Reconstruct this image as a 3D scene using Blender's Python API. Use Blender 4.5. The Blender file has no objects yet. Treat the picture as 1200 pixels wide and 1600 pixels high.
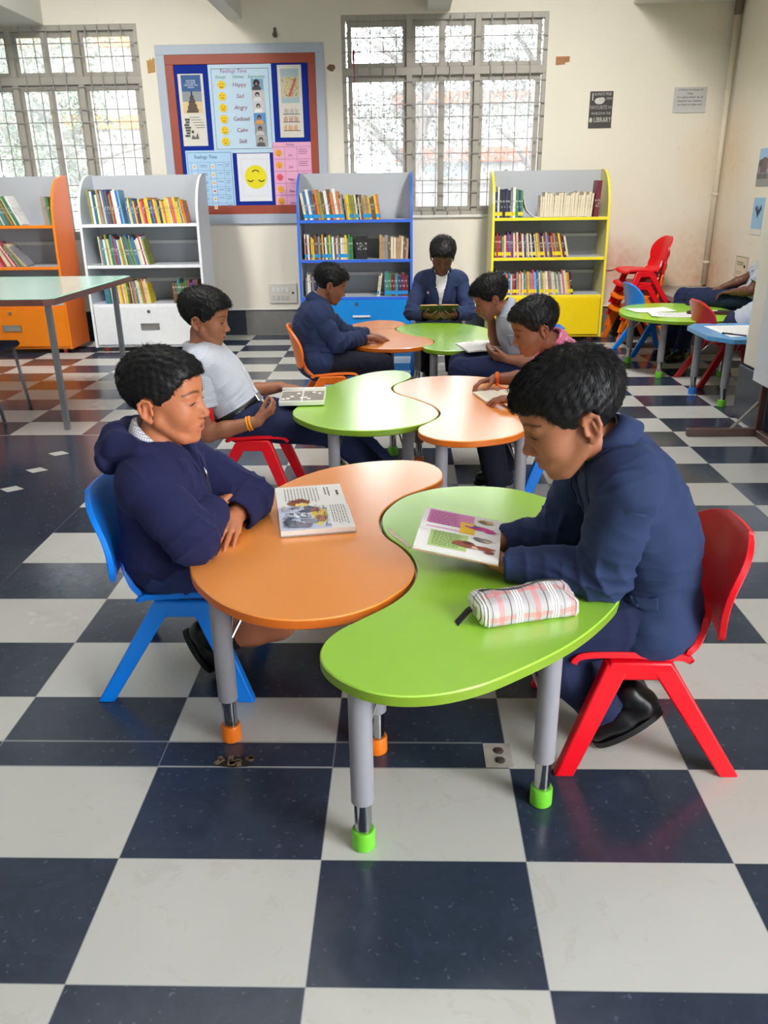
import bpy, math, random
import numpy as np
from mathutils import Vector, Matrix
from mathutils.bvhtree import BVHTree

SC = bpy.context.scene
COL = SC.collection
R = random.Random(7)
NR = np.random.RandomState(5)
PI = math.pi

# ---------------------------------------------------------------- camera
cam_data = bpy.data.cameras.new('camera')
cam = bpy.data.objects.new('camera', cam_data)
COL.objects.link(cam)
SC.camera = cam
cam_data.sensor_fit = 'VERTICAL'
cam_data.sensor_height = 24.0
cam_data.lens = 24.0 * 1263.94 / 1600.0
cam_data.clip_start = 0.05
cam_data.clip_end = 200
_p, _y, _r = 0.377759, 0.028478, -0.013425
def _un(x, u, d):
    c, s = math.cos(_r), math.sin(_r); x, u = c*x - s*u, s*x + c*u
    c, s = math.cos(_p), math.sin(_p); y, z = c*d + s*u, -s*d + c*u
    c, s = math.cos(_y), math.sin(_y); x, y = c*x - s*y, s*x + c*y
    return Vector((x, y, z))
cr, cu, cf = _un(1, 0, 0), _un(0, 1, 0), _un(0, 0, 1)
M = Matrix(((cr.x, cu.x, -cf.x, 0.18775), (cr.y, cu.y, -cf.y, -1.67712), (cr.z, cu.z, -cf.z, 1.36887), (0, 0, 0, 1)))
cam.matrix_world = M

# ---------------------------------------------------------------- world, exposure, lights
SC.view_settings.view_transform = 'Standard'
SC.view_settings.look = 'None'
SC.view_settings.gamma = 1.0
SC.view_settings.exposure = 0.0
SC.view_settings.use_curve_mapping = False
SC.cycles.use_denoising = True
SC.cycles.max_bounces = 8
SC.cycles.diffuse_bounces = 4
SC.cycles.glossy_bounces = 3
SC.cycles.transmission_bounces = 4
SC.cycles.transparent_max_bounces = 12
SC.cycles.caustics_reflective = False
SC.cycles.caustics_refractive = False
SC.cycles.sample_clamp_indirect = 6.0

world = bpy.data.worlds.new('sky')
SC.world = world
world.use_nodes = True
bg = world.node_tree.nodes['Background']
bg.inputs[0].default_value = (0.93, 0.96, 1.0, 1)
bg.inputs[1].default_value = 15.5

def area(name, loc, target, sx, sy, power, color=(1, 1, 1)):
    d = bpy.data.lights.new(name, 'AREA')
    d.shape = 'RECTANGLE'; d.size = sx; d.size_y = sy; d.energy = power; d.color = color
    o = bpy.data.objects.new(name, d); COL.objects.link(o)
    o.location = loc
    o.rotation_euler = (Vector(target) - Vector(loc)).to_track_quat('-Z', 'Y').to_euler()
    return o
# ceiling tube lamps over the reading tables, and an added fill light, unseen, behind the camera
area('ceiling_lamp', (-0.5, 2.2, 3.6), (-0.5, 2.2, 0), 3.6, 2.2, 34, (1, 0.98, 0.96)).data.spread = 1.5
for lx, lp in ((-2.35, 62), (1.42, 68)):
    area('ceiling_lamp', (lx, 3.7, 3.60), (lx, 6.4, 0.2), 0.4, 1.4, lp*1.18, (1, 0.98, 0.96)).data.spread = 2.0
area('front_fill', (0.3, -3.9, 1.7), (0.2, 2.4, 0.6), 5.0, 2.2, 3, (0.97, 0.98, 1.0))

# ---------------------------------------------------------------- materials
MATS = {}
def srgb(r, g, b):
    f = lambda c: (c/255.0)/12.92 if c/255.0 <= 0.04045 else ((c/255.0 + 0.055)/1.055)**2.4
    return (f(r), f(g), f(b))
def newmat(name):
    m = bpy.data.materials.new(name); m.use_nodes = True
    nt = m.node_tree
    return m, nt, nt.nodes['Principled BSDF']
def N(nt, typ, **kw):
    n = nt.nodes.new(typ)
    for k, v in kw.items(): setattr(n, k, v)
    return n
def math_node(nt, op, a, b=None, c=None):
    n = nt.nodes.new('ShaderNodeMath'); n.operation = op
    for i, v in enumerate((a, b, c)):
        if v is None: continue
        if isinstance(v, (int, float)): n.inputs[i].default_value = v
        else: nt.links.new(v, n.inputs[i])
    return n.outputs[0]
def mixc(nt, fac, a, b):
    n = nt.nodes.new('ShaderNodeMix'); n.data_type = 'RGBA'
    for i, v in ((0, fac), (6, a), (7, b)):
        if isinstance(v, (int, float)): n.inputs[i].default_value = v
        elif isinstance(v, tuple): n.inputs[i].default_value = (*v[:3], 1)
        else: nt.links.new(v, n.inputs[i])
    return n.outputs[2]
def mat(name, rgb, rough=0.5, metal=0.0, var=0.06, scale=30.0, bump=0.0, bscale=None, coat=0.0, spec=0.5, sheen=0.0, stretch=None):
    """plain surface with a little procedural tone variation and optional bump"""
    if name in MATS: return MATS[name]
    m, nt, p = newmat(name)
    c = srgb(*rgb)
    tc = N(nt, 'ShaderNodeTexCoord'); src = tc.outputs['Object']
    if stretch:
        mp = N(nt, 'ShaderNodeMapping'); nt.links.new(src, mp.inputs[0]); mp.inputs[3].default_value = stretch; src = mp.outputs[0]
    nz = N(nt, 'ShaderNodeTexNoise'); nz.inputs['Scale'].default_value = scale; nz.inputs['Detail'].default_value = 3
    nt.links.new(src, nz.inputs[0])
    lo = tuple(x*(1-var) for x in c); hi = tuple(min(1, x*(1+var)) for x in c)
    nt.links.new(mixc(nt, nz.outputs[0], lo, hi), p.inputs['Base Color'])
    p.inputs['Roughness'].default_value = rough; p.inputs['Metallic'].default_value = metal
    p.inputs['Specular IOR Level'].default_value = spec
    p.inputs['Coat Weight'].default_value = coat
    p.inputs['Sheen Weight'].default_value = sheen
    if bump:
        b = N(nt, 'ShaderNodeBump'); b.inputs['Strength'].default_value = bump; b.inputs['Distance'].default_value = 0.004
        n2 = N(nt, 'ShaderNodeTexNoise'); n2.inputs['Scale'].default_value = bscale or scale*4; n2.inputs['Detail'].default_value = 4
        nt.links.new(src, n2.inputs[0]); nt.links.new(n2.outputs[0], b.inputs['Height']); nt.links.new(b.outputs[0], p.inputs['Normal'])
    MATS[name] = m
    return m

# ---------------------------------------------------------------- mesh helpers
class MB:
    """collects shapes into one mesh; v / f lists with a material index per face"""
    def __init__(s): s.v = []; s.f = []; s.mi = []
    def add(s, v, f, mi=0):
        b = len(s.v); s.v += [tuple(map(float, q)) for q in v]
        s.f += [tuple(i + b for i in q) for q in f]; s.mi += [mi]*len(f)
        return s
    def box(s, c, h, mi=0, rot=None, bev=0.0):
        hx, hy, hz = h
        if bev > 0:
            bev = min(bev, hx*.9, hy*.9, hz*.9)
            v = []; idx = {}
            for sx in (-1, 1):
                for sy in (-1, 1):
                    for sz in (-1, 1):
                        for ax in range(3):
                            q = [sx*hx, sy*hy, sz*hz]
                            for k in range(3):
                                if k != ax: q[k] -= (sx, sy, sz)[k]*bev
                            idx[(sx, sy, sz, ax)] = len(v); v.append(q)
            f = []
            for ax in range(3):
                o = [k for k in range(3) if k != ax]
                for sg in (-1, 1):
                    ring = []
                    for a, b in ((-1, -1), (1, -1), (1, 1), (-1, 1)):
                        t = [0, 0, 0]; t[ax] = sg; t[o[0]] = a; t[o[1]] = b
                        ring.append(idx[(*t, ax)])
                    f.append(ring)
                    # edges
                for a in (-1, 1):
                    for b in (-1, 1):
                        e = []
                        for sg in (-1, 1):
                            t = [0, 0, 0]; t[ax] = sg; t[o[0]] = a; t[o[1]] = b
                            e.append((idx[(*t, o[0])], idx[(*t, o[1])]))
                        f.append((e[0][0], e[1][0], e[1][1], e[0][1]))
            for sx in (-1, 1):
                for sy in (-1, 1):
                    for sz in (-1, 1):
                        f.append([idx[(sx, sy, sz, k)] for k in range(3)])
        else:
            v = [(sx*hx, sy*hy, sz*hz) for sx in (-1, 1) for sy in (-1, 1) for sz in (-1, 1)]
            f = [(0, 1, 3, 2), (4, 6, 7, 5), (0, 4, 5, 1), (2, 3, 7, 6), (0, 2, 6, 4), (1, 5, 7, 3)]
        if rot is not None: v = [rot @ Vector(q) for q in v]
        v = [(q[0]+c[0], q[1]+c[1], q[2]+c[2]) for q in v]
        return s.add(v, f, mi)
    def bb(s, lo, hi, mi=0, bev=0.0):
        return s.box([(a+b)/2 for a, b in zip(lo, hi)], [abs(b-a)/2 for a, b in zip(lo, hi)], mi, None, bev)
    def tube(s, pts, rad, n=10, mi=0, cap=True, closed=False):
        pts = [Vector(p) for p in pts]; m = len(pts)
        rads = rad if isinstance(rad, (list, tuple)) else [rad]*m
        v = []; f = []; up = None
        for i, p in enumerate(pts):
            if closed: t = pts[(i+1) % m] - pts[i-1]
            else: t = pts[min(i+1, m-1)] - pts[max(i-1, 0)]
            t = t.normalized() if t.length > 1e-9 else Vector((0, 0, 1))
            if up is None: up = Vector((0, 0, 1)) if abs(t.z) < .9 else Vector((1, 0, 0))
            a = t.cross(up)
            if a.length < 1e-6: a = t.orthogonal()
            a.normalize(); b = a.cross(t).normalized(); up = b
            for k in range(n):
                an = 2*PI*k/n
                v.append(p + (a*math.cos(an) + b*math.sin(an))*rads[i])
        for i in range(m if closed else m-1):
            j = (i+1) % m
            for k in range(n):
                f.append((i*n+k, i*n+(k+1) % n, j*n+(k+1) % n, j*n+k))
        if cap and not closed:
            f.append(tuple(range(n))[::-1]); f.append(tuple((m-1)*n+k for k in range(n)))
        return s.add(v, f, mi)
    def lathe(s, prof, c, n=20, mi=0, axis='z'):
        v = []; f = []
        for r, z in prof:
            for k in range(n):
                a = 2*PI*k/n
                q = (r*math.cos(a), r*math.sin(a), z)
                if axis == 'x': q = (q[2], q[0], q[1])
                if axis == 'y': q = (q[0], q[2], q[1])
                v.append((q[0]+c[0], q[1]+c[1], q[2]+c[2]))
        m = len(prof)
        for i in range(m-1):
            for k in range(n):
                f.append((i*n+k, i*n+(k+1) % n, (i+1)*n+(k+1) % n, (i+1)*n+k))
        f.append(tuple(range(n))[::-1]); f.append(tuple((m-1)*n+k for k in range(n)))
        return s.add(v, f, mi)
    def prism(s, poly, z0, z1, mi=0, fn=None, mi_side=None):
        """poly (x, y) extruded in z; fn maps (x, y, z) anywhere"""
        n = len(poly); fn = fn or (lambda x, y, z: (x, y, z))
        v = [fn(x, y, z0) for x, y in poly] + [fn(x, y, z1) for x, y in poly]
        s.add(v, [tuple(range(n))[::-1], tuple(range(n, 2*n))], mi)
        b = len(s.v) - 2*n
        for i in range(n):
            j = (i+1) % n
            s.f.append((b+i, b+j, b+n+j, b+n+i)); s.mi.append(mi if mi_side is None else mi_side)
        return s
    def grid(s, P, mi=0, flip=False):
        """P[i][j] points"""
        a = len(P); b = len(P[0])
        v = [q for row in P for q in row]
        f = [((i*b+j), (i+1)*b+j, (i+1)*b+j+1, i*b+j+1) for i in range(a-1) for j in range(b-1)]
        if flip: f = [q[::-1] for q in f]
        return s.add(v, f, mi)

def link(o, parent=None):
    COL.objects.link(o)
    if parent is not None: o.parent = parent
    return o
def origin_of(p):
    w = Vector((0, 0, 0))
    while p is not None: w += p.location; p = p.parent
    return w
def mesh_obj(name, v, f, mats, parent=None, mi=None, smooth=False, loc=None):
    me = bpy.data.meshes.new(name)
    if loc is None: loc = Vector((0, 0, 0))
    loc = Vector(loc)
    off = loc + (origin_of(parent) if parent is not None else Vector((0, 0, 0)))
    if isinstance(v, np.ndarray): vv = v - np.array(off)
    else: vv = [(a-off.x, b-off.y, c-off.z) for a, b, c in v]
    if isinstance(v, np.ndarray) and isinstance(f, np.ndarray):
        nf, k = f.shape
        me.vertices.add(len(vv)); me.vertices.foreach_set('co', vv.astype(np.float32).ravel())
        me.loops.add(nf*k); me.loops.foreach_set('vertex_index', f.astype(np.int32).ravel())
        me.polygons.add(nf); me.polygons.foreach_set('loop_start', np.arange(0, nf*k, k, dtype=np.int32))
        me.update(calc_edges=True)
    else:
        me.from_pydata([tuple(q) for q in vv], [], [tuple(q) for q in f])
    for m in (mats if isinstance(mats, (list, tuple)) else [mats]): me.materials.append(m)
    if mi is not None and len(me.materials) > 1: me.polygons.foreach_set('material_index', list(mi))
    if smooth: me.polygons.foreach_set('use_smooth', [True]*len(me.polygons))
    me.update()
    o = bpy.data.objects.new(name, me); o.location = loc
    return link(o, parent)
def build(mb, name, mats, parent=None, smooth=False, loc=None, recalc=True):
    o = mesh_obj(name, mb.v, mb.f, mats, parent, mb.mi, smooth, loc)
    if recalc:
        import bmesh
        bm = bmesh.new(); bm.from_mesh(o.data); bmesh.ops.recalc_face_normals(bm, faces=bm.faces); bm.to_mesh(o.data); bm.free()
    return o
def auto_smooth(o, ang=0.6):
    me = o.data
    me.polygons.foreach_set('use_smooth', [True]*len(me.polygons))
    me.set_sharp_from_angle(angle=ang)
    return o
def tag(o, label=None, cat=None, group=None, kind=None):
    if label: o['label'] = label
    if cat: o['category'] = cat
    if group: o['group'] = group
    if kind: o['kind'] = kind
    return o
def thing(name, label, cat, loc=(0, 0, 0), group=None):
    o = bpy.data.objects.new(name, None); COL.objects.link(o); o.location = loc
    o.empty_display_size = 0.1
    return tag(o, label, cat, group)
def struct(o): o['kind'] = 'structure'; return o
def turn(pts, loc, rz):
    c, s = math.cos(rz), math.sin(rz)
    return [(c*x - s*y + loc[0], s*x + c*y + loc[1], z + loc[2]) for x, y, z in pts]
def placed(mb, loc, rz):
    mb.v = turn(mb.v, loc, rz); return mb
def crom(P, n=8, closed=True):
    P = [np.array(p, float) for p in P]; out = []; m = len(P)
    for i in range(m if closed else m-1):
        if closed: p0, p1, p2, p3 = P[i-1], P[i], P[(i+1) % m], P[(i+2) % m]
        else: p0, p1, p2, p3 = P[max(i-1, 0)], P[i], P[i+1], P[min(i+2, m-1)]
        for k in range(n):
            t = k/n
            out.append(.5*((2*p1) + (-p0+p2)*t + (2*p0-5*p1+4*p2-p3)*t*t + (-p0+3*p1-3*p2+p3)*t**3))
    if not closed: out.append(P[-1])
    return [tuple(q) for q in out]
def text_mesh(s, size=1.0, align='CENTER', shear=0.0, spacing=1.0):
    cu = bpy.data.curves.new('lettering', 'FONT'); cu.body = s; cu.size = size; cu.align_x = align; cu.align_y = 'CENTER'
    cu.shear = shear; cu.space_character = spacing; cu.resolution_u = 2
    o = bpy.data.objects.new('lettering', cu); COL.objects.link(o)
    dg = bpy.context.evaluated_depsgraph_get(); dg.update()
    me = o.evaluated_get(dg).to_mesh()
    v = [tuple(q.co) for q in me.vertices]; f = [tuple(p.vertices) for p in me.polygons]
    o.evaluated_get(dg).to_mesh_clear()
    bpy.data.objects.remove(o); bpy.data.curves.remove(cu)
    return v, f
# ================================================================ the room
TW, TD = 0.45, 0.3069          # floor tile width and depth
WY = 6.757                     # far wall plane
RX = 3.19                      # right wall plane

def floor_material():
    m, nt, p = newmat('polished_stone_tiles'); L = nt.links
    tc = N(nt, 'ShaderNodeTexCoord'); sp = N(nt, 'ShaderNodeSeparateXYZ'); L.new(tc.outputs['Object'], sp.inputs[0])
    x, y = sp.outputs[0], sp.outputs[1]
    M_ = lambda op, a, b=None, c=None: math_node(nt, op, a, b, c)
    u = M_('DIVIDE', x, TW); v = M_('DIVIDE', y, TD)
    par = M_('MODULO', M_('ADD', M_('ADD', M_('FLOOR', u), M_('FLOOR', v)), 400.0), 2.0)   # 0 dark, 1 pale
    pale = M_('GREATER_THAN', par, 0.5)
    # granite border on the left with small pale squares set on their points
    inb = M_('MULTIPLY', M_('LESS_THAN', x, -1.35), M_('LESS_THAN', y, 3.06))
    inb = M_('MULTIPLY', inb, M_('GREATER_THAN', x, -2.30))
    dy = M_('SUBTRACT', M_('FRACT', M_('DIVIDE', M_('SUBTRACT', y, 2.10-0.148), 0.296)), 0.5)
    dia = M_('ADD', M_('DIVIDE', M_('ABSOLUTE', M_('SUBTRACT', x, -1.79)), 0.062), M_('DIVIDE', M_('ABSOLUTE', dy), 0.16))
    dia = M_('MULTIPLY', M_('LESS_THAN', dia, 1.0), M_('LESS_THAN', y, 2.84))
    pale = M_('MULTIPLY', pale, M_('SUBTRACT', 1.0, inb)); pale = M_('MAXIMUM', pale, M_('MULTIPLY', inb, dia))
    # dark strip let into the floor under the first table
    st = M_('MULTIPLY', M_('GREATER_THAN', y, 0.004), M_('LESS_THAN', y, 0.100)); st = M_('MULTIPLY', st, M_('LESS_THAN', x, 0.389))
    pale = M_('MULTIPLY', pale, M_('SUBTRACT', 1.0, st))
    # joints
    ju = M_('ABSOLUTE', M_('SUBTRACT', M_('FRACT', M_('ADD', u, 0.5)), 0.5)); jv = M_('ABSOLUTE', M_('SUBTRACT', M_('FRACT', M_('ADD', v, 0.5)), 0.5))
    j = M_('MAXIMUM', M_('LESS_THAN', ju, 0.0032), M_('LESS_THAN', jv, 0.0045))
    j = M_('MULTIPLY', j, M_('SUBTRACT', 1.0, inb))
    js = M_('LESS_THAN', M_('ABSOLUTE', M_('SUBTRACT', y, 0.103)), 0.0035); js = M_('MAXIMUM', js, M_('LESS_THAN', M_('ABSOLUTE', y), 0.003))
    js = M_('MULTIPLY', js, M_('LESS_THAN', x, 0.39)); j = M_('MAXIMUM', j, js)
    nz = N(nt, 'ShaderNodeTexNoise'); nz.inputs['Scale'].default_value = 2.2; nz.inputs['Detail'].default_value = 6; L.new(tc.outputs['Object'], nz.inputs[0])
    n2 = N(nt, 'ShaderNodeTexNoise'); n2.inputs['Scale'].default_value = 55; n2.inputs['Detail'].default_value = 5; L.new(tc.outputs['Object'], n2.inputs[0])
    n3 = N(nt, 'ShaderNodeTexNoise'); n3.inputs['Scale'].default_value = 9; n3.inputs['Detail'].default_value = 8; n3.inputs['Roughness'].default_value = .7; n3.inputs['Distortion'].default_value = 1.5; L.new(tc.outputs['Object'], n3.inputs[0])
    wn = N(nt, 'ShaderNodeTexWhiteNoise'); wn.noise_dimensions = '2D'
    cb = N(nt, 'ShaderNodeCombineXYZ'); L.new(M_('FLOOR', u), cb.inputs[0]); L.new(M_('FLOOR', v), cb.inputs[1]); L.new(cb.outputs[0], wn.inputs['Vector'])
    dark = mixc(nt, n3.outputs[0], srgb(32, 40, 55), srgb(60, 70, 88))
    dark = mixc(nt, M_('MULTIPLY', M_('GREATER_THAN', n2.outputs[0], 0.66), 0.35), dark, srgb(105, 115, 130))
    lite = mixc(nt, nz.outputs[0], srgb(178, 179, 174), srgb(206, 206, 201))
    lite = mixc(nt, M_('MULTIPLY', wn.outputs[0], 0.35), lite, srgb(200, 196, 182))
    lite = mixc(nt, M_('MULTIPLY', M_('GREATER_THAN', n3.outputs[0], 0.60), 0.25), lite, srgb(176, 172, 160))
    c = mixc(nt, pale, dark, lite)
    c = mixc(nt, M_('MULTIPLY', j, 0.6), c, srgb(150, 152, 152))
    L.new(c, p.inputs['Base Color'])
    rr = M_('ADD', M_('MULTIPLY', nz.outputs[0], 0.14), 0.10)
    rr = M_('ADD', rr, M_('MULTIPLY', pale, 0.08))
    L.new(rr, p.inputs['Roughness'])
    p.inputs['Specular IOR Level'].default_value = 0.5
    b = N(nt, 'ShaderNodeBump'); b.inputs['Strength'].default_value = 0.06; b.inputs['Distance'].default_value = 0.01
    L.new(n3.outputs[0], b.inputs['Height']); L.new(b.outputs[0], p.inputs['Normal'])
    return m

mb = MB(); mb.bb((-5.2, -4.2, -0.10), (4.0, WY+0.25, 0.0))
struct(build(mb, 'floor', floor_material()))

def plaster(name, rgb, stain=None):
    m, nt, p = newmat(name); L = nt.links
    tc = N(nt, 'ShaderNodeTexCoord')
    nz = N(nt, 'ShaderNodeTexNoise'); nz.inputs['Scale'].default_value = 1.1; nz.inputs['Detail'].default_value = 5; L.new(tc.outputs['Object'], nz.inputs[0])
    n2 = N(nt, 'ShaderNodeTexNoise'); n2.inputs['Scale'].default_value = 16; n2.inputs['Detail'].default_value = 6; L.new(tc.outputs['Object'], n2.inputs[0])
    c = srgb(*rgb)
    col = mixc(nt, nz.outputs[0], tuple(x*0.94 for x in c), tuple(min(1, x*1.04) for x in c))
    col = mixc(nt, math_node(nt, 'MULTIPLY', math_node(nt, 'GREATER_THAN', n2.outputs[0], 0.67), 0.12), col, srgb(205, 190, 160))
    if stain:
        # patches of damp brown: (x, y, z, radius)
        g = N(nt, 'ShaderNodeNewGeometry')
        for (sx, sy, sz, ra, rgb2) in stain:
            d = N(nt, 'ShaderNodeVectorMath'); d.operation = 'DISTANCE'; L.new(g.outputs['Position'], d.inputs[0]); d.inputs[1].default_value = (sx, sy, sz)
            f = math_node(nt, 'SUBTRACT', 1.0, math_node(nt, 'DIVIDE', d.outputs['Value'], ra))
            f = math_node(nt, 'MULTIPLY', math_node(nt, 'MAXIMUM', f, 0.0), math_node(nt, 'MULTIPLY', n2.outputs[0], 1.3))
            f = math_node(nt, 'MINIMUM', f, 0.8)
            col = mixc(nt, f, col, srgb(*rgb2))
    L.new(col, p.inputs['Base Color']); p.inputs['Roughness'].default_value = 0.75; p.inputs['Specular IOR Level'].default_value = 0.25
    b = N(nt, 'ShaderNodeBump'); b.inputs['Strength'].default_value = 0.15; b.inputs['Distance'].default_value = 0.006
    L.new(n2.outputs[0], b.inputs['Height']); L.new(b.outputs[0], p.inputs['Normal'])
    return m
cream = plaster('cream_plaster', (238, 231, 216), [(3.15, 6.7, 0.45, 0.75, (214, 160, 105)), (3.19, 6.5, 1.6, 0.55, (228, 200, 160)), (2.35, WY, 0.62, 0.35, (205, 140, 120)), (2.2, WY, 0.66, 0.3, (226, 180, 160))])
white_p = plaster('white_plaster', (236, 235, 228))

# ---- far wall with its two window openings
W1 = (-4.10, -2.255, 0.95, 2.815)
W2 = (-0.385, 1.495, 1.14, 2.850)
TOP = 3.9
mb = MB()
xs = [-5.2, W1[0], W1[1], W2[0], W2[1], RX+0.35]
y0, y1 = WY, WY+0.20
mb.bb((xs[0], y0, .262), (xs[1], y1, TOP)); mb.bb((xs[2], y0, .262), (xs[3], y1, TOP)); mb.bb((xs[4], y0, .262), (xs[5], y1, TOP))
for w in (W1, W2):
    mb.bb((w[0], y0, .262), (w[1], y1, w[2])); mb.bb((w[0], y0, w[3]), (w[1], y1, TOP))
struct(build(mb, 'wall_far', cream))

m_gran, nt, p = newmat('granite_skirting'); L = nt.links
tc = N(nt, 'ShaderNodeTexCoord'); sp = N(nt, 'ShaderNodeSeparateXYZ'); L.new(tc.outputs['Object'], sp.inputs[0])
pal = math_node(nt, 'GREATER_THAN', math_node(nt, 'FRACT', math_node(nt, 'DIVIDE', math_node(nt, 'ADD', sp.outputs[0], 1.445), 1.5)), 0.5)
pal = math_node(nt, 'SUBTRACT', 1.0, pal)
nz = N(nt, 'ShaderNodeTexNoise'); nz.inputs['Scale'].default_value = 14; nz.inputs['Detail'].default_value = 6; L.new(tc.outputs['Object'], nz.inputs[0])
L.new(mixc(nt, pal, mixc(nt, nz.outputs[0], srgb(36, 40, 50), srgb(58, 64, 76)), mixc(nt, nz.outputs[0], srgb(118, 116, 112), srgb(142, 140, 136))), p.inputs['Base Color'])
p.inputs['Roughness'].default_value = 0.3
mb = MB(); mb.bb((xs[0], WY+0.006, 0.0), (RX, WY+0.2, .252)); struct(build(mb, 'baseboard_far', m_gran))
mb = MB(); mb.bb((xs[0], WY-0.012, .252), (RX, WY+0.02, .266), bev=.003); struct(build(mb, 'trim_1', white_p))

# ---- right wall, pillar, ceiling, beams, left wall
mb = MB(); mb.bb((RX, -1.5, 0.0), (RX+0.2, WY+0.2, TOP)); struct(build(mb, 'wall_right', cream))
mb = MB(); mb.bb((-5.2, -4.2, 0.0), (-5.0, WY+0.2, TOP)); struct(build(mb, 'wall_left', white_p))
mb = MB(); mb.bb((-5.2, -4.2, TOP-0.1), (RX+0.35, WY+0.2, TOP+0.1)); struct(build(mb, 'ceiling', plaster('ceiling_plaster', (190, 188, 182))))
mb = MB()
mb.bb((2.30, 2.62, 0.335), (3.19, 3.42, TOP-0.1), bev=.01)
struct(build(mb, 'pillar', plaster('pillar_plaster', (232, 228, 212))))
mb = MB(); mb.bb((2.285, 2.60, 0.0), (3.19, 3.435, 0.333), bev=.004)
struct(build(mb, 'pillar_granite_base', mat('dark_granite', (40, 50, 68), 0.35, var=.2, scale=25)))
bm_m = plaster('beam_plaster', (226, 226, 218))
for i, (xa, xb, zb, ya) in enumerate([(-3.9, -3.104, 2.817, 2.4), (-1.416, -1.281, 2.83, 2.4), (0.394, 0.601, 2.866, 2.4), (2.237, RX, 2.893, 2.4)]):
    mb = MB(); mb.bb((xa, ya, zb), (xb, WY, TOP-0.1), bev=.004); struct(build(mb, 'ceiling_beam', bm_m))
# low granite-topped ledge in the corner
mb = MB(); mb.bb((2.63, 5.55, 0.0), (RX, WY, .40), 0); mb.bb((2.60, 5.52, .40), (RX, WY, .45), 1, bev=.006)
struct(build(mb, 'stone_ledge', [mat('ledge_plaster', (170, 166, 156), .7), mat('ledge_stone', (150, 150, 144), .35, var=.12, scale=20)]))

mb = MB(); mb.bb((-5.2, -4.4, 0.0), (RX+.35, -4.2, TOP)); struct(build(mb, 'wall_back', plaster('stone_grey_plaster', (120, 116, 110))))
# ---- windows: aluminium frames, security grilles, glass
alu = mat('window_aluminium', (168, 164, 152), 0.45, var=.1, scale=12)
grille_m = mat('grille_paint', (150, 148, 144), 0.5, var=.1)
def glass_mat():
    m, nt, p = newmat('window_glass'); L = nt.links
    nt.nodes.remove(p)
    out = nt.nodes['Material Output']
    tr = N(nt, 'ShaderNodeBsdfTransparent'); gl = N(nt, 'ShaderNodeBsdfGlossy'); gl.inputs['Roughness'].default_value = 0.03
    df = N(nt, 'ShaderNodeBsdfTranslucent'); df.inputs[0].default_value = (.8, .82, .85, 1)
    fr = N(nt, 'ShaderNodeFresnel'); fr.inputs[0].default_value = 1.45
    tc = N(nt, 'ShaderNodeTexCoord'); nz = N(nt, 'ShaderNodeTexNoise'); nz.inputs['Scale'].default_value = 3; nz.inputs['Detail'].default_value = 6; L.new(tc.outputs['Object'], nz.inputs[0])
    mx0 = N(nt, 'ShaderNodeMixShader'); L.new(math_node(nt, 'MULTIPLY', nz.outputs[0], 0.14), mx0.inputs[0]); L.new(tr.outputs[0], mx0.inputs[1]); L.new(df.outputs[0], mx0.inputs[2])
    mx = N(nt, 'ShaderNodeMixShader'); L.new(fr.outputs[0], mx.inputs[0]); L.new(mx0.outputs[0], mx.inputs[1]); L.new(gl.outputs[0], mx.inputs[2])
    L.new(mx.outputs[0], out.inputs[0])
    return m
GLASS = glass_mat()
def window(name, w, mull, stiles, trz, hz, barx):
    fr = MB(); y = WY+0.05; d = 0.045
    x0, x1, z0, z1 = w
    fr.bb((x0, y-d, z0), (x0+.035, y+d, z1)); fr.bb((x1-.035, y-d, z0), (x1, y+d, z1))
    fr.bb((x0, y-d+.002, z0), (x1, y+d-.002, z0+.04)); fr.bb((x0, y-d+.002, z1-.045), (x1, y+d-.002, z1))
    fr.bb((x0, y-d-.005, trz-.035), (x1, y+d, trz+.035), bev=.004)
    for mx in mull: fr.bb((mx-.028, y-d-.0025, z0+.001), (mx+.028, y+d-.004, z1-.001), bev=.004)
    for sx in stiles:
        fr.bb((sx-.03, y-.011, z0+.041), (sx+.03, y+.039, z1-.046)); fr.bb((sx-.012, y-.019, z0+.042), (sx+.012, y-.001, z1-.047))
    edges = [x0+.03] + sorted(mull) + [x1-.03]
    for a, b in zip(edges[:-1], edges[1:]):
        for za, zb in ((z0+.035, trz-.03), (trz+.03, z1-.04)):
            fr.bb((a+.02, y+.002, zb-.05), (b-.02, y+.028, zb)); fr.bb((a+.02, y+.002, za), (b-.02, y+.028, za+.045))
            fr.bb((a+.02, y, za), (a+.06, y+.03, zb)); fr.bb((b-.06, y, za), (b-.02, y+.03, zb))
    o = build(fr, name, alu); struct(o)
    g = MB(); g.bb((x0+.03, y+.012, z0+.04), (x1-.03, y+.016, z1-.04)); build(g, 'glass_pane', GLASS, o)
    b = MB()
    for a, c in zip(edges[:-1], edges[1:]):
        n = barx if (c-a) > .5 else barx-1
        for k in range(1, n): 
            xx = a + (c-a)*k/n
            b.bb((xx-.004, y-.075, z0+.005), (xx+.004, y-.066, z1-.01))
    for zz in hz: b.bb((x0+.004, y-.066, zz-.0045), (x1-.004, y-.058, zz+.0045))
    build(b, 'security_grille', grille_m, o)
    return o
HZ = [2.665, 2.553, 2.308, 2.117, 2.009, 1.812, 1.695, 1.457, 1.348, 1.22]
w1 = window('window_1', W1, (-2.835, -3.46), (-3.14,), 2.362, HZ+[1.05], 5)
w2 = window('window_2', W2, (0.235, 0.862), (0.535,), 2.394, HZ, 5)
# sill under the centre window
mb = MB(); mb.bb((W2[0]-.02, WY-.03, W2[2]-.02), (W2[1]+.02, WY+.02, W2[2]+.004), bev=.004); struct(build(mb, 'windowsill', white_p))

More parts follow.
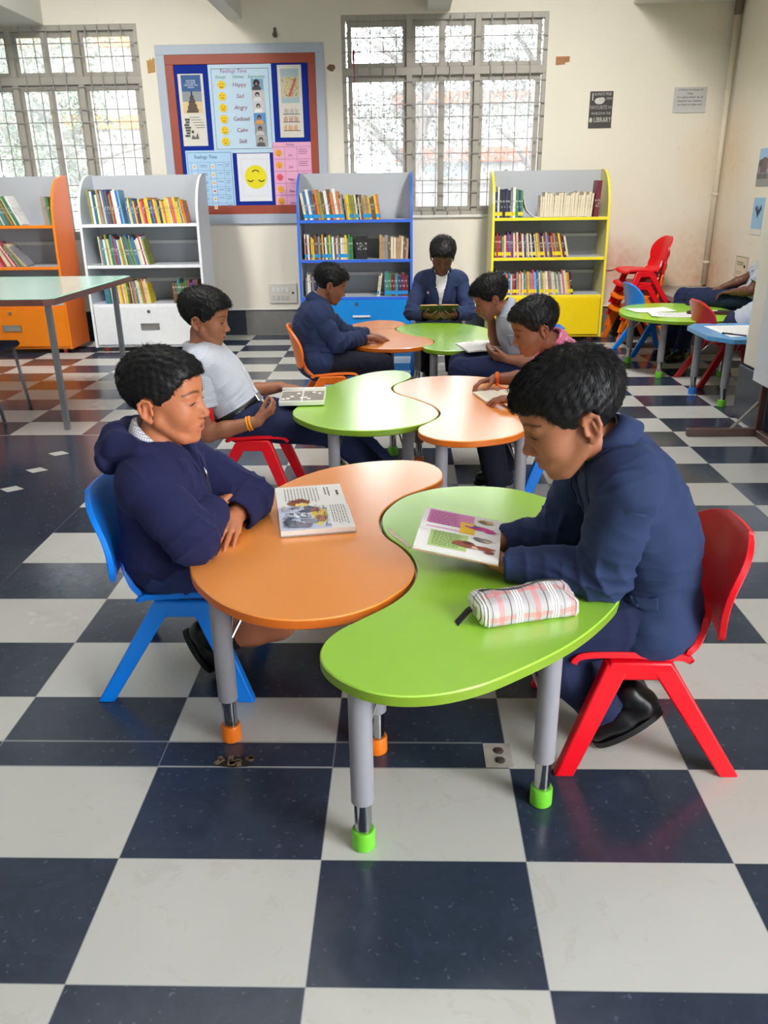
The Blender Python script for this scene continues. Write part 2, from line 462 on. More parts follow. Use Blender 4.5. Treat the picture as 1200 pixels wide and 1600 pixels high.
# ================================================================ outdoors, seen through the glass
yard = mat('yard_ground', (120, 118, 112), .9)
mb = MB(); mb.bb((-25, WY+0.3, -0.3), (25, 40, -0.12)); tag(build(mb, 'ground', yard), kind='structure')
compound = MB(); compound.bb((-25, 16.0, -.12), (25, 16.25, 1.5), 0); compound.bb((-25, 15.9, 1.5), (25, 16.35, 1.62), 1)
struct(build(compound, 'wall_compound', [mat('compound_paint', (110, 110, 108), .8), mat('coping_paint', (100, 94, 88), .8)]))
def house(x, y, w, h, label, band):
    t = thing('house', label, 'house', (x, y, -.12))
    m1 = mat('house_wall', (130, 130, 128), .8); m2 = mat('house_band_%d' % band[0], band, .7); m3 = mat('house_glass', (90, 100, 110), .2)
    b = MB(); b.bb((x-w/2, y, -.12), (x+w/2, y+4, h)); build(b, 'wall', m1, t)
    b = MB(); b.bb((x-w/2-.15, y-.25, h*.62), (x+w/2+.15, y+.1, h*.62+.3)); build(b, 'balcony_band', m2, t)
    b = MB(); b.bb((x-w/2-.2, y-.2, h), (x+w/2+.2, y+4.2, h+.25)); build(b, 'roof', m2, t)
    for k in (-.28, .28):
        b = MB(); b.bb((x+w*k-.5, y-.02, .9), (x+w*k+.5, y+.05, 2.2)); build(b, 'window', m3, t)
    return t
house(-6.6, 20.0, 6.0, 4.6, 'white house with an orange band behind the left window', (190, 110, 20))
house(2.6, 19.0, 5.0, 3.2, 'white house with a brick red band behind the centre window', (150, 60, 36))
leaf_a = mat('leaf_pale', (76, 90, 66), .6, var=.35, scale=3); leaf_b = mat('leaf_grey', (74, 80, 72), .6, var=.3, scale=3); bark = mat('bark', (86, 80, 76), .9, var=.3, scale=9)
def tree(x, y, h, cr_, label, lm, nleaf, lean=0.0, low=.45):
    t = thing('tree', label, 'tree', (x, y, -.12))
    b = MB(); pts = [(x, y, -.15), (x+lean*.3, y, h*.3), (x+lean, y+.1, h*.62)]
    b.tube(pts, [.16, .13, .08], 10)
    for k in range(7):
        a = R.uniform(0, 2*PI); l = R.uniform(.5, 1.0)*cr_; s = Vector(pts[1]).lerp(Vector(pts[2]), R.uniform(.1, 1))
        e = s + Vector((math.cos(a)*l, math.sin(a)*l*.7, R.uniform(.3, 1.2)))
        b.tube([s, s.lerp(e, .5)+Vector((0, 0, .1)), e], [.06, .04, .015], 6)
    build(b, 'trunk', bark, t, smooth=True)
    rs = np.random.RandomState(int(abs(x*37+y*11)) % 9999)
    cl = [np.array((x+lean+rs.normal()*cr_*.5, y+rs.normal()*cr_*.4, h*(low + rs.rand()*(1.02-low)))) for _ in range(26)]
    c = np.array([cl[i % len(cl)] for i in range(nleaf)]) + rs.normal(size=(nleaf, 3))*cr_*.22
    d1 = rs.normal(size=(nleaf, 3)); d1 /= np.linalg.norm(d1, axis=1)[:, None]
    d2 = np.cross(d1, rs.normal(size=(nleaf, 3))); d2 /= np.linalg.norm(d2, axis=1)[:, None]
    L1 = (.030 + .030*rs.rand(nleaf))[:, None]; 
    v = np.stack([c-d1*L1, c+d2*L1*.42, c+d1*L1, c-d2*L1*.42], 1).reshape(-1, 3)
    f = np.arange(nleaf*4).reshape(-1, 4)
    mesh_obj('foliage', v, f, lm, t)
    return t
tree(-4.2, 11.0, 4.6, 1.3, 'leafy tree with a leaning trunk outside the left window', leaf_a, 8500, -.8, .35)
tree(-5.9, 12.4, 4.2, 1.1, 'smaller pale green tree left of the leaning tree', leaf_a, 6000, .3)
tree(0.2, 11.5, 4.8, 1.4, 'grey green tree outside the left of the centre window', leaf_b, 8500, .3, .4)
tree(2.2, 12.6, 4.9, 1.3, 'grey green tree with a bare trunk outside the right of the centre window', leaf_b, 7500, .2, .5)
# ================================================================ bean tables in interlocking pairs
def lam(name, rgb, rough=0.24):
    m = mat(name, rgb, rough, var=.03, scale=4, spec=.5, coat=1.0)
    m.node_tree.nodes['Principled BSDF'].inputs['Coat Roughness'].default_value = .25; m.node_tree.nodes['Principled BSDF'].inputs['Coat IOR'].default_value = 1.75
    return m
ORANGE_T = lam('orange_laminate', (255, 158, 68)); GREEN_T = lam('green_laminate', (164, 220, 66))
ORANGE_E = mat('orange_edge_band', (222, 112, 24), .4, var=.08, scale=20); GREEN_E = mat('green_edge_band', (124, 158, 34), .4, var=.08, scale=20)
LEG_G = mat('leg_grey_enamel', (146, 144, 150), .38, var=.05); CHROME = mat('chrome', (190, 190, 192), .14, 1.0, var=.03)
CAP_O = mat('orange_foot_plastic', (236, 120, 24), .4); CAP_G = mat('green_foot_plastic', (112, 200, 50), .4); CAP_B = mat('blue_foot_plastic', (30, 120, 215), .4)
SCREW = mat('steel_screw', (170, 170, 172), .3, 1.0)
TZ = 0.45
def inset(P, d):
    P = np.array(P); n = np.roll(P, -1, 0) - np.roll(P, 1, 0); n /= np.linalg.norm(n, axis=1)[:, None]
    area2 = (P[:, 0]*np.roll(P[:, 1], -1) - P[:, 1]*np.roll(P[:, 0], -1)).sum()
    nn = np.c_[-n[:, 1], n[:, 0]] * (1 if area2 > 0 else -1)
    return P + nn*d
def table_leg(parent, x, y, cap_m, brace=None, top=TZ-.028, mid=.125):
    m = MB(); m.lathe([(.0165, mid), (.0255, mid+.003), (.0255, top)], (x, y, 0), 20)
    lg = build(m, 'leg', LEG_G, parent); auto_smooth(lg)
    m = MB(); m.lathe([(.0195, .035), (.0195, mid+.004)], (x, y, 0), 18); auto_smooth(build(m, 'chrome_extension', CHROME, lg))
    m = MB(); m.lathe([(.024, .0), (.0265, .003), (.0265, .044), (.0245, .049), (.0, .05)], (x, y, 0), 20); auto_smooth(build(m, 'foot_cap', cap_m, lg))
    if brace:
        bx, by = brace; d = Vector((bx, by, 0)).normalized()
        m = MB()
        m.tube([(x+d.x*.025, y+d.y*.025, top-.13), (x+d.x*.14, y+d.y*.14, top-.006)], .004, 8)
        m.tube([(x+d.x*.025, y+d.y*.025, top-.13), (x+d.x*.055, y+d.y*.055, top-.006)], .003, 8)
        m.lathe([(.006, -.004), (.007, .0), (.005, .006)], (x+d.x*.026, y+d.y*.026, top-.13), 10)
        build(m, 'brace', SCREW, lg)
    return lg
def bean_table(outline, top_m, edge_m, cap_m, legs, label, group=None, z=TZ):
    P = inset(crom(outline, 7), .0035)
    c = P.mean(0)
    t = thing('bean_table', label, 'table', (c[0], c[1], 0), group)
    n = len(P)
    m = MB(); rings = [(inset(P, .003), z), (P, z-.003), (P, z-.024), (inset(P, .004), z-.028)]
    for ring, zz in rings: m.v += [(q[0], q[1], zz) for q in ring]
    m.f.append(tuple(range(n))); m.mi.append(0)
    for k in range(3):
        for i in range(n):
            j = (i+1) % n; m.f.append((k*n+i, k*n+j, (k+1)*n+j, (k+1)*n+i)); m.mi.append(0 if k == 0 else 1)
    m.f.append(tuple(range(3*n, 4*n))[::-1]); m.mi.append(1)
    auto_smooth(build(m, 'tabletop', [top_m, edge_m], t), .7)
    for (x, y) in legs:
        table_leg(t, x, y, cap_m, (c[0]-x, c[1]-y))
    return t
fo = [(-.394, .27), (-.404, .345), (-.375, .53), (-.29, .765), (-.213, .925), (-.116, 1.047), (.017, 1.128), (.157, 1.158), (.255, 1.138), (.31, 1.065), (.322, .985), (.305, .915), (.252, .846), (.178, .766), (.127, .66), (.113, .565), (.133, .455), (.178, .375), (.207, .3), (.215, .23), (.198, .148), (.158, .079), (.106, .021), (.04, -.02), (-.039, -.04), (-.114, -.036), (-.184, -.01), (-.252, .037), (-.31, .1), (-.362, .18)]
fg = [(.113, .565), (.127, .66), (.178, .766), (.254, .834), (.335, .868), (.437, .874), (.54, .848), (.63, .775), (.69, .68), (.735, .54), (.757, .37), (.752, .24), (.732, .14), (.7, .053), (.654, -.02), (.59, -.1), (.52, -.17), (.433, -.24), (.345, -.3), (.262, -.334), (.182, -.343), (.113, -.327), (.055, -.288), (.016, -.238), (.0, -.185), (.008, -.127), (.037, -.076), (.09, -.02), (.15, .045), (.193, .12), (.214, .215), (.207, .3), (.178, .375), (.133, .455)]
mg = [(-.323, 1.869), (-.315, 1.95), (-.298, 2.06), (-.237, 2.295), (-.145, 2.5), (-.05, 2.65), (.04, 2.732), (.142, 2.757), (.21, 2.69), (.222, 2.58), (.178, 2.47), (.13, 2.375), (.126, 2.29), (.154, 2.2), (.235, 2.09), (.31, 1.965), (.34, 1.85), (.327, 1.755), (.283, 1.67), (.206, 1.602), (.1, 1.556), (-.005, 1.548), (-.114, 1.579), (-.2, 1.64), (-.258, 1.712), (-.302, 1.785)]
mo = [(.126, 2.29), (.13, 2.375), (.178, 2.47), (.26, 2.562), (.383, 2.604), (.518, 2.6), (.64, 2.545), (.73, 2.43), (.785, 2.26), (.795, 2.05), (.78, 1.85), (.745, 1.69), (.691, 1.555), (.615, 1.455), (.508, 1.4), (.406, 1.385), (.307, 1.422), (.247, 1.5), (.24, 1.592), (.283, 1.67), (.327, 1.755), (.34, 1.85), (.31, 1.965), (.235, 2.09), (.154, 2.2)]
bo = [(-.3, 3.93), (-.293, 4.1), (-.25, 4.3), (-.155, 4.51), (-.021, 4.618), (.115, 4.585), (.195, 4.45), (.175, 4.36), (.128, 4.26), (.125, 4.16), (.15, 4.06), (.225, 3.935), (.325, 3.825), (.378, 3.7), (.36, 3.565), (.295, 3.475), (.2, 3.42), (.1, 3.405), (-.025, 3.43), (-.14, 3.515), (-.23, 3.63), (-.28, 3.77)]
bgp = [(.125, 4.16), (.128, 4.26), (.175, 4.36), (.235, 4.425), (.34, 4.47), (.47, 4.468), (.6, 4.42), (.7, 4.325), (.775, 4.18), (.81, 4.0), (.8, 3.8), (.77, 3.62), (.73, 3.46), (.65, 3.355), (.53, 3.315), (.413, 3.327), (.325, 3.39), (.3, 3.49), (.36, 3.565), (.378, 3.7), (.325, 3.825), (.225, 3.935), (.15, 4.06)]
ft_o = bean_table(fo, ORANGE_T, ORANGE_E, CAP_O, [(-.282, .118), (.112, .07), (-.12, .93), (.2, 1.06)], 'orange bean-shaped table nearest the camera, with an open storybook on it')
ft_g = bean_table(fg, GREEN_T, GREEN_E, CAP_G, [(.092, -.262), (.51, -.120), (.25, .72), (.63, .62)], 'lime green bean-shaped table nearest the camera, carrying the tartan pencil case')
mt_g = bean_table(mg, GREEN_T, GREEN_E, CAP_G, [(-.121, 1.68), (.2, 1.70), (-.15, 2.35), (.12, 2.64)], 'lime green bean-shaped table in the middle pair, beside the boy in a checked shirt')
mt_o = bean_table(mo, ORANGE_T, ORANGE_E, CAP_O, [(.335, 1.46), (.672, 1.58), (.26, 2.45), (.62, 2.43)], 'orange bean-shaped table in the middle pair, in front of the boy in pink')
bt_o = bean_table(bo, ORANGE_T, ORANGE_E, CAP_O, [(-.079, 3.55), (.05, 3.60), (-.14, 4.35), (.08, 4.45)], 'orange bean-shaped table in the far pair, in front of the blue bookcase')
bt_g = bean_table(bgp, GREEN_T, GREEN_E, CAP_G, [(.37, 3.43), (.50, 3.42), (.28, 4.35), (.68, 4.2)], 'lime green bean-shaped table in the far pair, with a white book resting on its edge')
# chipped laminate on the edge of the nearest green table
chip = MB()
cp = [(.127, .500), (.143, .452), (.173, .398), (.189, .366), (.199, .372), (.187, .402), (.170, .436), (.158, .455), (.150, .482), (.140, .498)]
chip.prism([(x+.006, y) for x, y in cp], TZ+.0004, TZ+.0014)
build(chip, 'chipped_laminate', mat('bare_board', (226, 214, 190), .8, var=.25, scale=60), ft_g)

# ================================================================ moulded plastic chairs
def plast(name, rgb): return mat(name, rgb, .34, var=.03, spec=.5)
C_RED = plast('red_plastic', (232, 8, 30)); C_BLUE = plast('blue_plastic', (4, 128, 236)); C_ORANGE = plast('orange_plastic', (246, 120, 22)); C_DRED = plast('dark_red_plastic', (200, 20, 32))
def shell(P, th):
    """closed thin shell from a grid of points"""
    a = len(P); b = len(P[0]); A = np.array(P, float)
    gx = np.gradient(A, axis=0); gy = np.gradient(A, axis=1)
    n = np.cross(gx, gy); n /= np.linalg.norm(n, axis=2)[:, :, None] + 1e-9
    B = A - n*th
    m = MB(); m.v = [tuple(q) for q in A.reshape(-1, 3)] + [tuple(q) for q in B.reshape(-1, 3)]
    o = a*b
    for i in range(a-1):
        for j in range(b-1):
            q = (i*b+j, (i+1)*b+j, (i+1)*b+j+1, i*b+j+1)
            m.f.append(q); m.f.append(tuple(o+k for k in q[::-1]))
    for i in range(a-1):
        m.f.append((i*b, o+i*b, o+(i+1)*b, (i+1)*b)); k = b-1; m.f.append((i*b+k, (i+1)*b+k, o+(i+1)*b+k, o+i*b+k))
    for j in range(b-1):
        m.f.append((j, j+1, o+j+1, o+j)); k = (a-1)*b; m.f.append((k+j, o+k+j, o+k+j+1, k+j+1))
    m.mi = [0]*len(m.f)
    return m
CHAIR_MESH = {}
def chair_parts():
    if CHAIR_MESH: return CHAIR_MESH
    # seat: profile in (x, z) from the front lip back and up to the waist; x forward
    prof = crom([(.185, .286), (.165, .303), (.06, .305), (-.05, .298), (-.10, .303), (-.138, .328), (-.156, .365), (-.164, .40)], 4, False)
    P = []
    for k, (x, z) in enumerate(prof):
        t = k/(len(prof)-1); w = .168 if t < .55 else .168 - .045*((t-.55)/.45)**.7
        row = []
        for j in range(13):
            s = -1 + 2*j/12
            e = abs(s)**3
            row.append((x + (.028*e if t > .6 else 0), s*w, z + (.012*e if t < .5 else .012*e*(1-t)) - .006*(1-s*s)))
        P.append(row)
    CHAIR_MESH['seat'] = shell(P, .016)
    # backrest: wider shell with rounded upper corners, wrapping forward at the sides
    P = []
    for t in (0, .04, .10, .2, .3, .4, .5, .6, .68, .75, .81, .86, .90, .935, .96, .98, .993, 1.0):
        z = .362 + .248*t
        x = -.168 - .040*t - .010*t*t
        w = .176 + .014*math.sin(PI*min(1, t*1.1))
        if t > .5: w *= max(.42, (1-((t-.5)/.5)**2.7)**(1/2.7)) if t < 1 else .42
        if t < .10: w *= .90 + 1.0*t
        row = []
        for j in range(17):
            s = -1 + 2*j/16
            row.append((x + .050*(s*w/.185)**2*(.6+.4*math.sin(PI*t)) - .004*max(0, t-.93)/.07, s*w, z))
        P.append(row)
    CHAIR_MESH['backrest'] = shell(P, -.016)
    for sy in (-1, 1):
        for nm, xa, xf in (('front', .085, .205), ('rear', -.015, -.205)):
            m = MB(); ax, ay, az = xa, sy*.160, .306; fx, fy = xf, sy*.196
            sg = 1 if xf > 0 else -1
            top = [(ax-.030, ay-.017, az), (ax+.030, ay-.017, az), (ax+.030, ay+.017, az), (ax-.030, ay+.017, az)]
            bot = [(fx-.026, fy-.015, 0), (fx+.022, fy-.015, 0), (fx+.022, fy+.015, 0), (fx-.026, fy+.015, 0)]
            m.add(bot+top, [(3, 2, 1, 0), (4, 5, 6, 7), (0, 1, 5, 4), (1, 2, 6, 5), (2, 3, 7, 6), (3, 0, 4, 7)])
            CHAIR_MESH[('leg', nm, sy)] = m
        m = MB(); m.prism([(.126, .270), (.106, .311), (-.040, .311), (-.064, .270), (-.02, .262), (.085, .262)], sy*.160-.019, sy*.160+.019, fn=lambda x, y, z: (x, z, y))
        CHAIR_MESH[('rail', sy)] = m
    return CHAIR_MESH
def chair(loc, rz, m, label, group=None, tilt=None, name='classroom_chair'):
    D = chair_parts()
    t = thing(name, label, 'chair', loc, group)
    def put(src, nm, par):
        q = MB(); q.v = list(src.v); q.f = list(src.f); q.mi = list(src.mi)
        if tilt is not None: q.v = [tuple(tilt @ Vector(v)) for v in q.v]
        placed(q, loc, rz)
        o = build(q, nm, m, par)
        md = o.modifiers.new('bevel', 'BEVEL'); md.width = .005; md.segments = 2; md.limit_method = 'ANGLE'; md.angle_limit = .7
        auto_smooth(o, .9)
        return o
    s = put(D['seat'], 'seat', t); put(D['backrest'], 'backrest', t)
    for sy in (-1, 1):
        put(D[('rail', sy)], 'side_rail', s)
        for nm in ('front', 'rear'): put(D[('leg', nm, sy)], 'leg', t)
    return t
chA = chair((.785, .180, 0), PI, C_RED, 'red chair of the boy in the blue blazer nearest the camera')
chB = chair((-.475, .490, 0), 0, C_BLUE, 'bright blue chair of the boy in the navy hoodie')
chC = chair((-.545, 2.05, 0), .0, C_RED, 'red chair of the boy leaning back in a checked shirt')
chD = chair((-.315, 3.42, 0), .12, C_ORANGE, 'orange chair of the boy in a blazer beside the far orange table')
chE = chair((.44, 4.92, 0), -PI/2, C_BLUE, 'blue chair of the boy in a blazer facing the camera')
chF = chair((.90, 3.25, 0), PI, C_BLUE, 'blue chair of the boy resting his chin on his hand')
chG = chair((.925, 2.02, 0), PI, C_BLUE, 'blue chair of the boy in the pink shirt')
# right-hand corner
chR = chair((2.33, 5.62, 0), .15, C_BLUE, 'empty blue chair behind the lime table by the corner ledge')
chJ = chair((2.52, 4.42, 0), .1, C_DRED, 'red chair behind the small blue table, beside the pillar')
# stacked chairs in the corner behind the yellow bookcase
def stacked(k, m, label, x=2.36, y=6.22):
    return chair((x+.012*k, y-.006*k, .115*k), PI+.1, m, label, 'stack of chairs beside the yellow bookcase')
stk = [(C_ORANGE, 'orange chair at the bottom of the corner stack'), (C_ORANGE, 'orange chair second from the bottom of the corner stack'), (C_RED, 'red chair second from the top of the corner stack'), (C_RED, 'red chair on top of the corner stack')]
for k, (m, lb) in enumerate(stk): stacked(k, m, lb)

# ================================================================ bookcases
GREYB = mat('bookcase_grey_board', (186, 190, 196), .5, var=.03, scale=3)
def bookcase(x0, x1, yf, edge_rgb, front_rgb, label, drawer_style, side_rgb=None, rot=0):
    w = x1-x0; h = 1.535; d = .44; yb = yf+d
    t = thing('bookcase', label, 'bookcase', ((x0+x1)/2, (yf+yb)/2, 0))
    edge = mat('bookcase_edge_%d_%d_%d' % edge_rgb, edge_rgb, .35); front = mat('bookcase_front_%d_%d_%d' % front_rgb, front_rgb, .35)
    side = mat('bookcase_side_%d_%d_%d' % side_rgb, side_rgb, .4) if side_rgb else GREYB
    # side panels: straight up, then sweeping back to a rounded top
    pr = [(yb, .045), (yf, .045), (yf, .60)]
    pr += [(yf + .02*((k/4)**2), .60 + .55*k/4) for k in range(1, 5)]
    pr += [(yf+.02 + (d-.10)*(1-math.cos(a)), 1.15 + (h-1.15)*math.sin(a)) for a in [PI/2*k/12 for k in range(1, 13)]]
    pr += [(yb, h)]
    for xa in (x0, x1-.022):
        m = MB(); m.prism(pr, xa, xa+.022, 0, fn=lambda a, b, c: (c, a, b))
        m.mi = [(0 if k % (len(pr)+2) < 2 else 1) for k in range(len(m.f))]
        o = build(m, 'side_panel', [side, edge], t)
    m = MB(); m.bb((x0+.02, yb-.012, .045), (x1-.02, yb, h-.004)); build(m, 'back_panel', GREYB, t)
    shelves = [.435, .775, 1.125]
    for k, z in enumerate(shelves):
        m = MB(); m.bb((x0+.022, yf+.022, z-.024), (x1-.022, yb-.012, z), 0); m.bb((x0+.022, yf+.018-.003, z-.026), (x1-.022, yf+.024, z+.001), 1, bev=.002)
        build(m, 'shelf', [GREYB, edge], t)
    for z in (.60, .94):
        m = MB(); m.bb((x0+.022, yb-.045, z), (x1-.022, yb-.02, z+.028)); build(m, 'back_rail', mat('rail_pale', (226, 226, 224), .5), t)
    m = MB(); m.bb((x0+.022, yf+.02, .045), (x1-.022, yb-.012, .065)); build(m, 'bottom_board', front, t)
    m = MB(); m.bb((x0+.026, yf+.004, .068), (x1-.026, yf+.021, .408), bev=.003)
    dr = build(m, 'drawer_front' if drawer_style else 'cupboard_door', front, t)
    cx = (x0+x1)/2 + (.0 if drawer_style else .0)
    m = MB(); m.lathe([(.0, -.004), (.014, -.004), (.016, .0), (.016, .006)], (cx, yf+.002, .37), 16, axis='y'); m.box((cx, yf-.003, .37), (.0015, .002, .006), 1)
    build(m, 'lock', [SCREW, mat('keyhole_black', (20, 20, 20), .5)], dr)
    m = MB()
    if drawer_style == 2:
        m.bb((cx-.04, yf-.012, .245), (cx+.13, yf+.006, .265), bev=.004)
        hm = mat('handle_white', (228, 228, 226), .3)
    else:
        m.bb((cx-.08, yf-.002, .215), (cx+.08, yf+.006, .26), 0); m.bb((cx-.085, yf-.006, .255), (cx+.085, yf+.004, .264), 0); m.bb((cx-.085, yf-.006, .211), (cx+.085, yf+.004, .218), 0); m.bb((cx-.085, yf-.006, .211), (cx-.077, yf+.004, .264), 0); m.bb((cx+.077, yf-.006, .211), (cx+.085, yf+.004, .264), 0)
        hm = mat('handle_alu', (176, 176, 170), .35, .8)
    build(m, 'handle', hm, dr)
    for xa in (x0+.09, x1-.09):
        for ya in (yf+.06, yb-.06):
            m = MB(); m.lathe([(.018, -.012), (.022, -.009), (.022, .009), (.018, .012)], (xa, ya, .0225), 14, axis='x'); m.bb((xa-.016, ya-.014, .03), (xa+.016, ya+.014, .05), 1)
            auto_smooth(build(m, 'caster', [mat('caster_red', (200, 50, 40), .5), SCREW], t))
    return t
BC = [dict(x0=-3.95, x1=-2.885, yf=5.77, e=(240, 130, 22), f=(238, 132, 8), s=(250, 130, 50), l='orange bookcase behind the mint-topped table', st=1, nm='orange'),
      dict(x0=-2.69, x1=-1.625, yf=5.83, e=(238, 240, 242), f=(232, 234, 236), s=(214, 220, 228), l='white bookcase below the notice board', st=1, nm='white'),
      dict(x0=-.805, x1=.262, yf=6.20, e=(60, 110, 220), f=(20, 140, 222), s=(196, 206, 222), l='bright blue bookcase under the centre window', st=2, nm='blue'),
      dict(x0=.992, x1=2.06, yf=6.20, e=(246, 226, 50), f=(246, 212, 8), s=(224, 214, 150), l='yellow bookcase right of the centre window', st=1, nm='yellow')]
for b in BC: bookcase(b['x0'], b['x1'], b['yf'], b['e'], b['f'], b['l'], b['st'], b['s'])

# ---- books: every book a thing, with cover and page block
COVERS = {'cream': (222, 210, 178), 'white': (230, 230, 226), 'tan': (176, 146, 108), 'brown': (112, 84, 62), 'black': (38, 38, 42), 'dark blue': (40, 56, 110), 'blue': (66, 112, 168), 'sky blue': (120, 180, 214), 'green': (70, 130, 74), 'olive': (146, 148, 70), 'yellow': (226, 198, 60), 'orange': (214, 122, 60), 'red': (176, 54, 52), 'maroon': (112, 34, 48), 'purple': (110, 60, 120), 'pink': (214, 110, 140), 'grey': (140, 142, 146), 'teal': (70, 132, 136)}
PAGES = mat('book_pages', (226, 216, 192), .8, var=.12, scale=90)
def cover_mat(cn, band):
    key = 'cover_%s_%s' % (cn.replace(' ', '_'), band)
    if key in MATS: return MATS[key]
    m, nt, p = newmat(key); L = nt.links
    c = srgb(*COVERS[cn])
    tc = N(nt, 'ShaderNodeTexCoord'); sp = N(nt, 'ShaderNodeSeparateXYZ'); L.new(tc.outputs['Object'], sp.inputs[0]); z = sp.outputs[2]
    nz = N(nt, 'ShaderNodeTexNoise'); nz.inputs['Scale'].default_value = 60; nz.inputs['Detail'].default_value = 5; L.new(tc.outputs['Object'], nz.inputs[0])
    col = mixc(nt, nz.outputs[0], tuple(x*.75 for x in c), tuple(min(1, x*1.25+.01) for x in c))
    # a printed title block on the spine and, on library copies, a coloured sticker near the foot
    ti = math_node(nt, 'MULTIPLY', math_node(nt, 'GREATER_THAN', z, .085), math_node(nt, 'LESS_THAN', z, .15))
    ti = math_node(nt, 'MULTIPLY', ti, math_node(nt, 'GREATER_THAN', nz.outputs[0], .55))
    lum = .3*c[0]+.6*c[1]+.1*c[2]
    col = mixc(nt, math_node(nt, 'MULTIPLY', ti, .42), col, (.9, .88, .8) if lum < .25 else (.08, .06, .06))
    if band:
        bc = dict(b=srgb(40, 150, 214), y=srgb(240, 214, 40))[band]
        bd = math_node(nt, 'MULTIPLY', math_node(nt, 'GREATER_THAN', z, .018), math_node(nt, 'LESS_THAN', z, .05))
        col = mixc(nt, bd, col, bc)
    L.new(col, p.inputs['Base Color']); p.inputs['Roughness'].default_value = .42
    MATS[key] = m
    return m
ORD = ['first', 'second', 'third', 'fourth', 'fifth', 'sixth', 'seventh', 'eighth', 'ninth', 'tenth', 'eleventh', 'twelfth', 'thirteenth', 'fourteenth', 'fifteenth', 'sixteenth', 'seventeenth', 'eighteenth', 'nineteenth', 'twentieth']
BOOKS = []
def book(x, yf, z, th, h, d, lean, cn, band, info, pages_out=False):
    BOOKS.append((x, yf, z, th, h, d, lean, cn, band, info, pages_out))
def book_row(xa, xb, yf, z, cols, hh, lean0, lean1, shelf, band=None, thr=(.010, .021), pages=0.0, maxn=60):
    """fills a shelf from xa to xb; books lean to the left by lean (radians)"""
    x = xa; k = 0
    while x < xb - .01 and k < maxn:
        th = R.uniform(*thr); h = hh*R.uniform(.86, 1.06); ln = lean0 + (lean1-lean0)*(x-xa)/max(.01, xb-xa) + R.uniform(-.015, .015)
        cn = cols[int(R.random()*len(cols))]
        po = R.random() < pages
        book(x, yf + R.uniform(0, .012), z, th, h, R.uniform(.15, .18), ln, 'cream' if po and R.random() < .6 else cn, band if R.random() < .75 and not po else None, shelf, po)
        x += th/math.cos(ln) + .0012; k += 1
mixed = ['white', 'grey', 'blue', 'dark blue', 'tan', 'cream', 'olive', 'red', 'brown', 'green', 'sky blue']
bright = ['yellow', 'yellow', 'red', 'blue', 'pink', 'orange', 'dark blue', 'cream', 'yellow']
dull = ['tan', 'cream', 'brown', 'grey', 'olive', 'tan', 'white']
dark = ['black', 'dark blue', 'grey', 'maroon', 'brown', 'white', 'black']
lively = ['purple', 'maroon', 'blue', 'green', 'yellow', 'orange', 'white', 'cream', 'teal', 'brown', 'olive']
o_, w_, b_, y_ = BC
# orange bookcase
book_row(-3.50, -3.02, o_['yf']+.05, 1.125, ['cream', 'green', 'olive', 'white', 'blue', 'brown', 'teal'], .25, .30, .50, ('top', 'orange'), maxn=18, thr=(.012, .02))
book_row(-2.985, -2.925, o_['yf']+.05, 1.125, ['cream', 'grey', 'tan', 'green'], .23, .04, .04, ('top', 'orange'), maxn=4)
book_row(-3.48, -3.16, o_['yf']+.05, .775, ['white', 'cream', 'red', 'grey', 'tan', 'green', 'pink'], .235, .35, .75, ('middle', 'orange'), maxn=16)
book_row(-3.75, -3.22, o_['yf']+.05, .435, dark, .2, .05, .1, ('bottom', 'orange'), maxn=20)
# white bookcase
book_row(-2.585, -2.27, w_['yf']+.05, 1.125, mixed, .275, .05, .12, ('top', 'white'), maxn=18)
book_row(-2.26, -1.69, w_['yf']+.05, 1.125, bright, .205, .10, .16, ('top', 'white'), maxn=32)
book_row(-2.55, -2.09, w_['yf']+.05, .775, ['olive', 'olive', 'cream', 'green', 'grey', 'blue', 'brown', 'teal', 'red', 'white'], .25, .04, .22, ('middle', 'white'), maxn=27)
book_row(-2.56, -2.09, w_['yf']+.05, .435, lively, .205, .03, .14, ('bottom', 'white'), maxn=26)
book_row(-1.93, -1.70, w_['yf']+.05, .435, ['purple', 'orange', 'green', 'teal', 'brown', 'purple'], .2, .0, .02, ('bottom', 'white'), maxn=11, thr=(.018, .026))
# blue bookcase
book_row(-.735, -.40, b_['yf']+.05, 1.125, ['cream', 'olive', 'white', 'orange', 'brown', 'grey', 'blue'], .26, .18, .13, ('top', 'blue'), 'b', maxn=17, thr=(.018, .03))
book_row(-.39, .07, b_['yf']+.05, 1.125, ['yellow', 'tan', 'brown', 'grey', 'cream', 'black', 'olive', 'orange'], .21, .11, .16, ('top', 'blue'), 'b', maxn=22)
book_row(-.75, -.27, b_['yf']+.05, .775, ['white', 'yellow', 'blue', 'green', 'brown', 'cream', 'teal', 'grey', 'maroon'], .215, .01, .03, ('middle', 'blue'), 'b', maxn=27)
book(-.265, b_['yf']+.05, .775, .10, .21, .16, 0, 'black', None, ('middle', 'blue'))
book_row(-.05, .225, b_['yf']+.05, .775, ['tan', 'brown', 'tan', 'grey', 'brown'], .21, .0, -.06, ('middle', 'blue'), None, maxn=13, thr=(.018, .028), pages=.4)
book_row(-.755, -.56, b_['yf']+.05, .435, dark, .2, .0, .04, ('bottom', 'blue'), maxn=10)
book_row(-.08, -.03, b_['yf']+.05, .435, ['yellow', 'cream'], .2, -.14, -.14, ('bottom', 'blue'), 'b', maxn=2)
book_row(-.005, .225, b_['yf']+.05, .435, ['maroon', 'teal', 'green', 'dark blue', 'orange', 'dark blue', 'red'], .215, .0, .0, ('bottom', 'blue'), 'b', maxn=9, thr=(.026, .036))
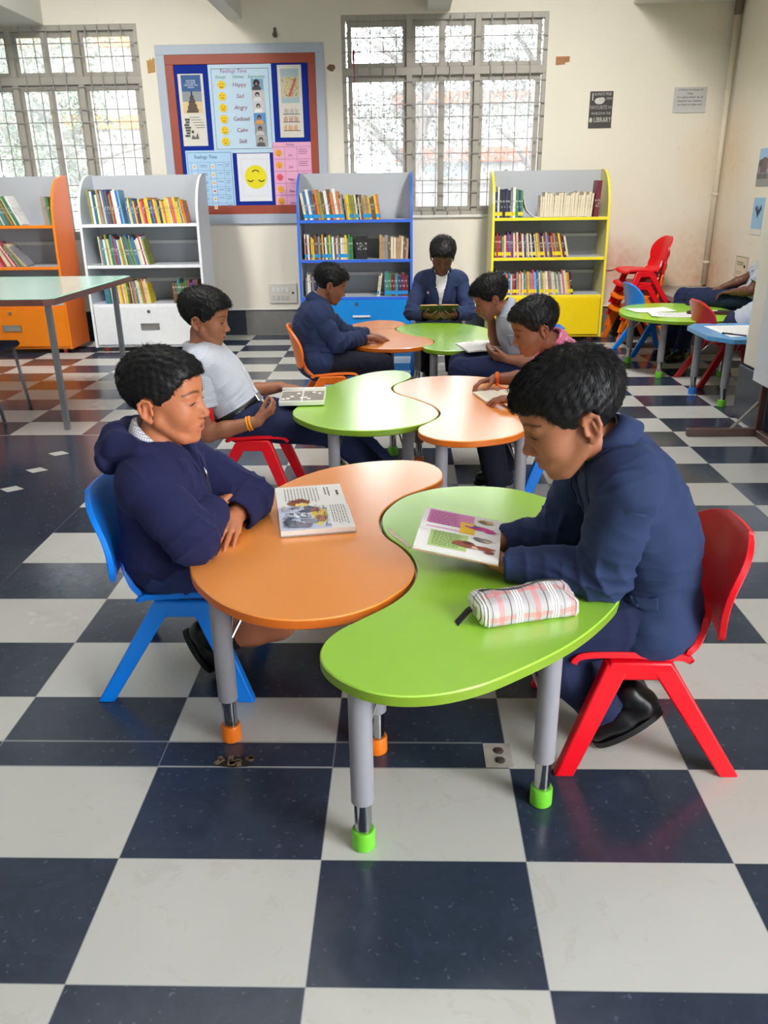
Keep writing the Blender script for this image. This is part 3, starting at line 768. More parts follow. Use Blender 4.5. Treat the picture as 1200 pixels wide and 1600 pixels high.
# yellow bookcase
book_row(1.02, 1.27, y_['yf']+.05, 1.125, ['grey', 'black', 'white', 'green', 'dark blue', 'sky blue', 'black', 'teal'], .255, .0, .03, ('top', 'yellow'), 'y', maxn=13, thr=(.016, .026))
book_row(1.43, 1.90, y_['yf']+.05, 1.125, ['cream', 'tan', 'cream'], .21, .0, -.05, ('top', 'yellow'), None, maxn=26, thr=(.014, .026), pages=.85)
book(1.915, y_['yf']+.05, 1.125, .045, .31, .16, -.05, 'maroon', None, ('top', 'yellow'))
book_row(1.03, 1.88, y_['yf']+.05, .775, ['brown', 'purple', 'blue', 'yellow', 'red', 'tan', 'olive', 'black', 'cream', 'dark blue', 'maroon'], .215, .02, .30, ('middle', 'yellow'), 'y', maxn=42, pages=.25)
book_row(1.03, 1.90, y_['yf']+.05, .435, ['white', 'blue', 'yellow', 'orange', 'cream', 'pink', 'green', 'grey', 'red', 'sky blue', 'black'], .215, .0, .22, ('bottom', 'yellow'), 'y', maxn=44, pages=.1)
cnt = {}; tot = {}
for b in BOOKS: tot[(b[9], b[7])] = tot.get((b[9], b[7]), 0) + 1
for (x, yf, z, th, h, d, lean, cn, band, info, po) in BOOKS:
    k = cnt.get((info, cn), 0); cnt[(info, cn)] = k+1
    n = tot[(info, cn)]
    who = ('only %s book' % cn) if n == 1 else '%s %s book from the left' % (ORD[min(k, 19)], cn)
    t = thing('book', '%s on the %s shelf of the %s bookcase' % (who, info[0], info[1]), 'book', (x, yf, z), 'books on the %s shelf of the %s bookcase' % info)
    c, s = math.cos(lean), math.sin(lean)
    def lf(v):
        out = []
        for a, b2, e in v:
            # lean to the left about the lower right corner
            out.append((th/c + (a-th)*c - e*s, b2, (e*c + (a-th)*s) + th*s))
        return out
    m = MB(); e = min(.0022, th*.16)
    if po:   # fore-edge outward
        m.bb((0, 0, 0), (e, d, h)); m.bb((th-e, 0, 0), (th, d, h)); m.bb((0, d-.003, 0), (th, d, h))
        pg = MB(); pg.bb((e, .004, .004), (th-e, d-.003, h-.005))
    else:
        m.bb((0, .002, 0), (e, d, h)); m.bb((th-e, .002, 0), (th, d, h)); m.bb((0, 0, 0), (th, .0035, h))
        pg = MB(); pg.bb((e, .0035, .003), (th-e, d-.004, h-.004))
    m.v = lf(m.v); pg.v = lf(pg.v)
    mesh_obj('cover', [(a+x, b2+yf, e2+z) for a, b2, e2 in m.v], m.f, cover_mat(cn, band), t)
    mesh_obj('pages', [(a+x, b2+yf, e2+z) for a, b2, e2 in pg.v], pg.f, PAGES, t)
# the thin booklet slumped in a curve beside the pale paperbacks
t = thing('booklet', 'thin white booklet sagging in a curve on the top shelf of the yellow bookcase', 'booklet', (1.33, 6.25, 1.125))
P = [[(1.285+.14*(1-math.cos(a*1.0))*1.05, 6.26+.15*j, 1.127+.155*(1-math.sin(a))) for j in (0, 1)] for a in [PI/2*k/10 for k in range(11)]]
build(shell(P, .006), 'pages', mat('booklet_paper', (232, 232, 230), .6), t)

# ================================================================ mint laminate table on the left
t = thing('laminate_table', 'mint green laminate table with a brown edge and steel legs', 'table', (-2.6, 3.7, 0))
pol = [(-1.90, 3.06), (-1.845, 3.10), (-1.82, 4.42), (-1.86, 4.47), (-3.35, 4.47), (-3.35, 3.06)]
m = MB(); m.prism(pol, .775, .812, 0); m.mi = [1, 0] + [1]*6
m.mi[1] = 0
build(m, 'tabletop', [mat('mint_laminate', (150, 222, 196), .22, var=.05, scale=3), mat('brown_edge', (116, 74, 62), .4, var=.2, scale=14)], t)
m = MB(); m.prism(inset(pol, .028).tolist(), .8118, .8130); mi_ = mat('mint_inlay', (176, 232, 214), .22, var=.04, scale=3, coat=1.0); mi_.node_tree.nodes['Principled BSDF'].inputs['Coat Roughness'].default_value = .22; build(m, 'top_inlay', mi_, t)
for x, y in ((-1.935, 3.20), (-1.92, 4.33), (-3.2, 3.2), (-3.2, 4.33)):
    m = MB(); m.bb((x-.0165, y-.0165, 0), (x+.0165, y+.0165, .776), bev=.003); lg = build(m, 'leg', mat('steel_leg', (150, 152, 156), .38, .6), t)
t = thing('steel_chair', 'steel-legged chair with a navy seat cut off by the left edge', 'chair', (-2.62, 3.45, 0))
for x, y in ((-2.395, 3.33), (-2.395, 3.72), (-2.78, 3.33), (-2.78, 3.72)):
    m = MB(); m.tube([(x-.05, y, .44), (x, y, 0.002)], .011, 10); build(m, 'leg', mat('steel_leg', (150, 152, 156), .38, .6), t, smooth=True)
m = MB(); m.bb((-2.83, 3.3, .43), (-2.40, 3.75, .47), bev=.015); build(m, 'seat', mat('navy_seat', (34, 42, 70), .8), t)

# ================================================================ right-hand corner: lime table, blue table, whiteboard stand
lime = [(1.89, 4.80), (1.93, 4.66), (2.02, 4.53), (2.16, 4.44), (2.35, 4.40), (2.55, 4.44), (2.72, 4.58), (2.80, 4.80), (2.78, 5.05), (2.70, 5.28), (2.55, 5.42), (2.35, 5.46), (2.15, 5.40), (2.0, 5.25), (1.91, 5.03)]
bean_table(lime, mat('lime_laminate', (160, 216, 60), .24, var=.03, scale=4), GREEN_E, CAP_G, [(2.061, 5.16), (2.143, 4.56), (2.62, 4.58), (2.6, 5.25)], 'lime oval table with papers on it in front of the corner ledge')
t = thing('blue_table', 'small sky blue table with cut corners beside the pillar', 'table', (2.5, 3.9, 0))
pol = [(2.17, 3.72), (2.285, 3.56), (2.94, 3.56), (3.05, 3.68), (3.05, 4.25), (2.26, 4.25), (2.17, 4.13)]
m = MB(); m.prism(pol, .432, .460, 0); build(m, 'tabletop', mat('blue_laminate', (96, 168, 222), .25, var=.03, scale=4), t)
for (x, y), cp in zip(((2.225, 4.03), (2.30, 3.66), (2.9, 3.66), (2.9, 4.15)), (CAP_B, CAP_G, CAP_B, CAP_G)):
    table_leg(t, x, y, cp, (2.6-x, 3.9-y), top=.432)
# papers, zip case, pen
PAPER = mat('white_paper', (240, 240, 238), .7, var=.02)
def sheet(name, label, cx, cy, z, w, h, rz, cat='paper', mm=None, th=.0012, curl=0.0):
    P = []
    for i in range(7):
        row = []
        for j in range(7):
            u, v = (i/6-.5)*w, (j/6-.5)*h
            row.append((u, v, curl*(abs(u/w)*2)**3))
        P.append(row)
    m = shell(P, th); m.v = turn(m.v, (cx, cy, z), rz)
    o = build(m, name, mm or PAPER); return tag(o, label, cat)
def lines_on(parent, cx, cy, z, w, h, rz, n, rgb=(90, 90, 100)):
    m = MB()
    for k in range(n):
        y = h/2 - h*(k+.7)/n
        x = -w/2
        while x < w/2*R.uniform(.7, 1):
            l = R.uniform(.05, .14)*w; m.bb((x, y-.0011, 0), (min(x+l, w/2), y+.0011, .0004)); x += l + .02*w
    m.v = turn(m.v, (cx, cy, z), rz)
    return build(m, 'writing', mat('ink_%d_%d_%d' % rgb, rgb, .8), parent)
p1 = sheet('paper_sheet', 'rear white sheet on the lime table', 2.16, 5.02, .4525, .34, .24, .15, curl=.004)
p2 = sheet('paper_sheet', 'front white sheet with a curled corner on the lime table', 2.26, 4.74, .4525, .36, .25, -.12, curl=.008)
lines_on(p2, 2.26, 4.74, .4545, .28, .2, -.12, 7)
t = thing('zip_case', 'open dark maroon zip case lying on the lime table', 'pencil case', (2.56, 4.8, .452))
for k, (dx, rz) in enumerate(((-.07, .1), (.11, -.15))):
    m = MB(); ol = [(.10*math.cos(a)*(1 if abs(math.cos(a)) < .8 else .97), .062*math.sin(a)) for a in [2*PI*i/24 for i in range(24)]]
    m.prism(ol, 0, .022); m.v = turn(m.v, (2.54+dx, 4.78, .451), rz); build(m, 'case_half', mat('maroon_case', (70, 30, 36), .6, bump=.3), t)
    m = MB(); m.prism([(x*.85, y*.8) for x, y in ol], .022, .0235); m.v = turn(m.v, (2.54+dx, 4.78, .451), rz); build(m, 'lining', mat('case_lining', (40, 34, 40), .8), t)
m = MB(); m.bb((2.44, 4.75, .475), (2.60, 4.763, .483)); build(m, 'pen_clip', PAPER, t)
p3 = sheet('notebook_page', 'white page on the sky blue table', 2.50, 3.90, .4625, .42, .46, .04, th=.002)
lines_on(p3, 2.50, 3.90, .4645, .34, .38, .04, 9, (90, 100, 140))
t = thing('pen', 'dark blue pen lying beside the white page on the sky blue table', 'pen', (2.36, 3.72, .466))
m = MB(); m.tube([(2.30, 3.78, .4665), (2.40, 3.67, .4665)], .0055, 10); build(m, 'barrel', mat('pen_navy', (30, 36, 80), .3), t, smooth=True)
m = MB(); m.tube([(2.29, 3.791, .4665), (2.335, 3.741, .4665)], .0065, 10); build(m, 'cap', mat('pen_cap', (20, 22, 40), .3), t, smooth=True)
# whiteboard stand
t = thing('whiteboard_stand', 'white board on a brown steel stand with a diagonal brace, in front of the pillar', 'whiteboard', (2.2, 2.9, 0))
BRN = mat('brown_steel', (92, 66, 58), .4, var=.15, scale=12)
m = MB(); m.bb((1.85, 2.955, .0), (2.275, 2.998, .045), bev=.003); build(m, 'base_tube', BRN, t)
m = MB(); m.bb((2.240, 2.955, .045), (2.275, 2.995, 1.5), bev=.003); build(m, 'post', BRN, t)
m = MB(); m.bb((2.240, 1.9, .0), (2.275, 2.955, .04), bev=.003); build(m, 'foot_tube', BRN, t)
m = MB(); m.tube([(2.10, 2.975, .04), (2.245, 2.985, .20)], .009, 8); build(m, 'brace', mat('grey_brace', (140, 136, 130), .45, .5), t)
m = MB(); m.bb((2.225, 1.9, .31), (2.240, 3.07, 1.15), bev=.003); build(m, 'board', mat('whiteboard_white', (228, 234, 240), .25), t)
# ================================================================ smooth bodies: distance fields meshed with surface nets
V3 = lambda *a: np.array(a, float)
def unit(v): v = np.asarray(v, float); return v/(np.linalg.norm(v)+1e-12)
class Prim:
    """one rounded form: kind, parameters, blend radius, sign (+1 add, -1 carve)"""
    __slots__ = ('kind', 'a', 'b', 'ra', 'rb', 'R', 'k', 'sg', 'tagv')
    def __init__(s, kind, a, b=None, ra=0, rb=None, R_=None, k=.01, sg=1, tagv=None):
        s.kind = kind; s.a = np.asarray(a, float); s.b = None if b is None else np.asarray(b, float)
        s.ra = ra; s.rb = ra if rb is None else rb; s.R = R_; s.k = k; s.sg = sg; s.tagv = tagv
    def bounds(s):
        if s.kind == 'cap':
            r = max(s.ra, s.rb); return np.minimum(s.a, s.b)-r, np.maximum(s.a, s.b)+r
        if s.kind == 'ell':
            r = np.asarray(s.ra, float); e = np.sqrt(((s.R * r[None, :])**2).sum(1)) if s.R is not None else r
            return s.a-e, s.a+e
        if s.kind == 'box':
            r = np.asarray(s.ra, float)+s.rb; e = np.abs(s.R) @ r if s.R is not None else r
            return s.a-e, s.a+e
    def dist(s, X, Y, Z):
        if s.kind == 'cap':
            d = s.b-s.a; L2 = float(d @ d)+1e-12
            px, py, pz = X-s.a[0], Y-s.a[1], Z-s.a[2]
            t = np.clip((px*d[0]+py*d[1]+pz*d[2])/L2, 0, 1)
            return np.sqrt((px-t*d[0])**2+(py-t*d[1])**2+(pz-t*d[2])**2) - (s.ra+(s.rb-s.ra)*t)
        px, py, pz = X-s.a[0], Y-s.a[1], Z-s.a[2]
        if s.R is not None:
            Rm = s.R; px, py, pz = (px*Rm[0, i]+py*Rm[1, i]+pz*Rm[2, i] for i in range(3))
        if s.kind == 'ell':
            r = s.ra
            k0 = np.sqrt((px/r[0])**2+(py/r[1])**2+(pz/r[2])**2)
            k1 = np.sqrt((px/r[0]**2)**2+(py/r[1]**2)**2+(pz/r[2]**2)**2)+1e-9
            return k0*(k0-1)/k1
        if s.kind == 'box':
            r = s.ra
            qx, qy, qz = np.abs(px)-r[0], np.abs(py)-r[1], np.abs(pz)-r[2]
            return np.sqrt(np.maximum(qx, 0)**2+np.maximum(qy, 0)**2+np.maximum(qz, 0)**2)+np.minimum(np.maximum(qx, np.maximum(qy, qz)), 0)-s.rb
def CAP(a, b, ra, rb=None, k=.012, sg=1): return Prim('cap', a, b, ra, rb, None, k, sg)
def ELL(c, r, Rm=None, k=.012, sg=1): return Prim('ell', c, None, np.asarray(r, float), None, Rm, k, sg)
def BOX(c, h, Rm=None, r=.005, k=.01, sg=1): return Prim('box', c, None, np.asarray(h, float), r, Rm, k, sg)
def chain(pts, rads, k=.012):
    return [CAP(pts[i], pts[i+1], rads[i], rads[i+1], k) for i in range(len(pts)-1)]

def axis_coords(lo, hi, h, fine):
    """grid lines from lo to hi with step h, and step f inside every (a, b, f) range of fine"""
    out = [lo]; x = lo
    while x < hi:
        st = h
        for a, b, f in fine:
            if a-h < x < b: st = min(st, f)
        x += st; out.append(x)
    return np.array(out)
def field_mesh(prims, h=.005, fine=(), pad=.012, post=None):
    """fine: list of (lo, hi, step) boxes. Returns vertices and quads."""
    B = [p.bounds() for p in prims if p.sg > 0]
    lo = np.min([b[0] for b in B], 0)-pad; hi = np.max([b[1] for b in B], 0)+pad
    ax = [axis_coords(lo[i], hi[i], h, [(f[0][i], f[1][i], f[2]) for f in fine]) for i in range(3)]
    D = np.full([len(a) for a in ax], .05, np.float32)
    for p in prims:
        b0, b1 = p.bounds(); e = p.k+2.5*h+.004
        sl = []
        for i in range(3):
            i0 = np.searchsorted(ax[i], b0[i]-e); i1 = np.searchsorted(ax[i], b1[i]+e)
            sl.append(slice(max(0, i0-1), min(len(ax[i]), i1+1)))
        if any(q.stop <= q.start for q in sl): continue
        X = ax[0][sl[0]][:, None, None]; Y = ax[1][sl[1]][None, :, None]; Z = ax[2][sl[2]][None, None, :]
        d = p.dist(X, Y, Z).astype(np.float32); cur = D[tuple(sl)]
        if p.sg > 0:
            hh = np.maximum(p.k-np.abs(cur-d), 0); D[tuple(sl)] = np.minimum(cur, d)-hh*hh/(4*p.k)
        else:
            d = -d; hh = np.maximum(p.k-np.abs(cur-d), 0); D[tuple(sl)] = np.maximum(cur, d)+hh*hh/(4*p.k)
    if post is not None: D = post(D, ax)
    D[0] = D[-1] = .05; D[:, 0] = D[:, -1] = .05; D[:, :, 0] = D[:, :, -1] = .05
    return nets(D, ax)
def nets(D, ax):
    S = D < 0
    nx, ny, nz = D.shape
    c = np.zeros((nx-1, ny-1, nz-1), np.uint8)
    for i in (0, 1):
        for j in (0, 1):
            for k in (0, 1): c += S[i:nx-1+i, j:ny-1+j, k:nz-1+k]
    I, J, K = np.nonzero((c > 0) & (c < 8)); n = len(I)
    idx = np.full(c.shape, -1, np.int32); idx[I, J, K] = np.arange(n)
    acc = np.zeros((n, 3)); w = np.zeros(n)
    corners = [(i, j, k) for i in (0, 1) for j in (0, 1) for k in (0, 1)]
    val = {q: D[I+q[0], J+q[1], K+q[2]].astype(float) for q in corners}
    for q in corners:
        for a in range(3):
            if q[a]: continue
            q2 = tuple(1 if i == a else q[i] for i in range(3))
            v0, v1 = val[q], val[q2]; m = (v0 < 0) != (v1 < 0)
            t = np.where(m, v0/np.where(m, v0-v1, 1), 0)
            P = np.empty((n, 3))
            for i in range(3): P[:, i] = q[i]
            P[:, a] = t
            acc[m] += P[m]; w[m] += 1
    acc /= np.maximum(w, 1)[:, None]
    V = np.empty((n, 3))
    for i, ii in enumerate((I, J, K)):
        V[:, i] = ax[i][ii]*(1-acc[:, i]) + ax[i][ii+1]*acc[:, i]
    F = []
    for a in range(3):
        b, cc = (a+1) % 3, (a+2) % 3
        s0 = [slice(None)]*3; s1 = [slice(None)]*3; s0[a] = slice(0, -1); s1[a] = slice(1, None)
        for q in (b, cc): s0[q] = slice(1, -1); s1[q] = slice(1, -1)
        A, Bq = S[tuple(s0)], S[tuple(s1)]
        e = np.argwhere(A != Bq)
        if not len(e): continue
        inside = A[tuple(e.T)]
        e[:, b] += 1; e[:, cc] += 1
        def cell(db, dc):
            q = e.copy(); q[:, b] += db; q[:, cc] += dc; return idx[tuple(q.T)]
        quad = np.stack([cell(-1, -1), cell(0, -1), cell(0, 0), cell(-1, 0)], 1)
        quad[~inside] = quad[~inside][:, ::-1]
        F.append(quad)
    F = np.concatenate(F); F = F[(F >= 0).all(1)]
    return V, F
def relax(V, F, it=2, lam=.5):
    for _ in range(it):
        acc = np.zeros_like(V); cn = np.zeros(len(V))
        for i in range(4):
            for j in ((i+1) % 4, (i+3) % 4):
                np.add.at(acc, F[:, i], V[F[:, j]]); np.add.at(cn, F[:, i], 1)
        V = V*(1-lam) + lam*acc/np.maximum(cn, 1)[:, None]
    return V
def vnormals(V, F):
    n = np.cross(V[F[:, 2]]-V[F[:, 0]], V[F[:, 3]]-V[F[:, 1]]); out = np.zeros_like(V)
    for i in range(4): np.add.at(out, F[:, i], n)
    return out/(np.linalg.norm(out, axis=1)[:, None]+1e-12)
def waves(P, seed, freq, n=7):
    """smooth random field in about -1..1"""
    rs = np.random.RandomState(seed); o = np.zeros(len(P))
    for _ in range(n):
        d = rs.normal(size=3); d /= np.linalg.norm(d)
        o += np.sin(P @ d*freq*(.6+.9*rs.rand())+rs.rand()*6.28)
    return o/math.sqrt(n)/1.2
def seg_param(V, a, b):
    d = b-a; t = ((V-a) @ d)/(d @ d); q = a+np.clip(t, 0, 1)[:, None]*d
    return t, np.linalg.norm(V-q, axis=1)
def folds(V, Nn, limbs, seed, amp=.004, base=.0015):
    """cloth wrinkles: soft broad noise everywhere, narrow creases across each limb near its joint"""
    d = base*waves(V, seed, 34) + base*.7*waves(V, seed+1, 75)
    wp = np.stack([waves(V, seed+40+i, 16) for i in range(3)], 1)
    cr = np.zeros(len(V))
    for i in range(2):
        rs = np.random.RandomState(seed+60+i); k = rs.normal(size=3); k /= np.linalg.norm(k)
        ph = (V+wp*.035) @ k*(48+18*i)
        cr += (1-np.abs(np.sin(ph)))**4*np.clip(.5+waves(V, seed+70+i, 14), 0, 1)
    d += base*1.6*cr
    for (a, b, rad, wt) in limbs:
        a = np.asarray(a, float); b = np.asarray(b, float)
        t, dist = seg_param(V, a, b); L = np.linalg.norm(b-a)
        m = np.exp(-np.maximum(dist-rad*1.2, 0)**2/(2*(.35*rad)**2))*wt(np.clip(t, -.2, 1.2))
        x = unit(b-a); y = unit(np.cross(x, V3(.3, .5, .8))); z = np.cross(x, y)
        ang = np.arctan2((V-a) @ z, (V-a) @ y)
        s = t*L*62+1.1*np.sin(ang+seed)+waves(V, seed+3, 24)*1.3
        ridge = (1-np.abs(np.sin(s)))**1.7-.36
        d += amp*1.5*m*ridge*(.65+.35*waves(V, seed+5, 20))
    return V + Nn*d[:, None]
def corner_attr(o, name, data):
    me = o.data; a = me.attributes.new(name, 'FLOAT_COLOR', 'POINT')
    a.data.foreach_set('color', np.c_[data, np.ones(len(data))].astype(np.float32).ravel())
def vec_attr(o, name, data):
    a = o.data.attributes.new(name, 'FLOAT_VECTOR', 'POINT'); a.data.foreach_set('vector', data.astype(np.float32).ravel())

# ---------------------------------------------------------------- anatomy
def head_frame(fwd_deg, down, roll=0.0):
    """forward heading (degrees, 0 = +x, 90 = +y), nod down (deg), roll (deg): columns forward, left, up"""
    h = math.radians(fwd_deg); d = math.radians(down); r = math.radians(roll)
    f = V3(math.cos(h)*math.cos(d), math.sin(h)*math.cos(d), -math.sin(d))
    l = V3(-math.sin(h), math.cos(h), 0); u = np.cross(f, l)
    l2 = l*math.cos(r)+u*math.sin(r); u2 = np.cross(f, l2)
    return np.stack([f, l2, u2], 1)
def head_prims(c, Fm, H, mouth=.01, chub=1.0, nose=1.0):
    """skull, face, nose, lips, ears; units of head height H"""
    P = lambda f, l, u: c + Fm @ (np.array((f, l, u))*H)
    out = []
    E = lambda f, l, u, rf, rl, ru, k=.05, sg=1: out.append(ELL(P(f, l, u), np.array((rf, rl, ru))*H, Fm, k*H, sg))
    C = lambda a, b, ra, rb, k=.04, sg=1: out.append(CAP(P(*a), P(*b), ra*H, rb*H, k*H, sg))
    E(-.085, 0, .155, .405, .325, .335)                 # cranium
    E(.09, 0, -.05, .272, .265, .325, .10)               # face mass
    E(.20, 0, .16, .155, .235, .16, .08)                # forehead
    E(.165, 0, -.355, .122, .125, .105, .09)              # jaw front
    E(.245, 0, -.435, .060, .072, .052, .08)            # chin
    for s in (1, -1):
        C((-.04, s*.225, -.20), (.16, s*.10, -.41), .070, .062, .09)      # jaw line
        E(.180, s*.140*chub, -.150, .125, .108, .14, .08)                # cheek
        E(.275, s*.115, .035, .060, .088, .030, .05)                     # brow ridge
        E(.355, s*.120, -.022, .055, .072, .052, .045, -1)               # eye socket
        E(.262, s*.122, -.022, .070, .080, .066, .012)                   # lids over the eyeball
        E(.338, s*.122, -.0470, .032, .062, .0125, .007, -1)             # lid opening
    # nose
    C((.318, 0, .0), (.392*nose, 0, -.150), .028, .038, .05)
    E(.398*nose, 0, -.165, .036, .042, .034, .035)
    for s in (1, -1):
        E(.355, s*.050, -.182, .038, .030, .028, .022)
        E(.375, s*.024, -.210, .020, .013, .014, .010, -1)
    # mouth: muzzle, lips and the line between
    E(.252, 0, -.285, .092, .125, .090, .08)
    E(.326, 0, -.272, .040, .098, .026, .020)
    E(.317, 0, -.322, .042, .084, .032, .020)
    E(.370, 0, -.2960, .050, .090, .0040+mouth*.8, .007, -1)
    E(.364, 0, -.236, .012, .011, .022, .02, -1)
    for s in (1, -1):                                   # ears
        cx, cl, cu = -.095, s*.322, -.085
        ring = [(.045, -.004, .065), (.025, .012, .108), (-.03, .026, .122), (-.075, .036, .085), (-.078, .034, .02), (-.05, .026, -.045), (-.012, .012, -.088)]
        for a, b in zip(ring[:-1], ring[1:]): C((cx+a[0], cl+s*a[1], cu+a[2]), (cx+b[0], cl+s*b[1], cu+b[2]), .0175, .0175, .012)
        E(cx-.012, cl+s*.004, cu+.01, .062, .018, .098, .02)
        E(cx+.012, cl-s*.0, cu-.095, .030, .022, .034, .02)          # lobe
        E(cx+.006, cl+s*.020, cu+.005, .030, .020, .052, .014, -1)    # concha
        C((cx+.045, cl+s*.004, cu-.03), (cx+.043, cl+s*.004, cu+.012), .015, .015, .01)   # tragus
        C((cx-.04, cl+s*.026, cu-.03), (cx-.03, cl+s*.022, cu+.06), .012, .010, .014)
    return out
def head_colors(V, c, Fm, H, skin, lip, brow=1.0):
    q = (V-c) @ Fm/H
    col = np.tile(np.array(srgb(*skin)), (len(V), 1))
    def blend(m, rgb):
        m = np.clip(m, 0, 1)[:, None]; t = np.array(srgb(*rgb)); return col*(1-m)+t*m
    g = lambda cf, cl, cu, rf, rl, ru, a=np.abs(q[:, 1]): np.exp(-(((q[:, 0]-cf)/rf)**2+((a-cl)/rl)**2+((q[:, 2]-cu)/ru)**2))
    head = (np.abs(q[:, 0]) < .6) & (np.abs(q[:, 1]) < .45) & (np.abs(q[:, 2]) < .6)
    lips = (g(.364, 0, -.274, .045, .088, .017)+g(.358, 0, -.320, .045, .077, .022))*1.1*head
    col = blend(lips, lip)
    # eyebrows: a tapering arc of dark hair over each eye
    t = (np.abs(q[:, 1])-.045)/.175
    arc = .072+.030*np.sin(np.clip(t, 0, 1)*PI*.85)-.018*np.clip(t, 0, 1)
    br = np.exp(-((q[:, 2]-arc)/(.0150*(1.15-.5*np.clip(t, 0, 1))))**2)*((t > -.05) & (t < 1.08))*(q[:, 0] > .12)*head
    col = blend(br*.85*brow, (26, 18, 16))
    rim = g(.335, .122, -.034, .06, .070, .010)*head
    col = blend(rim*.9, (24, 16, 14))
    lid = g(.33, .122, -.03, .06, .085, .05)*head
    col = blend(lid*.22, tuple(x*.62 for x in skin))
    # redder ears, nose tip
    ear = g(-.095, .34, -.085, .09, .05, .13)*head
    col = blend(ear*.25, (min(255, skin[0]+14), skin[1]*.82, skin[2]*.8))
    # darker wash of shaved hair at the temples and nape
    return col
def hand_prims(w, d, n, side, s=1.0, curl=(.3, .35, .4, .45), spread=.10, thumb=(.5, .55, -.25), k=.006, tcurl=.35):
    """w wrist, d towards the fingers, n out of the back of the hand, side +1 left hand / -1 right hand"""
    d = unit(d); n = unit(n-d*(n @ d)); lat = np.cross(n, d)*(-side)     # towards the thumb
    out = []; J = []
    kn = [(.078, .028), (.081, .0095), (.077, -.0095), (.069, -.0275)]
    ln = [(.036, .024, .019), (.040, .027, .020), (.037, .025, .020), (.029, .019, .018)]
    out.append(CAP(w, w+d*.012*s, .0185*s, .0185*s, k*1.5))
    for (a, b), L3, cu, i in zip(kn, ln, curl, range(4)):
        K = w+d*a*s+lat*b*s
        out.append(CAP(w+d*.008*s+lat*b*.55*s, K, .0135*s, .0102*s, k*1.6))
        ang = 0; p = K; dirv = unit(d+lat*(b/.028)*spread)
        for jn, l in enumerate(L3):
            ang += cu*(.8 if jn == 0 else 1.0 if jn == 1 else .7)
            v = dirv*math.cos(ang)-n*math.sin(ang)
            r0, r1 = (.0085, .0076) if jn == 0 else (.0076, .0068) if jn == 1 else (.0068, .0058)
            if i == 3: r0 *= .88; r1 *= .88
            q = p+v*l*s; out.append(CAP(p, q, r0*s, r1*s, k*.5)); p = q
        J.append(p)
    tb = w+d*.020*s+lat*.020*s-n*.004*s
    tv = unit(d*thumb[0]+lat*thumb[1]+n*thumb[2])
    p1 = tb+tv*.036*s; tv2 = unit(tv+d*tcurl-n*.1); p2 = p1+tv2*.030*s; tv3 = unit(tv2+d*tcurl); p3 = p2+tv3*.022*s
    out += [CAP(w+d*.01*s, tb, .0155*s, .0145*s, k*1.6), CAP(tb, p1, .0130*s, .0098*s, k*1.3), CAP(p1, p2, .0092*s, .0082*s, k*.6), CAP(p2, p3, .0082*s, .0066*s, k*.5)]
    return out, J+[p3]
# ================================================================ the readers
def skin_mat(name):
    m, nt, p = newmat(name); L = nt.links
    at = N(nt, 'ShaderNodeAttribute'); at.attribute_name = 'tone'
    tc = N(nt, 'ShaderNodeTexCoord'); nz = N(nt, 'ShaderNodeTexNoise'); nz.inputs['Scale'].default_value = 60; nz.inputs['Detail'].default_value = 4; L.new(tc.outputs['Object'], nz.inputs[0])
    n2 = N(nt, 'ShaderNodeTexNoise'); n2.inputs['Scale'].default_value = 500; L.new(tc.outputs['Object'], n2.inputs[0])
    mx = N(nt, 'ShaderNodeMix'); mx.data_type = 'RGBA'; mx.blend_type = 'MULTIPLY'; mx.inputs[0].default_value = .25
    L.new(at.outputs['Color'], mx.inputs[6]); L.new(nz.outputs[0], mx.inputs[7])
    ga = N(nt, 'ShaderNodeMix'); ga.data_type = 'RGBA'; ga.inputs[0].default_value = .15
    L.new(at.outputs['Color'], ga.inputs[7]); L.new(mx.outputs[2], ga.inputs[6])
    L.new(ga.outputs[2], p.inputs['Base Color'])
    p.inputs['Roughness'].default_value = .48; p.inputs['Specular IOR Level'].default_value = .4
    p.inputs['Subsurface Weight'].default_value = .12; p.inputs['Subsurface Radius'].default_value = (.5, .2, .1); p.inputs['Subsurface Scale'].default_value = .008
    b = N(nt, 'ShaderNodeBump'); b.inputs['Strength'].default_value = .12; b.inputs['Distance'].default_value = .001
    L.new(n2.outputs[0], b.inputs['Height']); L.new(b.outputs[0], p.inputs['Normal'])
    return m
SKIN = skin_mat('skin')
HAIR = mat('black_hair', (13, 12, 14), .5, var=.4, scale=40, spec=.35)
LASH = mat('eyelash', (14, 10, 10), .5)
def eye_mat():
    m, nt, p = newmat('eye'); L = nt.links
    at = N(nt, 'ShaderNodeAttribute'); at.attribute_name = 'tone'
    L.new(at.outputs['Color'], p.inputs['Base Color']); p.inputs['Roughness'].default_value = .12
    return m
EYE = eye_mat()
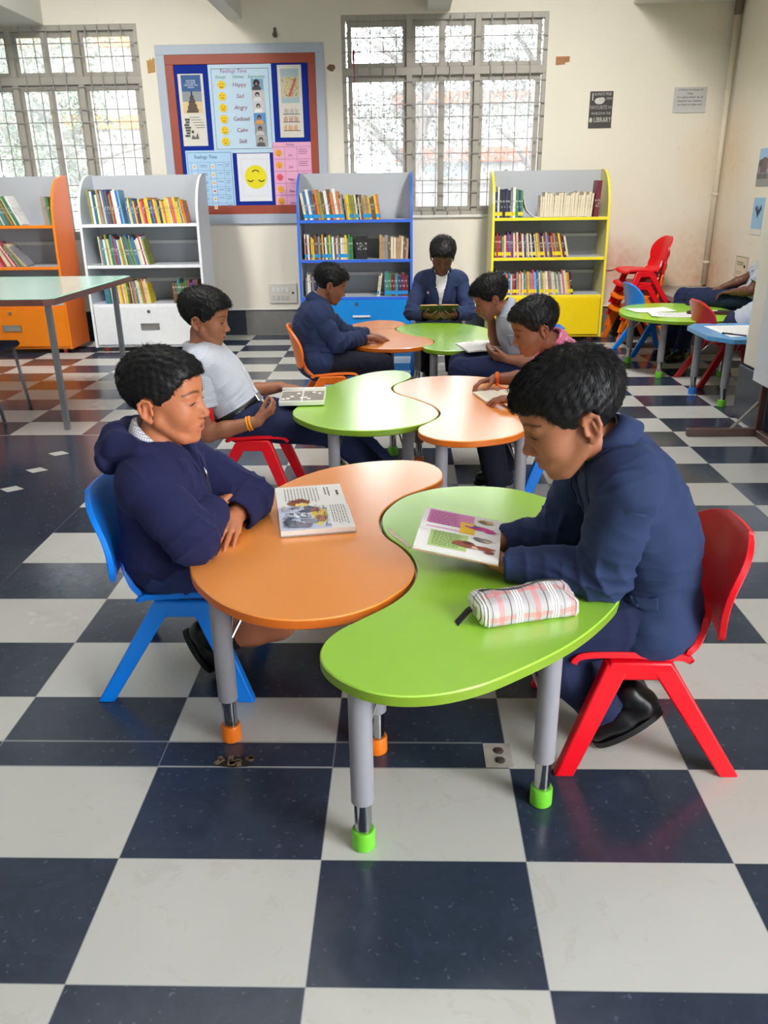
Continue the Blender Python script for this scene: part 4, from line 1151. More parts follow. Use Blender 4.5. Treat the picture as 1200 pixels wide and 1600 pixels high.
def cloth(name, rgb, rough=.8, sheen=.3, weave=900, bump=.25, var=.12, hs=18):
    if name in MATS: return MATS[name]
    m, nt, p = newmat(name); L = nt.links
    tc = N(nt, 'ShaderNodeTexCoord')
    nz = N(nt, 'ShaderNodeTexNoise'); nz.inputs['Scale'].default_value = hs; nz.inputs['Detail'].default_value = 5; L.new(tc.outputs['Object'], nz.inputs[0])
    n2 = N(nt, 'ShaderNodeTexNoise'); n2.inputs['Scale'].default_value = weave; n2.inputs['Detail'].default_value = 2; L.new(tc.outputs['Object'], n2.inputs[0])
    c = srgb(*rgb)
    col = mixc(nt, nz.outputs[0], tuple(x*(1-var) for x in c), tuple(x*(1+var) for x in c))
    col = mixc(nt, math_node(nt, 'MULTIPLY', n2.outputs[0], .3), col, tuple(min(1, x*1.9+.01) for x in c))
    L.new(col, p.inputs['Base Color']); p.inputs['Roughness'].default_value = rough
    p.inputs['Sheen Weight'].default_value = sheen; p.inputs['Sheen Roughness'].default_value = .5; p.inputs['Sheen Tint'].default_value = (*[min(1, x*3+.05) for x in c], 1)
    p.inputs['Specular IOR Level'].default_value = .2
    b = N(nt, 'ShaderNodeBump'); b.inputs['Strength'].default_value = bump; b.inputs['Distance'].default_value = .001
    L.new(n2.outputs[0], b.inputs['Height']); L.new(b.outputs[0], p.inputs['Normal'])
    MATS[name] = m
    return m
def check_cloth(name, base, line, cell=.0075, wid=.28, line2=None, vstripe=False):
    """fine woven check laid out along the garment (attribute 'cloth' holds the run around and along each limb, in metres)"""
    if name in MATS: return MATS[name]
    m, nt, p = newmat(name); L = nt.links
    at = N(nt, 'ShaderNodeAttribute'); at.attribute_name = 'cloth'; sp = N(nt, 'ShaderNodeSeparateXYZ'); L.new(at.outputs['Vector'], sp.inputs[0])
    fr = lambda s: math_node(nt, 'LESS_THAN', math_node(nt, 'FRACT', math_node(nt, 'DIVIDE', s, cell)), wid)
    a, b_ = fr(sp.outputs[0]), fr(sp.outputs[1])
    tc = N(nt, 'ShaderNodeTexCoord'); nz = N(nt, 'ShaderNodeTexNoise'); nz.inputs['Scale'].default_value = 25; L.new(tc.outputs['Object'], nz.inputs[0])
    s = math_node(nt, 'ADD', math_node(nt, 'MULTIPLY', a, .62), math_node(nt, 'MULTIPLY', b_, .0 if vstripe else .62)); s = math_node(nt, 'MINIMUM', s, 1.0)
    c = mixc(nt, s, srgb(*base), srgb(*line))
    if line2:
        c = mixc(nt, math_node(nt, 'MULTIPLY', math_node(nt, 'GREATER_THAN', nz.outputs[0], .62), .7), c, srgb(*line2))
    L.new(c, p.inputs['Base Color']); p.inputs['Roughness'].default_value = .8; p.inputs['Specular IOR Level'].default_value = .2; p.inputs['Sheen Weight'].default_value = .15
    MATS[name] = m
    return m
BLAZER = cloth('blue_blazer_wool', (38, 50, 82)); HOODIE = cloth('navy_fleece', (28, 31, 66), .9, .45, 500, .4)
TROUSER = cloth('navy_trouser_cloth', (28, 36, 66), .8, .2); DARKTR = cloth('dark_trouser_cloth', (24, 26, 38), .8, .2); SHORTS = cloth('navy_shorts_cloth', (40, 52, 92), .8, .25)
SHOE = mat('black_shoe_leather', (18, 18, 20), .32, var=.3, scale=20, bump=.15); SOCK = cloth('dark_sock', (22, 22, 28), .9, .1, 300)
SHIRT_W = check_cloth('white_blue_check', (226, 228, 236), (128, 136, 160), .0072, .30)
SHIRT_P = check_cloth('pink_check', (226, 130, 158), (196, 84, 122), .011, .35, (240, 190, 205))
SHIRT_B = check_cloth('pale_check_far', (206, 212, 224), (120, 130, 155), .009, .35)
COLLAR_W = check_cloth('collar_check', (238, 238, 242), (120, 110, 130), .0062, .26)

def nfr(fwd, lat):
    f = unit(fwd); l = unit(np.asarray(lat)-f*(np.asarray(lat) @ f)); return np.stack([f, l, np.cross(f, l)], 1)
class Pose: pass
def torso(P, t=0.0, k=.06, full=True):
    """pelvis, waist, ribs and shoulder girdle; t thickens for clothing"""
    out = []; up = unit(P.neck-P.pelvis)
    upl = unit(P.chest-P.pelvis); uph = unit(P.neck-P.chest)
    Fp = np.stack([unit(P.fwd-upl*(P.fwd @ upl)), P.lat, upl], 1)
    Fc = np.stack([unit(P.fwd-uph*(P.fwd @ uph)), P.lat, uph], 1)
    s = P.build
    out.append(ELL(P.pelvis, (.098*s+t, .142*s+t, .105*s+t), Fp, k))
    out.append(ELL(P.pelvis*.5+P.chest*.5-Fp[:, 0]*P.slump, (.088*s+t, .124*s+t, .135*s+t), Fp, k))
    out.append(ELL(P.chest, (.100*s+t, .138*s+t, .150*s+t), Fc, k))
    out.append(CAP(P.shL*.86+P.neck*.14, P.shR*.86+P.neck*.14, .052*s+t, .052*s+t, k))
    for sh in (P.shL, P.shR): out.append(CAP(P.neck-P.axis*.030, sh*.75+P.neck*.25-P.axis*.014, .038*s+t*.4, .046*s+t*.8, k*.8))
    return out
def arm(P, sd, r=(.048, .040, .037, .026), k=.02):
    sh, el, wr = (P.shL, P.elL, P.wrL) if sd > 0 else (P.shR, P.elR, P.wrR)
    mid = sh*.5+el*.5; fm = el*.65+wr*.35
    return [CAP(sh, mid, r[0], r[1]+.002, k), CAP(mid, el, r[1]+.002, r[2]-.001, k), CAP(el, fm, r[2]-.001, r[2], k), CAP(fm, wr, r[2], r[3], k)]
def leg_prims(P, sd, t=0.0, ankle=True):
    hp, kn, an = (P.hpL, P.knL, P.anL) if sd > 0 else (P.hpR, P.knR, P.anR)
    calf = kn*.68+an*.32
    return [CAP(hp, kn, .078+t, .056+t, .03), CAP(kn, calf, .055+t, .052+t, .025), CAP(calf, an, .052+t, .034+t*1.4, .025)]
def cloth_uv(V, segs):
    """around / along coordinates from the nearest limb segment"""
    best = np.full(len(V), 1e9); out = np.zeros((len(V), 3))
    for a, b, r in segs:
        a = np.asarray(a, float); b = np.asarray(b, float); d = unit(b-a)
        t, dist = seg_param(V, a, b); m = dist-r < best
        x = unit(np.cross(d, V3(.31, .2, .93)) if abs(d[2]) < .8 else np.cross(d, V3(1, .1, 0))); y = np.cross(d, x)
        q = V-a; ang = np.arctan2(q @ y, q @ x)
        uv = np.stack([ang*r, q @ d, np.zeros(len(V))], 1)
        out[m] = uv[m]; best = np.where(m, dist-r, best)
    return out
def garment(name, prims, mats, parent, h=.0055, limbs=(), seed=1, amp=.004, base=.0016, segs=None, it=2, post=None, label=None):
    V, F = field_mesh(prims, h, (), .015, post)
    V = relax(V, F, it); Nn = vnormals(V, F)
    V = folds(V, Nn, limbs, seed, amp, base)
    o = mesh_obj(name, V, F, mats, parent, None, True)
    if segs is not None: vec_attr(o, 'cloth', cloth_uv(V, segs))
    if label: o['label'] = label
    o_bvh = BVHTree.FromPolygons([Vector(v) for v in V.tolist()], F.tolist())
    return o, o_bvh
def cut_box(p, d, size=.09, k=.004):
    """removes everything beyond the plane through p facing d"""
    d = unit(d); Fm = nfr(d, V3(.2, .3, 1) if abs(d[2]) < .8 else V3(1, .2, 0))
    return BOX(p+d*(size+.0), (size-.004, size, size), Fm, .004, k, -1)
def strip(bvh, pts, wid, th, m, name, parent, lift=.0015, side=None, segs=6):
    """ribbon of cloth lying on a surface: pts centre line, wid half widths, side fixed sideways direction per point"""
    pts = [Vector(tuple(p)) for p in crom(pts, segs, False)]; n = len(pts)
    ws = np.interp(np.linspace(0, 1, n), np.linspace(0, 1, len(wid)), wid)
    rows = []
    for i, p in enumerate(pts):
        t = (pts[min(i+1, n-1)]-pts[max(i-1, 0)]).normalized()
        q, nr, _, _ = bvh.find_nearest(p)
        sd = nr.cross(t).normalized() if side is None else Vector(tuple(side))
        row = []
        for s in (-1, -.5, 0, .5, 1):
            r = q+sd*ws[i]*s
            q2, n2, _, _ = bvh.find_nearest(r)
            row.append(tuple(q2+n2*(lift+th)))
        rows.append(row)
    mbx = shell(rows, th)
    A = np.array(rows); nn = np.cross(A[-1, 0]-A[0, 0], A[0, -1]-A[0, 0])
    o = build(mbx, name, m, parent, True)
    return o

def make_hair(parent, c, Fm, H, seed, nstr=2600, length=.020, lift=.35, top=.065, side=.022, fringe=0.0, jag=.03, hair_m=None, line=None):
    pr = [ELL(c+Fm @ (np.array((-.085, 0, .155))*H), np.array((.405, .325, .335))*H, Fm, .03),
          ELL(c+Fm @ (np.array((.11, 0, .22))*H), np.array((.235, .245, .20))*H, Fm, .06*H)]
    pts = line or [(0, .285+fringe), (18, .275+fringe), (34, .235+fringe*.6), (46, .155), (56, .06), (66, -.05), (75, -.11), (83, -.12), (89, -.07), (94, .03), (104, .065), (114, .03), (121, -.11), (131, -.25), (146, -.33), (180, -.36)]
    A = np.array([p[0] for p in pts]); B = np.array([p[1] for p in pts])
    def local(X, Y, Z):
        q0, q1, q2 = X-c[0], Y-c[1], Z-c[2]
        return tuple((q0*Fm[0, i]+q1*Fm[1, i]+q2*Fm[2, i])/H for i in range(3))
    def post(D, ax):
        X = ax[0][:, None, None]; Y = ax[1][None, :, None]; Z = ax[2][None, None, :]
        f, l, u = local(X, Y, Z)
        th = side+(top-side)*np.clip((u+.05)/.40, 0, 1)**1.2
        az = np.degrees(np.arctan2(np.abs(l), f+.02))
        uh = np.interp(az, A, B) + jag*(np.sin(az*.55+seed)+.6*np.sin(az*1.3+seed*2)+.5*np.sin(l*60+seed))*.35
        d = D-(th*H).astype(np.float32)
        edge = ((uh-u)*.62*H).astype(np.float32)
        kk = .012
        hh = np.maximum(kk-np.abs(d-edge), 0)
        out = np.maximum(d, edge)+hh*hh/(4*kk)
        n = (.0016*np.sin(f*75+np.sin(l*40)*2)+.0016*np.sin(l*83+u*30)+.0012*np.sin(u*95+f*40)).astype(np.float32)
        return (out+n*.6).astype(np.float32)
    V, F = field_mesh(pr, .0042, (), .035, post)
    V = relax(V, F, 1)
    o = mesh_obj('hair', V, F, hair_m or HAIR, parent, None, True)
    # short strands combed away from the whorl
    rs = np.random.RandomState(seed)
    Nn = vnormals(V, F); q = (V-c) @ Fm/H
    r2 = np.sqrt((q**2).sum(1))
    skull = np.sqrt(((q[:, 0]+.085)/.405)**2+(q[:, 1]/.325)**2+((q[:, 2]-.155)/.335)**2)
    ok = np.nonzero(skull > 1.03)[0]
    nstr = int(nstr*2.2)
    if nstr and len(ok):
        i = rs.choice(ok, nstr); p = V[i]+rs.normal(size=(nstr, 3))*.0012; n = Nn[i]
        wh = c+Fm @ (np.array((-.22, .04, .47))*H)
        cd = p-wh; cd -= n*(cd*n).sum(1)[:, None]; cd /= np.linalg.norm(cd, axis=1)[:, None]+1e-9
        cd += Fm[:, 0]*.25; cd -= n*(cd*n).sum(1)[:, None]*.8
        cd += rs.normal(size=(nstr, 3))*(.14+.5*np.exp(-(np.linalg.norm(p-wh, axis=1)/(.16*H))**2))[:, None]; cd /= np.linalg.norm(cd, axis=1)[:, None]
        qu = q[i, 2]; sh = np.clip((qu+.15)/.4, .35, 1)
        Ls = length*(.6+.7*rs.rand(nstr))*sh
        lf = lift*(.5+rs.rand(nstr))
        T = [0, .4, .75, 1.0]; pts3 = []
        for t in T: pts3.append(p-n*.0015+cd*(Ls*t)[:, None]+n*(Ls*lf*(t-.75*t*t))[:, None])
        W = np.cross(cd, n); W /= np.linalg.norm(W, axis=1)[:, None]+1e-9
        VV = []; rad = [.00055, .00055, .00042, .00012]
        for pt, r in zip(pts3, rad):
            for a in (0, 2.094, 4.189): VV.append(pt+(W*math.cos(a)+n*math.sin(a))*r)
        VV = np.stack(VV, 1)          # nstr, 12, 3
        base = np.arange(nstr)[:, None, None]*12
        Q = np.array([[s*3+a, s*3+(a+1) % 3, s*3+3+(a+1) % 3, s*3+3+a] for s in range(3) for a in range(3)])[None]
        mesh_obj('hair_strands', VV.reshape(-1, 3), (base+Q).reshape(-1, 4), hair_m or HAIR, o, None, True)
    return o
def make_eyes(parent, c, Fm, H, look=(0.85, 0, -.53)):
    for s in (1, -1):
        e = c+Fm @ (np.array((.262, s*.122, -.024))*H)
        r = .0615*H
        vs = []; fs = []; n, m = 20, 12
        for i in range(m+1):
            a = PI*i/m
            for k in range(n): b = 2*PI*k/n; vs.append((math.sin(a)*math.cos(b), math.sin(a)*math.sin(b), math.cos(a)))
        for i in range(m):
            for k in range(n): fs.append((i*n+k, i*n+(k+1) % n, (i+1)*n+(k+1) % n, (i+1)*n+k))
        A = np.array(vs); lk = unit(look)
        dv = A @ lk
        V = e+(A*np.array((1.02, 1.04, .95))) @ Fm.T*r
        o = mesh_obj('eye', V, np.array(fs), EYE, parent, None, True)
        col = np.tile((.62, .58, .54), (len(A), 1)); col[dv > .80] = (.02, .011, .007); col[dv > .95] = (.004, .004, .004)
        corner_attr(o, 'tone', col)
        # lash line along the edge of the upper lid
        pts = []
        for t in np.linspace(-1, 1, 9):
            l = s*.122+t*.062; u = -.0375+.009*(1-t*t)-.008*abs(t)
            f = .262+math.sqrt(max(.0004, .0745**2*(1-((l-s*.122)/.082)**2-((u+.022)/.070)**2)))
            pts.append(c+Fm @ (np.array((f-.001, l, u))*H))
        m_ = MB(); m_.tube(pts, [.0005]+[.0014]*7+[.0005], 6); build(m_, 'eyelashes', LASH, parent, smooth=True)
def collar(parent, P, m, r=.058, hgt=.036, gap=.5, name='shirt_collar', flare=.014, drop=.5, axis=None, c0=None, th=.0025):
    """folded collar round the neck, open at the throat"""
    up = P.axis if axis is None else unit(axis)
    f = unit(P.fwd-up*(P.fwd @ up)); l = np.cross(up, f)
    c0 = P.neck+up*.012 if c0 is None else c0
    rows = []
    for i in range(29):
        a = -PI+gap*.5+(2*PI-gap)*i/28+PI    # starts and ends at the throat
        a = gap*.5+(2*PI-gap)*i/28
        dirv = f*math.cos(a)*1.05+l*math.sin(a)*.98
        fr = .5+.5*math.cos(a)               # 1 at throat
        b = c0-f*.004-up*.030*fr*drop
        hh = hgt*(1-.25*fr)
        tip = hgt*(1.0+.9*fr**3)
        rows.append([b+dirv*(r-.002), b+dirv*(r-.004)+up*hh*.6, b+dirv*(r-.003)+up*hh, b+dirv*(r+.004)+up*hh*.93, b+dirv*(r+flare*.6)+up*(hh-tip*.55), b+dirv*(r+flare)+up*(hh-tip*1.05)])
    o = build(shell([[tuple(q) for q in r_] for r_ in rows], th), name, m, parent, True)
    A = np.array(o.data.attributes['position'].data[0].vector) if False else None
    co = np.empty(len(o.data.vertices)*3); o.data.vertices.foreach_get('co', co); co = co.reshape(-1, 3)+np.array(origin_of(o))
    rel = co-c0; ang = np.arctan2(rel @ l, rel @ f)
    vec_attr(o, 'cloth', np.stack([ang*r, rel @ up, 0*ang], 1))
    return o
def shoe(parent, heel, toe, up, m=None, w=.037, hh=.055):
    heel = np.asarray(heel, float); toe = np.asarray(toe, float); up = unit(up); d = unit(toe-heel); up = unit(up-d*(up @ d)); L = np.linalg.norm(toe-heel)
    pr = [CAP(heel+up*.032+d*.03, heel+up*.030+d*L*.55, .034, .033, .02), CAP(heel+up*.030+d*L*.5, toe+up*.026-d*.030, .036, .028, .02),
          CAP(heel+up*.05+d*.035, heel+up*.085+d*.045, .036, .038, .02)]
    pr.append(BOX(heel+d*L*.5-up*.06, (L, .08, .058), nfr(d, np.cross(up, d)), .002, .003, -1))
    V, F = field_mesh(pr, .0045); V = relax(V, F, 1)
    o = mesh_obj('shoe', V, F, m or SHOE, parent, None, True)
    ol = [(.5*L*math.cos(a)*(1.0), (.036+.004*math.cos(a))*math.sin(a)) for a in [2*PI*i/28 for i in range(28)]]
    Fm = nfr(d, np.cross(up, d)); cc = heel+d*L*.5
    mbx = MB(); mbx.prism(ol, -.010, .006, fn=lambda x, y, z: tuple(cc+Fm[:, 0]*x+Fm[:, 1]*y+Fm[:, 2]*z)); build(mbx, 'sole', mat('black_rubber', (14, 14, 15), .6), o)
    # lace panel
    mbx = MB()
    for k in range(4):
        q = heel+d*(.055+.017*k)+up*(.083-.0105*k); s_ = np.cross(up, d)
        mbx.tube([q-s_*.02, q+up*.003, q+s_*.02], .0022, 6)
    build(mbx, 'laces', SOCK, o, True)
    return o

def setup(P):
    P.Fm = head_frame(*P.face)
    P.head_base = P.head+P.Fm @ (np.array((-.13, 0, -.28))*P.H)
    P.axis = unit(unit(P.neck-P.chest)+.6*unit(P.head_base-P.neck))
def person(P, label, loc):
    t = thing('person', label, 'person', loc)
    P.root = t
    setup(P)
    pr = torso(P, 0) if P.torso else []
    pr += [CAP(P.neck, P.head_base, .046, .042, .03), CAP(P.neck, P.head+P.Fm @ (np.array((-.05, 0, -.22))*P.H), .044, .038, .03)]
    pr += head_prims(P.head, P.Fm, P.H, P.mouth, P.chub, P.nose)
    fine = [(P.head-.19, P.head+.19, P.hres)]
    tips = []
    for sd in (1, -1):
        pr += arm(P, sd)
        hd = P.handL if sd > 0 else P.handR
        if hd is not None:
            w = P.wrL if sd > 0 else P.wrR
            hp, tp = hand_prims(w, np.array(hd['d'], float), np.array(hd['n'], float), sd, hd.get('s', 1.0), hd.get('curl', (.3, .35, .4, .45)), hd.get('spread', .1), hd.get('thumb', (.6, .6, -.25)), tcurl=hd.get('tcurl', .35))
            pr += hp; tips += tp
            if P.handres < .006: fine.append((w-.13+unit(hd['d'])*.07, w+.13+unit(hd['d'])*.07, P.handres))
    if P.legs:
        for sd in (1, -1): pr += leg_prims(P, sd)
    V, F = field_mesh(pr, P.res, fine)
    V = relax(V, F, 1, .35)
    o = mesh_obj('body', V, F, SKIN, t, None, True)
    col = head_colors(V, P.head, P.Fm, P.H, P.skin, P.lip, P.brow)
    for tp in tips:      # paler nails and finger ends
        m = np.exp(-(((V-tp)**2).sum(1))/.0085**2)[:, None]*.35
        col = col*(1-m)+np.array(srgb(min(255, P.skin[0]+45), P.skin[1]+35, P.skin[2]+30))*m
    corner_attr(o, 'tone', col)
    P.body = o
    if P.eyes: make_eyes(t, P.head, P.Fm, P.H)
    make_hair(t, P.head, P.Fm, P.H, P.seed, **P.hair)
    return t
def base_pose(**kw):
    P = Pose()
    P.torso = True; P.legs = False; P.eyes = True; P.mouth = .006; P.chub = 1.0; P.nose = 1.0; P.hres = .0032; P.res = .0062; P.handres = .0034
    P.skin = (176, 118, 84); P.lip = (168, 98, 88); P.brow = 1.0; P.build = 1.0; P.slump = 0.0; P.handL = P.handR = None; P.hair = {}; P.seed = 1
    for k, v in kw.items(): setattr(P, k, np.array(v, float) if isinstance(v, tuple) and len(v) == 3 and k not in ('skin', 'lip', 'face') else v)
    return P
J_EL = lambda t: np.exp(-((t-1.0)/.22)**2)
J_LO = lambda t: np.exp(-((t-.08)/.25)**2)+.5*np.exp(-((t-.95)/.2)**2)
J_ALL = lambda t: .6+0*t
def sleeve(P, sd, r, parent, m, seed, name='sleeve', t_end=1.0, k=.02, h=.0055, amp=.005, uv=False, cuff=.0, wall=.006, puff=.012):
    """tapered sleeve with an open cuff, set into the armhole; r = shoulder, elbow, cuff radii"""
    sh, el, wr = (P.shL, P.elL, P.wrL) if sd > 0 else (P.shR, P.elR, P.wrR)
    if t_end > 1e-6 or t_end == 0:
        pass
    end = el+(wr-el)*t_end; d = unit(wr-el); mid = sh*.5+el*.5
    pr = [CAP(sh, mid, r[0], (r[0]+r[1])/2, k), CAP(mid, el, (r[0]+r[1])/2, r[1], k), CAP(el, end+d*.02, r[1], r[2], k), cut_box(end, d, .07), CAP(end-d*.035, end+d*.05, r[2]-wall-.002, r[2]-wall, .003, -1)]
    limbs = [(sh, el, r[0], lambda t: .35+J_EL(t)), (el, end, r[1], lambda t: J_LO(t)+.25)]
    segs = [(sh, el, r[0]), (el, end, r[1])] if uv else None
    return garment(name, pr, m, parent, h, limbs, seed, amp, .0020, segs)
def short_sleeve(P, sd, r, tsl, parent, m, seed, h=.006):
    sh, el = (P.shL, P.elL) if sd > 0 else (P.shR, P.elR)
    e = sh+(el-sh)*tsl; d = unit(el-sh)
    pr = [CAP(sh, e+d*.03, r[0], r[2], .02), cut_box(e, d, .085), CAP(e-d*.05, e+d*.06, r[2]-.008, r[2]-.006, .004, -1)]
    return garment('sleeve', pr, m, parent, h, [(sh, e, r[0], J_ALL)], seed, .0045, .002, [(sh, el, .06)])
def neck_hole(P, r0=.056, r1=.070):
    return CAP(P.neck-P.axis*.012, P.neck+P.axis*.10, r0, r1, .008, -1)
def blazer(P, parent, m, seed, hem=True, r=(.066, .055, .046), h=.0055, tt=.022, tends=(1.0, 1.0), vopen=True):
    pr = torso(P, tt)
    fw, lt = P.fwd, P.lat; upl = unit(P.chest-P.pelvis)
    if hem:
        pr.append(ELL(P.pelvis-upl*.03+fw*.012, (.138, .186, .108), np.stack([unit(fw-upl*(fw @ upl)), lt, upl], 1), .04))
    for sh in (P.shL, P.shR): pr.append(CAP(sh, sh*.9+P.chest*.1, r[0]*.98, r[0]*.9, .03))
    throat = P.neck+fw*.055; vb = P.chest*.62+P.pelvis*.38+fw*.125
    sub = [neck_hole(P, .060, .075)]
    if vopen: sub.append(CAP(throat+fw*.01, vb, .050, .006, .006, -1))
    limbs = [(P.pelvis, P.chest, .16, lambda t: .45*np.exp(-((t-.35)/.4)**2))]
    for sh in (P.shL, P.shR): limbs.append((sh, P.chest*.5+P.pelvis*.5, .07, lambda t: .5*np.exp(-((t-.3)/.4)**2)))
    o, bvh = garment('blazer', pr+sub, m, parent, h, limbs, seed, .0075, .0030)
    for sd, te in ((1, tends[0]), (-1, tends[1])): sleeve(P, sd, r, o, m, seed+sd, 'sleeve', te, h=h, amp=.0075)
    up = P.axis
    rows = []
    for i in range(21):
        a = math.radians(62+236*i/20); fr = max(0, math.cos(a-PI))
        dv = unit(fw-up*(fw @ up))*math.cos(a)+lt*math.sin(a)
        b = P.neck+up*(.006+.014*fr)
        rows.append([tuple(b+dv*.058-up*.012), tuple(b+dv*.056+up*.022), tuple(b+dv*.062+up*.032), tuple(b+dv*.076+up*.016), tuple(b+dv*.092-up*.022)])
    build(shell(rows, .004), 'collar', m, o, True)
    if vopen:
        for s in (1, -1):
            a0 = P.neck+lt*s*.064+up*.018; a1 = P.neck+lt*s*.074+fw*.05-up*.030; a2 = P.chest+lt*s*.060+fw*.11+up*.01; a3 = vb+lt*s*.012
            strip(bvh, [a0, a1, a2, a3], [.018, .026, .030, .006], .004, m, 'lapel', o, .001)
    for k in range(2):
        q, nr, _, _ = bvh.find_nearest(Vector(tuple(vb-upl*(.03+.075*k))))
        mbx = MB(); mbx.tube([q+nr*.001, q+nr*.005], .0075, 12); build(mbx, 'button', mat('dark_button', (22, 24, 34), .35), o)
    for s in (1, -1):
        p0 = P.pelvis+lt*s*.16+fw*.055+upl*.075
        strip(bvh, [p0-fw*.05, p0, p0+fw*.05], [.017, .019, .017], .003, m, 'pocket_flap', o, .0012)
    return o, bvh
def trousers(P, parent, m, seed, short=False, h=.0065, t=.014, name='trousers', tuck=False):
    add = [ELL(P.pelvis-V3(0, 0, .01), (.108, .150, .098), nfr(P.fwd, P.lat), .04)]; sub = []; limbs = []; segs = []
    if tuck:
        ul = unit(P.chest-P.pelvis); add.append(ELL(P.pelvis-ul*.012, (.128, .170, .098), np.stack([unit(P.fwd-ul*(P.fwd @ ul)), P.lat, ul], 1), .03))
    for sd in (1, -1):
        hp, kn, an = (P.hpL, P.knL, P.anL) if sd > 0 else (P.hpR, P.knR, P.anR)
        if short:
            e = hp+(kn-hp)*.62; d = unit(kn-hp)
            add += [CAP(hp, e+d*.03, .092, .082, .03)]; sub += [cut_box(e, d, .11), CAP(e-d*.05, e+d*.06, .072, .074, .004, -1)]
        else:
            d = unit(an-kn)
            add += [CAP(hp, kn, .088, .068, .03), CAP(kn, an+d*.02, .066, .056, .03)]; sub += [cut_box(an+d*.012, d, .08), CAP(an-d*.03, an+d*.05, .046, .046, .003, -1)]
            limbs.append((kn, an, .066, J_LO))
        limbs.append((hp, kn, .09, lambda t: J_LO(t)))
    return garment(name, add+sub, m, parent, h, limbs, seed, .005, .002)
# ---------------------------------------------------------------- boy in the blue blazer, right foreground
A = base_pose(pelvis=(.80, .185, .385), chest=(.745, .18, .660), neck=(.652, .150, .822), fwd=(-1, 0, 0), lat=(0, -1, 0),
    shL=(.690, .045, .745), shR=(.670, .310, .735), elL=(.668, .100, .505), elR=(.610, .325, .505), wrL=(.442, .175, .490), wrR=(.447, .315, .490),
    hpL=(.80, .10, .375), hpR=(.80, .27, .375), knL=(.50, .09, .33), knR=(.50, .29, .33), anL=(.70, .10, .12), anR=(.72, .30, .10),
    head=(.553, .110, .893), H=.276, face=(182, 22, 2), skin=(172, 112, 82), lip=(160, 92, 84), hres=.0024, mouth=.010, seed=3,
    hair=dict(nstr=5200, length=.017, lift=.40, top=.060, side=.026, fringe=-.085, jag=.02),
    handL=dict(d=(-.55, .85, -.06), n=(.0, .1, -1), curl=(.06, .06, .08, .08), thumb=(.8, .35, -.05), tcurl=.1), handR=dict(d=(-.9, -.2, -.06), n=(.0, -.1, -1), curl=(.06, .06, .08, .08), thumb=(.8, .5, -.05), tcurl=.1), slump=.035)
person(A, 'boy in a blue blazer on the red chair, bent over an open comic book', (.80, .18, 0))
bz, _ = blazer(A, A.root, BLAZER, 11, r=(.076, .070, .043))
collar(A.root, A, COLLAR_W, .050, .034, .5)
trousers(A, A.root, TROUSER, 12)
shoe(A.root, (.845, .085, .125), (.680, .09, .010), (.55, 0, .8)); shoe(A.root, (.86, .30, .11), (.70, .31, .012), (.5, 0, .85))

# ---------------------------------------------------------------- boy in the navy hoodie, left foreground
B = base_pose(pelvis=(-.505, .49, .385), chest=(-.505, .49, .570), neck=(-.518, .49, .712), fwd=(1, 0, 0), lat=(0, 1, 0),
    shL=(-.495, .625, .640), shR=(-.505, .355, .635), elL=(-.285, .620, .505), elR=(-.385, .305, .500), wrL=(-.312, .500, .488), wrR=(-.368, .470, .520),
    hpL=(-.49, .57, .37), hpR=(-.49, .41, .37), knL=(-.18, .60, .20), knR=(-.195, .435, .185), anL=(-.40, .60, .12), anR=(-.415, .425, .115),
    head=(-.466, .50, .848), H=.262, face=(-7, 0, 0), skin=(202, 128, 90), lip=(186, 100, 92), hres=.0024, mouth=.012, seed=6, legs=True,
    hair=dict(nstr=4200, length=.015, lift=.08, top=.052, side=.022, fringe=-.03, jag=.02),
    handL=dict(d=(-.06, -1, -.12), n=(.15, 0, 1), curl=(.14, .16, .18, .22), thumb=(.75, .45, -.2), spread=.05), handR=dict(d=(.25, .9, .15), n=(-.5, -.1, 1), curl=(.3, .3, .3, .3)), handres=.0028)
person(B, 'boy in a navy hoodie with folded arms at the nearest orange table', (-.505, .49, 0))
pr = torso(B, .024)
pr.append(ELL(B.pelvis+V3(0, 0, .02), (.132, .172, .085), nfr(B.fwd, B.lat), .03))
rr = (.076, .068, .055)
for s_ in (B.shL, B.shR): pr.append(CAP(s_, s_*.9+B.chest*.1, rr[0]*.97, rr[0]*.9, .03))
n_ = B.neck
hood = chain([n_+V3(.108, .034, -.090), n_+V3(.090, .080, -.040), n_+V3(.0, .108, .012), n_+V3(-.070, .082, .022), n_+V3(-.100, 0, .022), n_+V3(-.070, -.082, .022), n_+V3(.0, -.108, .012), n_+V3(.090, -.080, -.040), n_+V3(.108, -.034, -.090)], [.016, .024, .033, .042, .046, .042, .033, .024, .016], .010)
hood += [ELL(n_+V3(-.112, 0, -.020), (.040, .120, .052), nfr((1, 0, .5), (0, 1, 0)), .014)]
neckcut = [CAP(n_+V3(0, 0, .0), n_+V3(.03, 0, .14), .058, .080, .010, -1), CAP(n_+V3(.055, 0, .0), B.chest+V3(.125, 0, .07), .036, .006, .006, -1)]
limbs = [(B.pelvis, B.chest, .17, lambda t: .6*np.exp(-((t-.1)/.35)**2)), (B.shR, B.pelvis*.5+B.chest*.5, .08, lambda t: .5*np.exp(-((t-.3)/.4)**2))]
hd, hbv = garment('hoodie', pr+[neckcut[0], neckcut[1]], HOODIE, B.root, .0052, limbs, 21, .0035, .0016)
garment('hood', hood+[CAP(n_+V3(-.01, 0, .01), n_+V3(.03, 0, .14), .058, .080, .010, -1)], HOODIE, hd, .005, [(n_+V3(-.1, .1, 0), n_+V3(-.1, -.1, 0), .06, J_ALL)], 25, .003, .0022)
sleeve(B, 1, rr, hd, HOODIE, 23, t_end=.97, amp=.0032); sleeve(B, -1, rr, hd, HOODIE, 24, t_end=1.0, amp=.0036)
